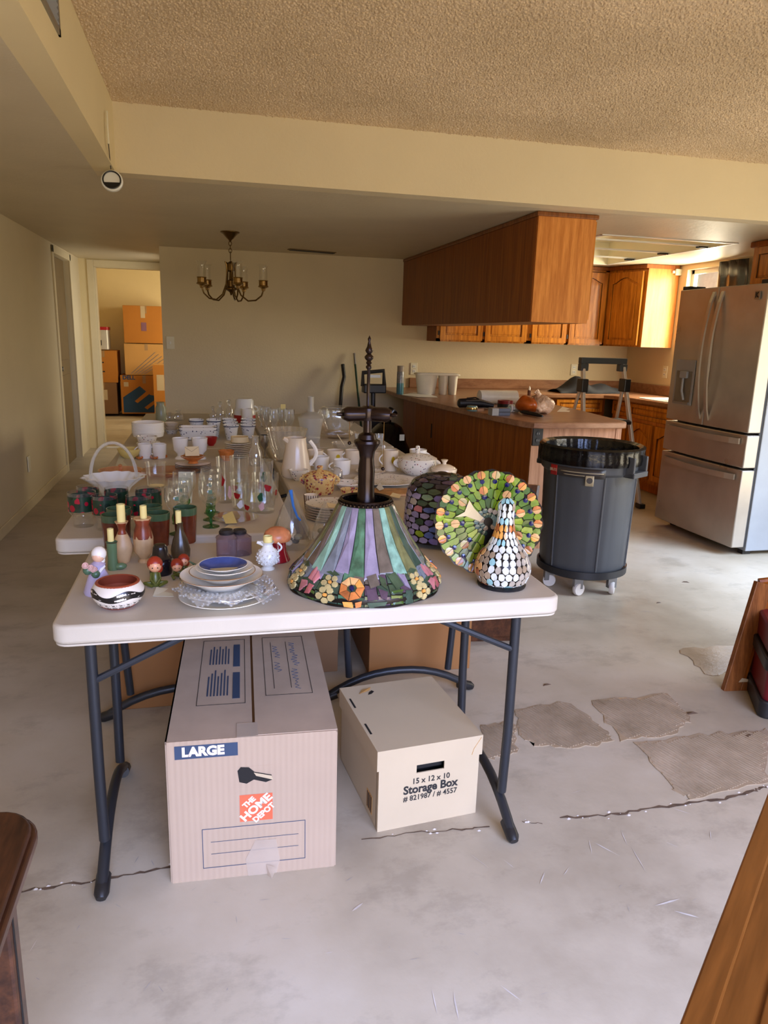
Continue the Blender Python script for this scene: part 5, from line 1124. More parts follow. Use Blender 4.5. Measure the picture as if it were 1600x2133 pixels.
def roll(label, px, p0, p1, w, base):
    """yellow price note rolled up and stuck in a vase neck"""
    c = Vector((base.location.x, base.location.y, 0)); z0 = hz(c, p1); z1 = hz(c, p0); r = w/2/ppm((c.x, c.y, z1)); dx = (px-prj(c, z0))/ppm((c.x, c.y, z0))
    d = Vector((math.cos(-FACE(c)), math.sin(-FACE(c)), 0))
    prof = [(r*.93, 0), (r, 0), (r, z1-z0), (r*.8, z1-z0), (r*.8, .01), (r*.5, .01)]
    o = obj('rolled_note', MB().lathe(prof, 14), 'note_yellow', None, c+d*dx+Vector((0, 0, z0)), ang=40); return tag(o, label, 'note', 'rolled price notes')
def prj(c, z):
    v = Vector((c.x, c.y, z))-EYE; return 800+FPX*RT.dot(v)/FW.dot(v)
# ---- front table ------------------------------------------------------------
o = single('pottery_bowl', 'round pueblo style bowl with black wave and white pattern at the table corner', 'bowl', 249, 1279, 1209, 106, [(0, 0), (.52, 0), (.60, .03), (.84, .22), (1, .52), (.99, .70), (.86, .92), (.80, .985), (.76, 1), (.72, .985), (.80, .90), (.92, .60), (.55, .12), (0, .1)], 'pot_white', n=48)
part(o, 'foot_band', [(.525, -.002), (.61, .03), (.70, .10), (.695, .105), (.5, .1)], 'terracotta', 40)
part(o, 'rim_band', [(.835, .945), (.805, 1.0), (.76, 1.012), (.715, .99), (.80, .88), (.90, .60), (.54, .13), (0, .11)], 'terracotta', 40)
R, h = o['_r'], o['_h']; b = MB(); n = 60; vs = []
S = Rev([(r*R, q*h) for r, q in [(.61, .03), (.84, .22), (1, .52), (.99, .70), (.86, .92)]])
for i in range(n):
    u = 2*math.pi*i/n; mid = .66+.08*math.sin(4*u); hw = .13+.03*math.sin(4*u+1)
    for v in (mid-hw, mid, mid+hw): p, nn = S.at(u, v, .0006); vs.append(tuple(p))
b.add(vs, [(3*i+k, 3*((i+1) % n)+k, 3*((i+1) % n)+k+1, 3*i+k+1) for i in range(n) for k in (0, 1)])
obj('wave_band', b, 'pot_black', o)
b = MB(); rb = MB()
for i in range(20):
    u = 2*math.pi*i/20
    for k, (v0, v1, u0, u1) in enumerate(((.10, .40, 0, .02), (.12, .16, .02, .2), (.22, .26, .02, .18), (.32, .36, .03, .14), (.12, .36, .20, .225))):
        (rb if i % 5 == 2 and k in (1, 2) else b).add([tuple(S.at(u+a, v, .0006)[0]) for a, v in ((u0, v0), (u1, v0), (u1, v1), (u0, v1))], [(0, 1, 2, 3)])
tag(obj('painted_lines', b, 'pot_black', o), kind='stuff'); tag(obj('painted_red', rb, 'pot_red', o), kind='stuff')
# angel figurine
c, R, h = spot(208, 1242, 1140, 46)
mat('figurine_white', (232, 228, 222), .25); mat('figurine_lilac', (184, 174, 204), .3); mat('figurine_skin', (222, 178, 150), .35); mat('figurine_green', (74, 104, 78), .35); mat('rose_pink', (206, 168, 160), .35)
t = thing('girl_figurine', 'white haired girl figurine in lilac dress holding roses behind the pottery bowl', 'figurine', (c.x, c.y, TZ), -FACE(c)); s = h
obj('figurine_body', MB().lathe([(0, 0), (.30*s, 0), (.32*s, .05*s), (.22*s, .35*s), (.13*s, .55*s), (.16*s, .64*s), (.07*s, .70*s), (.0, .71*s)], 18), 'figurine_lilac', t)
obj('figurine_head', MB().ball((.02*s, 0, .80*s), .13*s, 14), 'figurine_skin', t); obj('figurine_hair', MB().ball((.035*s, .03*s, .85*s), .155*s, 14, (1, 1, 1.05)).ball((.06*s, .05*s, .70*s), .10*s, 10), 'figurine_white', t)
obj('figurine_arm', MB().tube([(.12*s, -.05*s, .60*s), (.02*s, -.16*s, .50*s), (-.14*s, -.16*s, .52*s)], .04*s, 8), 'figurine_white', t)
fl_ = obj('flower_bunch', MB().ball((-.20*s, -.15*s, .56*s), .10*s, 10).ball((-.05*s, -.20*s, .48*s), .09*s, 10), 'figurine_green', t)
for x, z in ((-.24, .68), (-.08, .58), (-.14, .62)):
    r = .075*s; cc = Vector((x*s, -.2*s, z*s)); ro = obj('rose', MB().lathe([(0, -r*.5), (r, 0), (r*.8, r*.5), (r*.55, r*.2), (r*.3, r*.5), (0, r*.2)], 10, Matrix.Translation(cc) @ Matrix.Rotation(.9, 4, 'X')), 'rose_pink', fl_)
# boot vase
c, R, h = spot(236, 1190, 1128, 26); t = thing('boot_vase', 'small green ceramic boot shaped vase beside the girl figurine', 'vase', (c.x, c.y, TZ), -FACE(c)); mat('boot_green', (96, 122, 88), .25, var=.12)
bt = obj('boot_shaft', MB().lathe([(0, 0), (R*.8, 0), (R*.85, .01), (R*.72, h*.4), (R*.8, h*.95), (R*.9, h), (R*.75, h), (R*.6, h*.5), (0, h*.5)], 16), 'boot_green', t); obj('boot_toe', MB().ball((R*1.1, -R*.3, R*.55), R*.62, 12, (1.7, 1, .9)), 'boot_green', t); obj('boot_rim', MB().tube([(R*.86*math.cos(a), R*.86*math.sin(a), h*.985) for a in [2*math.pi*i/16 for i in range(16)]], .0012, 5, closed=True), 'pot_black', t)
roll('short yellow rolled note standing in the green boot vase', 231, 1101, 1127, 13, t)
# three small vases
mat('clay_tan', (196, 160, 116), .45, var=.15, scale=20); mat('clay_brown', (120, 52, 28), .35, var=.3, scale=40); mat('glaze_dark', (70, 56, 38), .25, var=.35, scale=8)
v1 = single('clay_vase', 'tan clay vase with pinched neck and brown throat', 'vase', 258, 1176, 1086, 38, [(0, 0), (.6, 0), (.66, .03), (.96, .28), (1, .40), (.72, .60), (.34, .78), (.42, .90), (.68, 1), (.56, 1), (.32, .88), (.2, .7), (0, .7)], 'clay_tan', wob=lambda a, z: 1+.06*math.cos(2*a))
part(v1, 'brown_throat', [(.53, .70), (.36, .78), (.44, .90), (.60, .965), (.59, .97)], 'clay_brown'); roll('yellow rolled note standing in the tan pinched vase', 253, 1050, 1088, 17, v1)
v2 = single('clay_vase', 'drip glazed cream and brown vase with wide flat lip', 'vase', 301, 1176, 1078, 39, [(0, 0), (.60, 0), (.62, .03), (.40, .08), (.62, .15), (.96, .24), (1, .55), (.84, .72), (.66, .84), (.88, .985), (.90, 1), (.5, .985), (0, .9)], 'clay_tan', wob=lambda a, z: 1+.04*math.cos(8*a))
part(v2, 'brown_drip', [(.985, .55), (.86, .72), (.68, .84), (.84, .96), (.83, .97)], 'clay_brown', wob=lambda a, z: 1.02+.03*math.sin(7*a)); roll('yellow rolled note standing in the drip glazed vase', 299, 1053, 1080, 14, v2)
v3 = single('bottle_vase', 'dark olive brown bottle vase with streaked glaze', 'vase', 377, 1166, 1088, 40, [(0, 0), (.86, 0), (.95, .03), (1, .22), (.74, .52), (.38, .76), (.30, .92), (.36, 1), (.26, 1), (.2, .8), (0, .8)], 'glaze_dark'); roll('yellow rolled note standing in the dark bottle vase', 372, 1064, 1090, 12, v3)
# glazed tumblers
mat('tumbler_brown', (98, 44, 24), .22, var=.5, scale=14); mat('tumbler_green', (64, 84, 56), .2, var=.25, scale=20)
for k, (px, pb, pt, w, l) in enumerate([(241, 1146, 1071, 51, 'brown and green glazed tumbler standing behind the tan vase'), (251, 1128, 1058, 49, 'brown and green glazed tumbler, farther of the left pair behind the tan vase'), (331, 1142, 1067, 50, 'brown and green glazed tumbler, nearer of the middle pair behind the black jar'), (318, 1124, 1053, 44, 'brown and green glazed tumbler, farther of the middle pair'), (388, 1135, 1056, 48, 'brown and green glazed tumbler behind the dark bottle vase')]):
    o = single('glazed_tumbler', l, 'tumbler', px, pb, pt, w, [(0, 0), (.80, 0), (.84, .02), (.97, .80)], 'tumbler_brown', 'glazed tumblers'); part(o, 'green_rim', [(.97, .80), (1, .97), (1, 1), (.92, 1), (.80, .10), (0, .1)], 'tumbler_green')
# black jar, pixies
mat('jar_black', (22, 18, 22), .15); o = single('black_jar', 'black two part ceramic jar behind the pixie figurines', 'jar', 336, 1202, 1134, 46, [(0, 0), (.92, 0), (1, .06), (.96, .48), (.86, .52)], 'jar_black'); part(o, 'lid', [(1.0, .50), (1.02, .56), (.72, .66), (.62, .92), (.5, 1), (0, 1.01)], 'jar_black')
mat('pixie_green', (84, 88, 34), .35, var=.2); mat('pixie_red', (150, 44, 24), .35, var=.25, scale=30); mat('pixie_skin', (224, 160, 120), .35); 
def pixie(px, pb, pt, w, label, lying=False):
    c, R, h = spot(px, pb, pt, w); h *= 1.45 if lying else 1.08; t = thing('pixie_figurine', label, 'figurine', (c.x, c.y, TZ), -FACE(c), 'red haired pixie figurines'); s = h
    if not lying:
        obj('pixie_body', MB().lathe([(0, 0), (.16*s, 0), (.19*s, .08*s), (.15*s, .30*s), (.11*s, .46*s), (.05*s, .52*s), (0, .52*s)], 14), 'pixie_green', t)
        for sg_ in (-1, 1): obj('pixie_leg', MB().tube([(sg_*.08*s, -.04*s, .08*s), (sg_*.32*s, -.10*s, .12*s), (sg_*.10*s, -.26*s, .05*s)], [.075*s, .065*s, .04*s], 8), 'pixie_green', t); obj('pixie_arm', MB().tube([(sg_*.12*s, -.02*s, .44*s), (sg_*.15*s, -.14*s, .26*s), (sg_*.03*s, -.22*s, .12*s)], .035*s, 7), 'pixie_green', t)
        hz_ = .68*s
    else:
        obj('pixie_body', MB().ball((.12*s, .05*s, .2*s), .2*s, 12, (1.5, .9, .9)), 'pixie_green', t)
        for sg_ in (-1, 1): obj('pixie_arm', MB().tube([(0, -.05*s, .22*s), (sg_*.2*s, -.2*s, .15*s), (sg_*.12*s, -.3*s, .05*s)], .06*s, 7), 'pixie_green', t)
        hz_ = .5*s
    hd = obj('pixie_head', MB().ball((0, -.05*s, hz_), .215*s, 16), 'pixie_skin', t)
    obj('pixie_hair', MB().ball((0, .0, hz_+.05*s), .25*s, 16, (1, .95, 1)).ball((.05*s, .06*s, hz_-.12*s), .18*s, 12, (1.1, .8, 1.2)) if not lying else MB().ball((0, .02*s, hz_+.07*s), .255*s, 16), 'pixie_red', t)
    for sg_ in (-1, 1): obj('pixie_eye', MB().ball((sg_*.08*s, -.25*s, hz_-.02*s), .022*s, 8), 'pot_black', hd)
    return t
pixie(325, 1226, 1162, 42, 'red haired pixie figurine in green sitting cross legged')
pixie(370, 1210, 1170, 40, 'red haired pixie figurine lying with chin on hands', True); pixie(384, 1204, 1156, 32, 'red haired pixie figurine leaning over the lying one')
c, R, h = spot(401, 1206, 1168, 12); t = thing('green_leaf_ornament', 'small curled green ceramic stem beside the plate stack', 'ornament', (c.x, c.y, TZ)); obj('stem', MB().tube([(-.008, 0, .004), (0, 0, h*.35), (.012, 0, h*.6), (.008, 0, h*.75), (-.008, 0, h)], [.006, .005, .006, .004, .001], 8), 'figurine_green', t); obj('stem_base', MB().ball((-.006, 0, .005), .009, 10, (1.4, 1, .55)), 'figurine_green', t)
# plate stack with bubble wrap
bx, by = 470, 1283
st = [('dinner_plate', 'lowest white dinner plate under the bubble wrap', 470, 188, .0, .020, 'china_white', None), ('dinner_plate', 'second white dinner plate, just below the bubble wrap', 474, 182, .016, .020, 'china_white', None), ('soup_plate', 'wide gold rimmed white soup plate on the bubble wrap', 464, 168, .040, .030, 'china_white', 'gold'), ('cereal_bowl', 'gold rimmed white bowl inside the soup plate', 466, 134, .056, .022, 'china_white', 'gold'), ('saucer_bowl', 'small white bowl under the blue plate', 470, 118, .072, .016, 'china_white', None), ('blue_plate', 'small blue and white picture plate on top of the plate stack', 468, 100, .080, .014, 'china_white', 'blue')]
c0, R0_, _ = spot(470, 1283, 1240, 188)
mat('plate_blue', (62, 84, 150), .2, var=.35, scale=18); mat('plate_scene', (196, 184, 150), .25, var=.2)
for nm, lb_, px, w, z0, hh, mt_, trim in st:
    R = w/2/ppm((c0.x, c0.y, TZ+z0)); dx = (px-470)/ppm(c0)
    o = obj(nm, MB().lathe([(0, 0), (R*.55, 0), (R*.62, hh*.25), (R, hh*.92), (R, hh), (R*.62, hh*.45), (R*.5, hh*.25), (0, hh*.25)], 40), mt_, None, (c0.x+dx, c0.y, TZ+z0), -FACE(c0), ang=60); tag(o, lb_, 'plate', 'stacked plates on the front table')
    if trim == 'gold': obj('rim_line', MB().tube([(R*math.cos(a), R*math.sin(a), hh*.97) for a in [2*math.pi*i/40 for i in range(40)]], .0009, 5, closed=True), 'gold_rim', o)
    if trim == 'blue': obj('blue_glaze', MB().lathe([(R*.97, hh*.99), (R*.62, hh*.52), (R*.5, hh*.32), (0, hh*.32)][::-1], 32), 'plate_blue', o); obj('painted_shore', MB().add([(R*.6*math.cos(a), R*.6*math.sin(a)-R*.1, hh*.55) for a in [math.radians(x) for x in (200, 225, 250, 275, 300, 325)]]+[(R*.6, -R*.25, hh*.56), (R*.1, -R*.1, hh*.4)], [tuple(range(8))]), 'plate_scene', o, smooth=False)
glass('bubble_wrap', (.95, .96, .97), .10, .6, 1.6, .08, (.86, .90, .94), .10)
b = MB(); n = 56; m = 12; random.seed(9); vs = []; Rw = R0_
for i in range(n):
    a = 2*math.pi*i/n; ext = 1.0+.06*math.sin(3*a+1)+(.20 if -.6 < (a-5.9+math.pi) % (2*math.pi)-math.pi < .5 else 0)+(.18 if -.5 < (a-2.7+math.pi) % (2*math.pi)-math.pi < .5 else 0)
    for j in range(m):
        r = Rw*(.45+.62*ext*j/(m-1)-.04); z = .037+.008*math.sin(a*9+j)*(j/m)-max(0, (r/Rw-1.0))*.11+.003*((i+j) % 2)
        vs.append((r*math.cos(a), r*math.sin(a), max(.004, z)))
b.add(vs, [(i*m+j, ((i+1) % n)*m+j, ((i+1) % n)*m+j+1, i*m+j+1) for i in range(n) for j in range(m-1)])
o = obj('bubble_wrap', b, 'bubble_wrap', None, (c0.x, c0.y, TZ), -FACE(c0)); tag(o, 'clear bubble wrap sheet draped between the stacked plates', 'bubble wrap'); o.modifiers.new('s', 'SOLIDIFY').thickness = .0015
bb = MB()
for i in range(n):
    for j in range(5, m):
        p = vs[i*m+j]; bb.ball((p[0], p[1], p[2]+.001), .0042, 6, (1, 1, .6))
tag(obj('bubbles', bb, 'bubble_wrap', o), kind='stuff')
note('paper_note', 'pale paper slip lying beside the plate stack', [(318, 1243), (326, 1226), (356, 1226), (362, 1243)], 'note_pale')
note('paper_note', 'yellow paper note behind the plate stack', [(432, 1188), (438, 1172), (462, 1180), (458, 1190)], 'note_cream')
o = single('small_pumpkin', 'small orange ceramic pumpkin behind the plate stack', 'ornament', 475, 1196, 1176, 38, [(0, 0), (.7, .02), (1, .4), (.9, .8), (.5, 1), (.2, .96), (0, .95)], mat('pumpkin_orange', (206, 112, 32), .3), wob=lambda a, z: 1+.06*math.cos(8*a)); part(o, 'stalk', [(.12, .95), (.08, 1.12), (0, 1.12)], 'pot_black', 8)
# mauve glass shakers
for px, w, l in ((473, 42, 'mauve pressed glass shaker with black cap, left one'), (500, 40, 'mauve pressed glass shaker with black cap, right one')):
    c, R, h = spot(px, 1168 if px < 480 else 1160, 1102, w); t = thing('glass_shaker', l, 'shaker', (c.x, c.y, TZ), -FACE(c)+(.0 if px < 480 else .5), 'mauve glass shakers')
    obj('shaker_body', MB().prism(rrect(-R, -R, R, R, R*.4), .004, h*.72).lathe([(R*1.1, h*.72), (R*.7, h*.84), (R*.62, h*.84), (R*.6, h*.72)], 16), 'mauve_glass', t, ang=40); obj('shaker_foot', MB().prism(rrect(-R*.85, -R*.85, R*.85, R*.85, R*.3), 0, .004), 'mauve_glass', t, ang=40)
    obj('cap', MB().lathe([(R*.7, h*.82), (R*.74, h*.92), (R*.6, h*.99), (0, h*1.02)], 18), mat('cap_black', (46, 42, 42), .45, metal=.4, bump=.5, bscale=300), t)
# opal cruet
o = single('glass_cruet', 'white hobnail opalescent glass cruet with spout', 'cruet', 558, 1192, 1128, 46, [(0, 0), (.62, 0), (.64, .04), (.40, .10), (.80, .22), (1, .42), (.88, .64), (.50, .80), (.42, .90), (.62, 1), (.52, 1), (.34, .88), (0, .8)], 'milk_glass', n=24)
bb = MB(); R, h = o['_r'], o['_h']
for j, (r, q) in enumerate(((.86, .26), (.98, .36), (1.0, .46), (.92, .57), (.74, .68))):
    for i in range(14): a = 2*math.pi*(i+.5*(j % 2))/14; bb.ball((R*r*math.cos(a), R*r*math.sin(a), q*h), R*.10, 6)
tag(obj('hobnails', bb, 'milk_glass', o), kind='stuff'); handle_on(o, 'milk_glass', 1, .62, .95, .35); obj('spout', MB().tube([(-R*.35, 0, h*.92), (-R*.95, 0, h*.98)], [R*.25, R*.12], 8), 'milk_glass', o)
roll('yellow rolled note stuck in the neck of the white cruet', 558, 1116, 1134, 19, o)
# red mushroom
mat('mush_red', (140, 22, 34), .15); mat('mush_cap', (206, 128, 84), .35, var=.35, scale=30)
o = single('mushroom_ornament', 'red glass mushroom ornament with orange speckled cap', 'ornament', 578, 1176, 1098, 58, [(0, 0), (.86, 0), (.92, .03), (.66, .30), (.58, .62)], 'mush_red'); part(o, 'cap', [(.30, .60), (.92, .62), (1, .72), (.86, .88), (.5, .98), (0, 1)], 'mush_cap')
# zip bags
mat('bag_blue', (40, 110, 190), .35); mat('bag_fill', (150, 146, 120), .6, var=.3, scale=30); mat('bag_dark', (60, 60, 44), .7); 
def bag(px, pb, pt, w, label, zipc):
    c, R, h = spot(px, pb, pt, w); t = thing('plastic_bag', label, 'bag', (c.x, c.y, TZ), -FACE(c)); random.seed(px)
    obj('bag_film', MB().lathe([(0, .001), (R*.86, .001), (R, h*.12), (R*.92, h*.35), (R*.62, h*.62), (R*.34, h*.82), (R*.10, h)], 22, wob=lambda a, z: 1+.10*math.sin(5*a+z*60)+.05*math.sin(11*a)), 'poly_bag', t)
    for k in range(7):
        a = random.uniform(0, 6.28); r = random.uniform(.1, .55)*R; obj('bag_item', MB().ball((r*math.cos(a), r*math.sin(a), random.uniform(.1, .32)*h), R*random.uniform(.2, .34), 10, (1, 1, .8)), random.choice(['bag_fill', 'china_white', 'bag_dark', 'bag_fill']), t)
    if zipc: obj('zip_seal', MB().tube([(-.002, -R*.12, h*1.0), (R*.02, -R*.22, h*.9), (R*.10, -R*.42, h*.75), (R*.32, -R*.62, h*.58), (R*.5, -R*.70, h*.52)], [.006, .0045, .004, .0035, .003], 8), 'bag_blue', t)
bag(607, 1150, 1020, 76, 'clear plastic bag with blue zip seal full of small parts', True); bag(676, 1138, 1045, 52, 'clear plastic bag without seal beside the fluted lamp shade', False)
# ---- left long table --------------------------------------------------------
G_HOLLY = 'footed holly print glasses'
for px, pb, pt, w, l in [(175, 1102, 1024, 56, 'footed holly print glass, nearest to the table corner'), (222, 1108, 1031, 51, 'footed holly print glass, second from the left in the front row'), (292, 1108, 1031, 51, 'footed holly print glass at the right of the front row'), (187, 1082, 1012, 44, 'footed holly print glass behind the corner glass'), (246, 1084, 1015, 47, 'footed holly print glass in front of the milk glass basket'), (312, 1086, 1016, 52, 'footed holly print glass behind the right front one')]:
    o = single('holly_glass', l, 'glass', px, pb, pt, w, [(0, 0), (.70, 0), (.72, .04), (.62, .20), (.70, .30), (.96, .42), (1, .50), (1, 1), (.965, 1), (.96, .52), (.62, .36), (0, .34)], 'crystal' if False else 'clear_glass', G_HOLLY)
    b = MB(); R, h = o['_r'], o['_h']; random.seed(px); part(o, 'printed_leaves', [(1.004, .47), (1.006, .74), (1.004, .90)], 'holly_print', wob=None)
    obj('berries', MB(), 'holly_print', o) if False else None
# milk glass basket
c, R, h = spot(240, 1042, 992, 112); t = thing('glass_basket', 'ruffled white milk glass basket with clear arched handle', 'basket', (c.x, c.y, TZ), -FACE(c))
obj('basket_bowl', MB().lathe([(0, 0), (R*.45, 0), (R*.48, h*.08), (R*.62, h*.45), (R*.86, h*.8), (R*1.02, h*1.0), (R*.98, h*1.02), (R*.80, h*.8), (R*.55, h*.45), (R*.3, h*.15), (0, h*.14)], 56, wob=lambda a, z: 1+(.07*math.sin(14*a)+.10*abs(math.cos(a))**6)*(z/h)**2), 'milk_glass', t)
zt_ = hz(c, 922)-TZ; obj('basket_handle', MB().tube([(R*.80*math.cos(a), 0, h*.9+(zt_-h*.9)*math.sin(a)) for a in [math.pi*i/20 for i in range(21)]], .0065, 8), 'handle_glass', t)
# pink handled tray and plates
o = single('pink_tray', 'pink glass serving tray with a centre handle behind the basket', 'tray', 252, 1000, 978, 88, [(0, 0), (.6, 0), (.9, .5), (1, 1), (.96, 1), (.86, .6), (.55, .2), (0, .2)], 'pink_glass', n=32); R, h = o['_r'], o['_h']; zz_ = hz(o.location, 966)-TZ
obj('centre_handle', MB().lathe([(R*.12, h*.2), (R*.05, h*.5), (R*.10, zz_*.6), (R*.05, zz_*.75), (R*.11, zz_*.9), (0, zz_)], 12), 'pink_glass', o)
single('pink_plate', 'large pink glass plate lying beside the clear tumbler', 'plate', 352, 1000, 980, 120, P_PLATE, 'pink_glass', n=36)
single('glass_tumbler', 'tall plain clear tumbler standing on the pink plate edge', 'glass', 326, 1020, 963, 43, P_TUM, 'clear_glass')
# green stem goblets
for px, pb, pt, w, l in [(371, 1118, 1014, 50, 'green stemmed goblet with paper inside, front of the left trio'), (378, 1096, 998, 50, 'green stemmed goblet, middle of the left trio'), (387, 1078, 982, 48, 'green stemmed goblet, back of the left trio'), (440, 1103, 1000, 48, 'green stemmed goblet, front of the right trio'), (440, 1088, 986, 46, 'green stemmed goblet, middle of the right trio'), (442, 1074, 974, 44, 'green stemmed goblet, back of the right trio')]:
    o = single('stem_goblet', l, 'goblet', px, pb, pt, w, [(.20, .44), (.52, .50), (.90, .62), (1, .76), (.94, 1), (.91, 1), (.96, .76), (.86, .64), (.5, .53), (0, .5)], 'clear_glass', 'green stemmed goblets'); part(o, 'stem', [(0, .015), (.14, .1), (.14, .2), (.40, .27), (.44, .34), (.36, .42), (.22, .45), (0, .45)], 'green_glass'); part(o, 'foot', [(0, 0), (.72, 0), (.72, .012), (.14, .06), (0, .06)], 'green_glass')
    if w == 50 or px == 440: obj('sticker', MB().add([(a*o['_r'], -o['_r']*.985, z*o['_h']) for a, z in ((-.16, .76), (.16, .76), (.16, .84), (-.16, .84))], [(0, 1, 2, 3)]), 'figurine_green', o, smooth=False)
p = at(386, 1050, TZ); o = obj('paper_note', MB().add([(-.028, 0, .0), (.024, 0, .0), (.034, .004, .12), (-.022, .002, .12)], [(0, 1, 2, 3)]), 'note_pale', None, (p.x, p.y+.02, TZ+.065), -.15, smooth=False); tag(o, 'tall pale paper slip standing behind the left goblets', 'note'); o.location.z = TZ
# clear plate with notes
o = single('glass_plate', 'flat clear glass plate holding a yellow note near the goblets', 'plate', 489, 1094, 1076, 100, [(0, 0), (.5, 0), (.9, .7), (1, 1), (.97, 1), (.5, .25), (0, .2)], 'beige_glass', n=36)
o = note('paper_note', 'yellow square note lying on the clear glass plate', [(463, 1075), (484, 1067), (494, 1089), (470, 1091)], z=TZ+.012); note('paper_note', 'cream note folded under the clear glass plate edge', [(466, 1101), (478, 1094), (498, 1093), (506, 1101)], 'note_cream')
# cartoon-free printed tumblers: clear glasses with patches of coloured print
mat('print_red', (150, 18, 22), .3); mat('print_yellow', (190, 160, 20), .3); mat('print_green', (40, 90, 60), .3); mat('print_white', (222, 216, 210), .3); mat('print_pink', (220, 180, 180), .3)
random.seed(31)
for px, pb, pt, w, l, cols in [(526, 1072, 1012, 43, 'clear printed tumbler with a yellow note inside, nearest of the group', ['print_red']), (504, 1066, 1001, 45, 'clear printed tumbler left of the one with the note', ['print_white', 'print_red']), (553, 1072, 1001, 45, 'clear printed tumbler with pink dot and green dress print', ['print_pink', 'print_green', 'print_red']), (546, 1052, 986, 42, 'clear printed tumbler, second row right', ['print_green']), (500, 1050, 985, 42, 'clear printed tumbler with yellow print, second row left', ['print_yellow', 'print_red']), (470, 1050, 952, 36, 'tall clear printed glass at the left of the group', ['print_pink', 'print_red']), (500, 1030, 950, 40, 'tall clear glass behind the yellow print one', ['print_yellow']), (548, 1030, 958, 44, 'clear glass jar at the back of the printed group', ['print_red', 'print_green']), (566, 1040, 985, 30, 'narrow clear glass at the right edge of the left table', ['print_red'])]:
    o = single('printed_glass', l, 'glass', px, pb, pt, w, P_TUM, 'clear_glass', 'printed clear glasses'); R, h = o['_r'], o['_h']; S = Rev([(.85*R, .03*h), (R, h)])
    for k, cmat in enumerate(cols):
        u = random.uniform(-.7, .7); v = .22+.3*k; ph = random.uniform(0, 6)
        q = [(u+.32*math.cos(a)*(1+.3*math.sin(3*a+ph)), v+.13*math.sin(a)*(1+.3*math.cos(2*a+ph))) for a in [2*math.pi*i/12 for i in range(12)]]
        obj('print_patch', MB().add([tuple(S.at(x, y, .0005)[0]) for x, y in q], [tuple(range(12))]), cmat, o, smooth=False)
c = at(531, 1060, TZ); o = obj('paper_note', MB().add([(-.018, 0, 0), (.017, 0, .0), (.018, .001, .036), (-.016, .001, .037)], [(0, 1, 2, 3)]), 'note_yellow', None, (c.x, c.y-.004, hz(c, 1046)), -.25, smooth=False); tag(o, 'square yellow note stuck on the nearest printed tumbler', 'note')
# middle of the left table
o = single('yellow_bowl', 'yellow glazed bowl near the table edge by the hallway', 'bowl', 271, 958, 934, 50, P_BOWL, 'yellow_bowl'); note('paper_note', 'cream paper slip beside the yellow bowl', [(236, 985), (250, 945), (268, 948), (262, 985)], 'note_pale')
c, R, h = spot(310, 928, 890, 64); zb = 0
for k in range(7):
    ordn = ['lowest', 'second', 'third', 'fourth', 'fifth', 'sixth', 'topmost'][k]
    hz0 = .035+.0085*k; o = obj('white_bowl', MB().lathe([(0, 0), (R*.75, 0), (R*.95, .008), (R, .030), (R*1.015, .034), (R*1.015, .037), (R*.96, .037), (R*.88, .014), (0, .006)], 28), 'china_white', None, (c.x, c.y, TZ+hz0), ang=50); tag(o, f'white bowl, {ordn} of the bowl stack on the left table', 'bowl', 'stack of white bowls')
o = obj('cake_stand', MB().lathe([(0, 0), (R*.8, 0), (R*.7, .01), (R*.35, .02), (R*.5, .034), (0, .034)], 24), 'china_white', None, (c.x, c.y, TZ)); tag(o, 'low white dish under the stack of white bowls', 'dish')
single('floral_bowl', 'small white bowl with brown flowers in front of the bowl stack', 'bowl', 307, 938, 908, 42, P_BOWL, 'floral_china')
for px, l in ((303, 'pale grey mug in front of the bowl stack, left one'), (333, 'pale grey mug in front of the bowl stack, right one')):
    o = single('white_mug', l, 'mug', px, 956, 924, 29, P_MUG, 'china_white', 'pale mugs by the bowl stack', n=18); handle_on(o, 'china_white', -1 if px < 310 else -1)
c = at(310, 956, TZ); b = MB(); pts = [at(x, 954+4*math.sin(x*.2), TZ) for x in range(270, 350, 4)]
o = obj('bead_chain', MB().tube([(p.x, p.y, TZ+.006+.004*(i % 2)) for i, p in enumerate(pts)], [.005+.003*(i % 2) for i in range(len(pts))], 8), 'amber_glass'); tag(o, 'amber bead chain lying across the left table', 'necklace')
for px, l in ((377, 'white pedestal cup behind the envelope'), (417, 'white pedestal cup right of the envelope')):
    single('pedestal_cup', l, 'cup', px, 958, 912, 33, [(0, 0), (.75, 0), (.70, .06), (.40, .14), (.46, .24), (.86, .42), (.96, .9), (1, 1), (.92, 1), (.8, .5), (0, .4)], 'china_white', 'white pedestal cups', 20)
c, R, h = spot(403, 986, 960, 72)
for k in range(4):
    ordn = ['lowest', 'second', 'third', 'top'][k]; o = obj('rimmed_plate', MB().lathe([(0, 0), (R*.6, 0), (R, .008), (R, .0105), (R*.6, .004), (0, .004)], 28), 'china_cream', None, (c.x, c.y, TZ+.008*k), ang=50); tag(o, f'dark rimmed plate, {ordn} of the stack under the amber bowl', 'plate', 'dark rimmed plates'); obj('rim_line', MB().tube([(R*math.cos(a), R*math.sin(a), .0095) for a in [2*math.pi*i/28 for i in range(28)]], .0014, 5, closed=True), 'brown_rim', o)
zs = .034; o = obj('amber_bowl', MB().lathe([(0, 0), (R*.3, 0), (R*.25, .01), (R*.66, .03), (R*.70, .034), (R*.62, .034), (0, .012)], 24), 'amber_glass', None, (c.x, c.y, TZ+zs), ang=50); tag(o, 'shallow amber glass bowl on the dark rimmed plates', 'bowl')
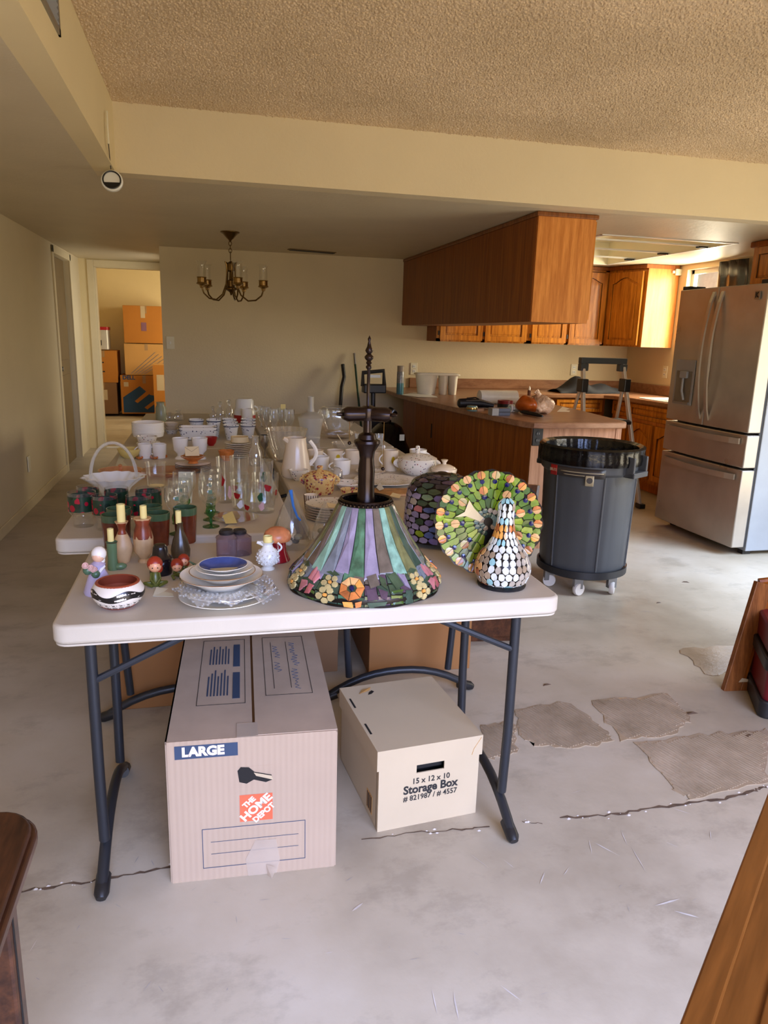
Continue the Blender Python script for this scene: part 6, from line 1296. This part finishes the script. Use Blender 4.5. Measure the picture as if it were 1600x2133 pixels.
p = Vector((c.x, c.y, TZ+.068)); o = obj('envelope', MB().box((-.034, -.002, 0), (.030, .002, .046)), 'note_cream', None, p, -FACE(c)+.1, smooth=False); o.rotation_euler.x = -.5; tag(o, 'cream envelope propped in the amber bowl', 'envelope'); obj('flap_line', MB().tube([(-.034, -.0024, .044), (-.004, -.0024, .02), (.030, -.0024, .044)], .0005, 4), 'brown_rim', o)
# casserole dishes
for k, l in enumerate(('lower of two nested white rectangular dishes with blue sprigs', 'upper of two nested white rectangular dishes with beaded rim')):
    p = at(413, 918, TZ); sc_ = 78/ppm(p); w_ = sc_/2; d_ = w_*.62; z0 = .004+.018*k
    t = thing('baking_dish', l, 'dish', (p.x, p.y+d_, TZ+z0), -FACE(p)*.4, 'nested baking dishes'); b = MB(); hh = .055
    o_ = rrect(-w_, -d_, w_, d_, .02); i_ = rrect(-w_+.012, -d_+.012, w_-.012, d_-.012, .016); bo = rrect(-w_*.86, -d_*.84, w_*.86, d_*.84, .02); n = len(o_)
    b.add([(x, y, 0) for x, y in bo]+[(x, y, hh) for x, y in o_]+[(x, y, hh) for x, y in i_]+[(x*.84, y*.84, .012) for x, y in i_], [tuple(range(n))[::-1]]+[(i+n*k2, (i+1) % n+n*k2, (i+1) % n+n*(k2+1), i+n*(k2+1)) for k2 in range(3) for i in range(n)]+[tuple(range(3*n, 4*n))])
    obj('dish_body', b, 'blue_sprig' if k == 0 else 'china_white', t, ang=40); dots = MB()
    for i in range(n):
        for q in range(3): x, y = o_[i]; x2, y2 = o_[(i+1) % n]; dots.ball((x+(x2-x)*q/3, y+(y2-y)*q/3, hh+.001), .0022, 5)
    tag(obj('bead_edge', dots, 'china_blue_trim', t), kind='stuff')
single('red_rim_dish', 'small white dish with a red band beside the baking dishes', 'dish', 440, 930, 910, 26, P_BOWL, 'print_red')
# cups along the far left table
def cup(px, pb, pt, w, l, m='blue_sprig', g='blue sprig cups'):
    o = single('footed_cup', l, 'cup', px, pb, pt, w, [(0, 0), (.62, 0), (.60, .05), (.66, .10), (.86, .75), (1, .97), (1, 1), (.93, 1), (.8, .7), (.5, .12), (0, .1)], m, g, 18); part(o, 'trim_line', [(.955, .86), (.985, .9), (.99, .92)], 'china_blue_trim', 18); return o
cup(410, 910, 873, 32, 'blue sprig cup behind the baking dishes, left one'); cup(446, 912, 873, 31, 'blue sprig cup behind the baking dishes, right one')
for px, pb, nms in ((482, 918, 'left'), (517, 914, 'right')):
    for k, wd in enumerate(('nearest', 'middle', 'farthest')):
        cup(px-2*k*(1 if px < 500 else -.2), pb-7*k, 884-6*k, 33-k, f'blue sprig cup, {wd} in the {nms} row by the plate stack')
for px, n_, l in ((325, 3, 'left'), (358, 3, 'right')):
    c, R, h = spot(px, 905, 880, 30)
    for k in range(n_): o = obj('stacked_cup', MB().lathe([(0, 0), (R*.6, 0), (R*.9, .02), (R, .026), (R*.94, .026), (R*.8, .012), (0, .008)], 16), 'china_cream' if k else 'blue_sprig', None, (c.x, c.y, TZ+.022*k), ang=50); tag(o, f'shallow cream cup, {["lowest", "middle", "top"][k]} of the {l} cup stack near the hallway', 'cup', 'cream cup stacks')
c, R, h = spot(336, 880, 852, 22); o = obj('glass_jar', MB().lathe([(0, 0), (R*.9, 0), (R, .02), (R, .10), (R*.7, .12), (R*.8, .14), (R*.7, .14), (0, .12)], 16), mat('sage_glass', (150, 150, 118), .3), None, (c.x, c.y, TZ)); tag(o, 'sage green jar at the far left table corner', 'jar')
c, R, h = spot(496, 956, 920, 54)
for k in range(8): 
    ordn = ['lowest', 'second', 'third', 'fourth', 'fifth', 'sixth', 'seventh', 'topmost'][k]; o = obj('dessert_plate', MB().lathe([(0, 0), (R*.6, 0), (R, .007), (R, .0095), (R*.6, .004), (0, .004)], 26), 'china_cream' if k < 7 else 'floral_china', None, (c.x, c.y, TZ+.0095*k), ang=50); tag(o, f'cream dessert plate, {ordn} of the tall stack behind the printed glasses', 'plate', 'tall stack of dessert plates')
R2 = 18/ppm(c); o = obj('paper_roll', MB().lathe([(0, 0), (R2, 0), (R2, .028), (R2*.9, .028), (R2*.9, .024), (0, .024)], 20), 'note_cream', None, (c.x+.01, c.y, TZ+.08)); tag(o, 'cream paper ring lying on the tall plate stack', 'paper')
single('carnival_bowl', 'orange textured carnival glass bowl left of the plate stack', 'bowl', 472, 962, 938, 34, P_BOWL, 'amber_glass', wob=lambda a, z: 1+.05*math.sin(9*a))
single('glass_decanter', 'clear glass decanter right of the plate stack', 'decanter', 533, 972, 908, 30, [(0, 0), (.9, 0), (1, .1), (.9, .45), (.45, .70), (.40, .95), (.55, 1), (.45, 1), (.32, .9), (0, .2)], 'crystal', n=18); single('silver_goblet', 'slim silver goblet behind the printed glasses', 'goblet', 552, 956, 906, 20, P_GOB, 'silver', n=16)
# far glassware
mat('canister_red', (170, 30, 30), .4); o = single('storage_jug', 'white plastic jug with red label at the far end of the left tables', 'jug', 510, 884, 830, 44, [(0, 0), (.95, 0), (1, .04), (1, .50), (.86, .62), (.84, .92), (.70, 1), (0, 1)], 'milk_glass'); part(o, 'red_label', [(1.01, .05), (1.012, .06), (1.012, .34), (1.01, .35)], 'canister_red'); handle_on(o, 'milk_glass', 1, .45, .7, .35)
o = single('paper_cup', 'white cup with red print in front of the white jug', 'cup', 515, 888, 851, 24, P_MUG, 'china_white', n=16); part(o, 'red_print', [(.93, .2), (.96, .4), (.955, .41)], 'canister_red', 16)
P_BOT = [(0, 0), (.9, 0), (1, .08), (1, .5), (.4, .68), (.35, .8), (.55, .86), (.6, .95), (.3, 1), (0, 1)]
for px, pt, w, l in ((444, 846, 14, 'shortest clear stoppered bottle by the white jug'), (459, 836, 16, 'middle clear stoppered bottle by the white jug'), (478, 832, 16, 'clear stoppered bottle next to the white jug'), (372, 853, 20, 'low clear bottle at the far left table end'), (354, 858, 16, 'small clear bottle beside the sage green jar')): single('glass_bottle', l, 'bottle', px, 876, pt, w, P_BOT, 'crystal', 'clear bottles at the far table end', 14)
for px, pb, pt, w, l in ((556, 898, 848, 20, 'first'), (571, 902, 852, 22, 'second'), (588, 898, 850, 22, 'third'), (603, 902, 853, 22, 'fourth'), (545, 890, 846, 16, 'leftmost')): single('wine_glass', f'tall fluted clear glass behind the crystal bowl, {l} from the left', 'glass', px, pb, pt, w, [(0, 0), (.7, 0), (.2, .06), (.18, .2), (.7, .35), (1, .6), (.95, 1), (.9, 1), (.92, .6), (0, .3)], 'crystal', 'tall fluted glasses', 14)
c = at(590, 897, TZ); t = thing('price_tag', 'small yellow tag on a stick among the fluted glasses', 'note', (c.x, c.y, TZ), -.1); zt_ = hz(c, 842)-TZ; obj('tag_card', MB().add([(-.016, -.002, zt_-.04), (.016, -.002, zt_-.04), (.016, 0, zt_), (-.016, 0, zt_)], [(0, 1, 2, 3)]), 'note_yellow', t, smooth=False); obj('tag_stick', MB().tube([(0, 0, 0), (0, 0, zt_-.01)], .0015, 5), 'note_cream', t)
# ---- right long table -------------------------------------------------------
o = single('crystal_bowl', 'large fluted clear crystal bowl in front of the tall fluted glasses', 'bowl', 597, 968, 893, 86, [(0, 0), (.5, 0), (.55, .05), (.72, .4), (.95, .95), (1, 1), (.94, 1), (.7, .45), (.4, .1), (0, .08)], 'crystal', n=48, wob=lambda a, z: 1+.03*math.cos(24*a))
o = single('china_pitcher', 'tall cream china pitcher with small sprigs at the left edge of the right table', 'pitcher', 617, 998, 911, 62, [(0, 0), (.90, 0), (1, .05), (.96, .25), (.74, .70), (.66, .95), (.68, 1), (.62, 1), (.60, .9), (.85, .2), (0, .1)], 'floral_china' if False else 'china_cream'); R, h = o['_r'], o['_h']; obj('spout', MB().tube([(-R*.5, -R*.2, h*.92), (-R*.85, -R*.3, h*.99)], [R*.25, R*.12], 8), 'china_cream', o); handle_on(o, 'china_white', 1, .3, .92, .45, .10)
o = single('creamer', 'small floral creamer dish in front of the china pitcher', 'dish', 622, 1004, 978, 40, P_BOWL, 'floral_china'); handle_on(o, 'china_white', 1, .3, .9, .3)
o = single('biscuit_jar', 'chintz patterned biscuit jar with lid and knob', 'jar', 666, 1034, 978, 68, [(0, 0), (.78, 0), (.82, .03), (.94, .5), (1, .72), (.98, .74)], 'chintz', n=32); part(o, 'lid', [(1.0, .73), (.96, .78), (.6, .92), (.2, .98), (.14, 1.02), (.20, 1.10), (.16, 1.16), (0, 1.18)], 'chintz', 32); handle_on(o, 'chintz', 1, .4, .75, .25, .08); handle_on(o, 'chintz', -1, .4, .75, .25, .08)
c, R, h = spot(648, 1064, 1030, 30); mat('stripe_a', (216, 190, 150), .5); o = obj('striped_cup', MB().lathe([(0, 0), (R*.8, 0), (R, h), (R*.93, h), (0, h*.1)], 18), 'china_cream', None, (c.x, c.y, TZ)); tag(o, 'brown striped paper cup beside the platter stack', 'cup'); sb = MB()
for i in range(18): a = 2*math.pi*i/18; sb.tube([(R*.81*math.cos(a), R*.81*math.sin(a), .002), (R*1.005*math.cos(a), R*1.005*math.sin(a), h)], R*.055, 4)
tag(obj('stripes', sb, 'brown_rim', o), kind='stuff')
G = 'cream mugs on the right table'
for px, pb, pt, w, l, sd in [(657, 968, 937, 33, 'cream mug, leftmost of the back row', 1), (698, 966, 937, 37, 'cream mug with orange mark, second of the back row', 1), (735, 968, 937, 33, 'cream mug just left of the lamp column', -1), (786, 972, 940, 28, 'cream mug just right of the lamp column', -1), (813, 982, 937, 32, 'cream mug with a yellow flower beside the tureen', -1), (669, 980, 950, 34, 'white mug, left one of the front row', -1), (712, 990, 957, 37, 'white mug, right one of the front row', -1)]:
    o = single('cream_mug', l, 'mug', px, pb, pt, w, P_MUG, 'china_cream' if pt < 945 else 'china_white', G, 20); handle_on(o, 'china_white', sd)
    if 'yellow' in l or 'orange' in l: R, h = o['_r'], o['_h']; S = Rev([(.9*R, 0), (R, h)]); obj('flower_print', MB().add([tuple(S.at(.35+.25*math.cos(a), .55+.18*math.sin(a), .0005)[0]) for a in [2*math.pi*i/10 for i in range(10)]], [tuple(range(10))]), 'print_yellow', o, smooth=False)
o = single('butter_dish', 'clear domed butter dish between the mugs and biscuit jar', 'dish', 698, 1000, 968, 36, [(0, 0), (1, 0), (1, .1), (.9, .1), (.86, .6), (.5, .8), (.1, .85), (.12, 1), (0, 1)], 'crystal', n=20)
single('floral_saucer', 'floral china plate with tilted rim behind the long platter', 'plate', 772, 992, 980, 62, P_PLATE, 'floral_china', n=32)
o = single('serving_platter', 'long oval floral platter behind the lamp column', 'platter', 802, 1018, 998, 130, P_PLATE, 'floral_china', n=40)
single('serving_platter', 'oval floral platter to the left of the lamp column', 'platter', 722, 1024, 1004, 62, P_PLATE, 'floral_china', n=36)
c, R, h = spot(800, 1040, 1020, 130); mat('tray_tan', (176, 130, 80), .5, var=.35, scale=25); o = obj('patterned_tray', MB().prism(rrect(-R, -R*.45, R, R*.45, .02), 0, .012), 'tray_tan', None, (c.x, c.y-.02, TZ), -.05, ang=30, bevel=.003); tag(o, 'tan patterned flat tray behind the fluted shade', 'tray')
o = single('relish_dish', 'small brown floral relish dish left of the lamp column', 'dish', 728, 1040, 1018, 40, P_BOWL, 'chintz', n=20)
note('paper_note', 'white paper scrap beside the lamp column on the tray', [(784, 1016), (792, 1006), (800, 1018), (790, 1022)], 'milk_glass', TZ+.016); note('paper_note', 'cream card lying on the tan tray', [(812, 1034), (818, 1028), (836, 1030), (832, 1038)], 'note_cream', TZ+.014); note('paper_note', 'cream strip of paper on the stacked platters', [(678, 1058), (680, 1049), (704, 1050), (704, 1058)], 'note_cream', TZ+.05)
c, R, h = spot(690, 1092, 1050, 108)
for k in range(6):
    ordn = ['lowest', 'second', 'third', 'fourth', 'fifth', 'top'][k]; o = obj('oval_platter', MB().lathe([(0, 0), (R*.6, 0), (R, .0085), (R, .0112), (R*.6, .004), (0, .004)], 32, sq=1.0), 'china_cream' if k < 5 else 'floral_china', None, (c.x, c.y, TZ+.009*k), ang=50); tag(o, f'cream platter, {ordn} of the stack between the bag and biscuit jar', 'platter', 'stack of cream platters'); obj('rim_line', MB().tube([(R*math.cos(a), R*math.sin(a), .0105) for a in [2*math.pi*i/32 for i in range(32)]], .0008, 4, closed=True), 'brown_rim', o)
# tureen and sugar bowl
o = single('soup_tureen', 'white floral soup tureen with lid and side handles', 'tureen', 868, 994, 955, 82, [(0, 0), (.60, 0), (.66, .05), (.92, .35), (1, .62), (.97, .92), (1, 1), (.94, 1)], 'floral_china', n=36); R, h = o['_r'], o['_h']; zk = (hz(o.location, 927)-TZ)/h
ld_ = part(o, 'lid', [(1.0, 1.0), (1.0, 1.04), (.7, 1.22), (.2, 1.34), (.10, 1.38), (.08, 1.45), (.13, 1.55), (.10, zk-.06), (0, zk)], 'floral_china', 36); handle_on(o, 'china_white', 1, .45, .9, .22, .08); handle_on(o, 'china_white', -1, .45, .9, .22, .08)
o = single('sugar_bowl', 'small pink banded sugar bowl with knob lid beside the tureen', 'bowl', 924, 1002, 975, 54, [(0, 0), (.6, 0), (.9, .4), (1, .9), (.96, 1), (.9, 1)], 'china_cream', n=28); R, h = o['_r'], o['_h']; zk = (hz(o.location, 957)-TZ)/h; part(o, 'lid', [(.88, 1.0), (.84, 1.1), (.5, 1.3), (.16, 1.38), (.14, 1.5), (.28, zk-.04), (.25, zk), (0, zk)], 'china_cream', 28)
o = single('cream_jug', 'small white creamer behind the tureen lid', 'creamer', 870, 968, 936, 36, P_MUG, 'china_white', n=20); handle_on(o, 'china_white', 1)
c = at(798, 972, TZ); o = obj('china_knife', MB().box((-.006, -.003, 0), (.006, .003, .10)).ball((0, 0, .10), .009, 10, (1, .5, 1.2)), 'milk_glass', None, (c.x, c.y, TZ+.0), -.2, ang=40); tag(o, 'white ceramic stirrer standing in front of the flower mug', 'utensil')
# far right table crystal
o = single('frosted_vase', 'frosted glass vase with tall narrow neck at the far right table', 'vase', 647, 926, 826, 54, [(0, 0), (.6, 0), (.7, .1), (.85, .35), (1, .55), (.7, .63), (.28, .68), (.22, .8), (.25, 1), (.20, 1), (0, .6)], 'frosted')
o = single('punch_bowl', 'large clear pressed glass punch bowl at the far right table end', 'bowl', 700, 908, 852, 80, [(0, 0), (.55, 0), (.6, .06), (.9, .45), (1, .8), (.86, .98), (.9, 1), (.82, 1), (.85, .75), (.5, .12), (0, .1)], 'crystal', n=40, wob=lambda a, z: 1+.025*math.cos(20*a)); part(o, 'lid_rim', [(.9, 1.0), (.7, 1.08), (.74, 1.10), (.6, 1.10)], 'crystal', 40)
single('glass_platter', 'flat clear round glass platter in front of the punch bowl', 'platter', 705, 918, 900, 84, P_PLATE, 'beige_glass', n=32)
c, R, h = spot(650, 938, 908, 34); o = obj('glass_box', MB().prism(rrect(-R, -R*.7, R, R*.7, .006), 0, h*.9), 'crystal', None, (c.x, c.y, TZ), -.2, ang=30); tag(o, 'square clear crystal dish beside the china pitcher', 'dish')
o = single('cut_dish', 'low cut crystal dish with a serving stick', 'dish', 714, 942, 922, 48, P_BOWL, 'crystal', n=28, wob=lambda a, z: 1+.04*math.cos(14*a)); R = o['_r']; obj('serving_stick', MB().tube([(R*.3, 0, .015), (-R*.5, R*.2, .09)], .0022, 6), 'note_cream', o)
for px, l in ((748, 'small cut glass left of the lamp socket base'), (790, 'small cut glass right of the lamp socket base')): single('shot_glass', l, 'glass', px, 930, 904, 20, P_TUM, 'crystal', 'small cut glasses', 16)
# ------------------------------------------------------------------ kitchen counter clutter
mat('tub_cream', (240, 234, 216), .45, var=.08); mat('white_plastic', (236, 234, 228), .35)
# white plastic shower caddy tub
q0 = at(882, 823, CZ); q1 = at(950, 823, CZ); c = (q0+q1)/2+Vector((0, .12, 0)); w_ = 92/2/ppm(c); h = hz(c, 778)-CZ
t = thing('planter_tub', 'cream plastic window planter tub with scalloped sides on the counter', 'tub', (c.x, c.y, CZ), -.12)
for k, x in enumerate((-.46, .30, .74)):
    r = (.47, .20, .20)[k]*w_; obj('tub_cell', MB().lathe([(0, 0), (r*.85, 0), (r*1.1, h*.97), (r*1.04, h*.97), (r*.8, .01), (0, .01)], 20, Matrix.Translation((x*w_, 0, 0)) @ Matrix.Diagonal((1, .09/r if k == 0 else .08/r, 1, 1))), 'tub_cream', t)
obj('tub_rim', MB().prism(rrect(-w_, -.11, w_, .11, .04), h*.93, h), 'tub_cream', t, bevel=.004)
obj('tub_lining', MB().prism(rrect(-w_*.93, -.095, w_*.93, .095, .03), h, h+.003), 'white_plastic', t)
# spray can
o = single('spray_can', 'grey and teal spray can standing on the left end of the counter', 'spray can', 833, 822, 762, 15, [(0, 0), (.95, 0), (1, .02), (1, .40)], mat('can_teal', (78, 122, 130), .3, metal=.3), z=CZ, n=18); part(o, 'can_upper', [(1, .40), (1, .78), (.94, .80)], mat('can_print', (128, 128, 128), .35, metal=.3, var=.4, scale=60), 18); part(o, 'cap', [(.94, .80), (.94, 1), (0, 1)], mat('can_cap', (150, 134, 116), .4), 18)
note('paper_sheet', 'sheet of white paper on the corner of the peninsula counter', [(836, 823), (862, 818), (905, 822), (912, 828), (870, 828)], 'white_plastic', CZ)
# folded black tool roll
c = at(990, 850, CZ); t = thing('tool_roll', 'black rolled tool pouch on the peninsula counter', 'pouch', (c.x, c.y, CZ), -.05)
L = 76/ppm(c); obj('pouch_body', MB().tube([(-L*.5, 0, .035), (-L*.46, 0, .035), (-L*.2, 0, .038), (L*.2, 0, .033), (L*.5, -.02, .022)], [.02, .034, .036, .03, .018], 12), 'black_plastic', t); obj('pouch_zip', MB().tube([(-L*.3, -.03, .058), (L*.1, -.027, .058), (L*.5, -.03, .035)], .004, 6), 'metal_grey', t); obj('pouch_strap', MB().tube([(-L*.25, 0, .072), (0, .01, .078), (L*.1, 0, .064)], .006, 6), 'black_plastic', t)
# white paper roll behind
c = at(1050, 845, CZ); o = obj('paper_roll', MB().tube([(-.17, 0, .055), (-.16, 0, .055), (.16, 0, .055), (.17, 0, .055)], [.03, .055, .055, .03], 20), 'white_plastic', None, (c.x, c.y+.14, CZ), .02); tag(o, 'roll of white paper lying on the peninsula counter', 'paper roll')
o = single('tape_roll', 'dark red tape roll on the peninsula counter', 'tape', 1052, 850, 834, 32, [(0, 0), (1, 0), (1, .55)], 'black_plastic', z=CZ, n=22); part(o, 'red_top', [(1, .55), (1, 1), (.6, 1), (.6, .6), (0, .6)], mat('tape_red', (128, 22, 30), .35), 22)
# light bulb
c = at(1066, 858, CZ); t = thing('light_bulb', 'white spiral light bulb lying beside the plastic bag', 'bulb', (c.x, c.y, CZ), .2)
obj('bulb_base', MB().tube([(-.06, 0, .016), (-.045, 0, .018), (-.02, 0, .02)], [.01, .014, .02], 12), mat('bulb_teal', (170, 196, 190), .4), t)
for k in range(4): obj('spiral_turn', MB().tube([(-.012+.018*k, .024*math.cos(a), .026+.024*math.sin(a)) for a in [2*math.pi*i/14 for i in range(14)]], .0075, 8, closed=True), 'white_plastic', t)
# small box and tools
c = at(1056, 866, CZ); t = thing('small_box', 'small grey and black product box at the counter edge', 'box', (c.x-.05, c.y, CZ), .05); obj('box_front', MB().box((-.06, 0, 0), (-.01, .07, .05)), mat('box_grey', (150, 146, 142), .5), t, smooth=False, bevel=.002); obj('box_label', MB().box((-.01, -.001, 0), (.075, .07, .05)), mat('box_slate', (66, 72, 92), .4), t, smooth=False, bevel=.002); obj('box_stripe', MB().box((-.008, -.002, .022), (.073, -.001, .027)), 'ink_black', t, smooth=False)
c = at(983, 856, CZ); t = thing('tape_measure', 'teal and tan tape measure at the counter edge', 'tape measure', (c.x, c.y, CZ), 0); obj('case', MB().lathe([(0, 0), (.035, 0), (.04, .008), (.04, .03), (.035, .038), (0, .038)], 18), mat('measure_teal', (96, 124, 120), .35), t); obj('case_rim', MB().lathe([(.041, .01), (.043, .019), (.041, .028)], 18), 'brass_polished', t); obj('hook', MB().box((.04, -.008, 0), (.09, .008, .016)), mat('measure_tan', (176, 130, 96), .4), t, smooth=False)
a = at(1084, 862, CZ); b_ = at(1130, 871, CZ); d = (b_-a).normalized()
t = thing('utility_tool', 'black handled scraper lying along the peninsula counter edge', 'scraper', a, math.atan2(d.y, d.x)); L = (b_-a).length
obj('tool_handle', MB().tube([(0, 0, .016), (L*.2, 0, .018), (L*.8, 0, .016), (L, 0, .012)], [.008, .015, .014, .007], 10), 'black_plastic', t); obj('tool_shaft', MB().tube([(-.16, .02, .014), (0, 0, .016)], .005, 8), 'metal_grey', t); obj('tool_disc', MB().lathe([(0, 0), (.035, 0), (.035, .005), (0, .006)], 18, Matrix.Translation((-.02, .03, .014))), 'metal_grey', t)
# crumpled plastic bag with orange contents
c = at(1120, 864, CZ)+Vector((.02, .10, 0)); mat('bag_tan', (206, 170, 140), .3, var=.25, scale=14, bump=.9, bscale=16, bdist=.03); mat('bag_orange', (176, 84, 26), .25, var=.4, scale=10)
t = thing('grocery_bag', 'crumpled translucent plastic bag with orange contents on the peninsula', 'bag', (c.x, c.y, CZ), -.2); w_ = 78/2/ppm(c); h = hz(c, 820)-CZ
random.seed(8)
def lump(cx, r, sz, seed):
    b = MB().ball((cx, 0, 0), r, 26, sz); random.seed(seed); b.v = [(x+.010*math.sin(40*y+9*z+seed), y+.010*math.sin(50*z+30*x), max(.0, z+h*.46+.008*math.sin(60*x+40*y))) for x, y, z in b.v]; return b
obj('bag_film', lump(w_*.32, w_*.66, (1, .95, .74), 3), 'bag_tan', t, ang=25); obj('bag_contents', lump(-w_*.35, w_*.62, (1, .95, .70), 5), 'bag_orange', t, ang=60); obj('bag_knot', MB().tube([(w_*.2, 0, h*.8), (w_*.1, -.02, h*1.02), (0, -.01, h*1.12)], [.03, .016, .022], 8), 'bag_tan', t)
o = single('dropper_bottle', 'tiny brown dropper bottle behind the plastic bag', 'bottle', 1102, 824, 803, 7, [(0, 0), (1, 0), (1, .5), (.6, .55)], mat('dropper_brown', (96, 52, 34), .3), z=CZ, n=12); part(o, 'dropper', [(.7, .5), (.7, .75), (.35, .85), (0, 1)], 'white_plastic', 12)
note('paper_sheet', 'white paper plate edge beside the plastic bag', [(1160, 858), (1172, 848), (1190, 852), (1186, 858)], 'white_plastic', CZ)
# black jacket on the back counter
mat('jacket', (36, 38, 44), .8, var=.2, scale=20)
a = at(1160, 818, CZ); b2 = at(1300, 820, CZ); b = MB(); n, m = 22, 10; vs = []; random.seed(2)
for i in range(n+1):
    for j in range(m+1):
        u, v = i/n, j/m; hgt = .13*math.exp(-((u-.34)/.16)**2)+.06*math.exp(-((u-.75)/.2)**2)+.03; e = math.sin(math.pi*min(1, max(0, v)))**.6
        vs.append((u*.72, v*.30+.02*math.sin(9*u), max(.001, hgt*e+.008*math.sin(17*u+5*v)*e)))
b.add(vs, [(i*(m+1)+j, (i+1)*(m+1)+j, (i+1)*(m+1)+j+1, i*(m+1)+j+1) for i in range(n) for j in range(m)])
o = obj('jacket', b, 'jacket', None, (a.x, a.y-.08, CZ)); o.modifiers.new('s', 'SOLIDIFY').thickness = .004; tag(o, 'dark jacket heaped on the back counter behind the ladder', 'jacket')
# ------------------------------------------------------------------ tools leaning by the dining wall
mat('handle_green', (22, 62, 40), .4)
def pole(px0, py0, Y0_, px1, py1, Y1_, w, name, label, cat, mt, pts=None):
    a = aty(px0, py0, Y0_); b = aty(px1, py1, Y1_); d = (b-a); f = a+d*((0.004-a.z)/d.z); return a, f
a, f = pole(713, 760, 7.30, 708, 850, 7.22, 8, '', '', '', '')
a = aty(714, 759, 7.34); k1 = aty(717, 785, 7.30); k2 = aty(712, 806, 7.27); f = aty(709, 846, 7.22); d = f-k2; g = k2+d*((.012-k2.z)/d.z)
o = obj('pry_bar', MB().tube([a, k1, k2, g], .019, 10), 'black_plastic'); tag(o, 'black bent bar leaning against the dining wall', 'bar')
a = aty(738, 736, 7.38); f = aty(748, 852, 7.22); d = f-a; g = a+d*((.01-a.z)/d.z)
t = thing('broom', 'thin dark green broom handle leaning against the dining wall', 'broom', g); obj('broom_handle', MB().tube([a.lerp(g, .09)-g, Vector((0, 0, .08))], .011, 10), 'handle_green', t); obj('handle_tip', MB().tube([a-g, a.lerp(g, .09)-g], .012, 10), 'metal_grey', t); obj('broom_head', MB().box((-.07, -.02, 0), (.07, .02, .09)), 'black_plastic', t, smooth=False, bevel=.006)
p = aty(778, 812, 6.6); t = thing('upright_vacuum', 'black upright vacuum cleaner standing by the dining wall', 'vacuum', (p.x, 6.6, 0)); zt_ = aty(780, 772, 6.6).z
obj('vacuum_base', MB().prism(rrect(-.11, -.18, .11, .12, .04), .005, .10), 'black_plastic', t, bevel=.01); obj('vacuum_body', MB().prism(rrect(-.07, -.06, .07, .08, .03), .10, .70), 'black_plastic', t, bevel=.01); obj('vacuum_neck', MB().tube([(0, 0, .68), (0, .02, zt_-.15)], .022, 10), 'black_metal', t)
obj('vacuum_head', MB().box((-.10, -.05, zt_-.20), (.11, .06, zt_-.12)), 'black_plastic', t, smooth=False, bevel=.01); obj('vacuum_grip', MB().tube([(-.10, 0, zt_-.14), (-.10, 0, zt_-.02), (.09, 0, zt_), (.10, 0, zt_-.13)], .02, 8), 'black_plastic', t); obj('chrome_clip', MB().box((-.06, -.055, zt_-.06), (.05, -.045, zt_-.035)), 'metal_grey', t, smooth=False)
# black bag slumped beside the peninsula
c = at(812, 985, 0); c = Vector((1.46, 6.02, 0)); b = MB().ball((0, 0, .34), .30, 24, (.72, .9, 1.13)); b.v = [(x+.02*math.sin(22*z+5*y), y+.02*math.sin(18*x+14*z), max(0.002, z)) for x, y, z in b.v]
t = thing('trash_bag', 'full black plastic trash bag slumped against the peninsula', 'trash bag', c); obj('bag_film', b, 'liner', t); obj('bag_tie', MB().tube([(0, 0, .66), (.02, 0, .72), (.06, .02, .76)], [.05, .02, .05], 10), 'liner', t); obj('paper_tag', MB().box((.05, -.27, .55), (.09, -.265, .60)), 'note_pale', t, smooth=False)
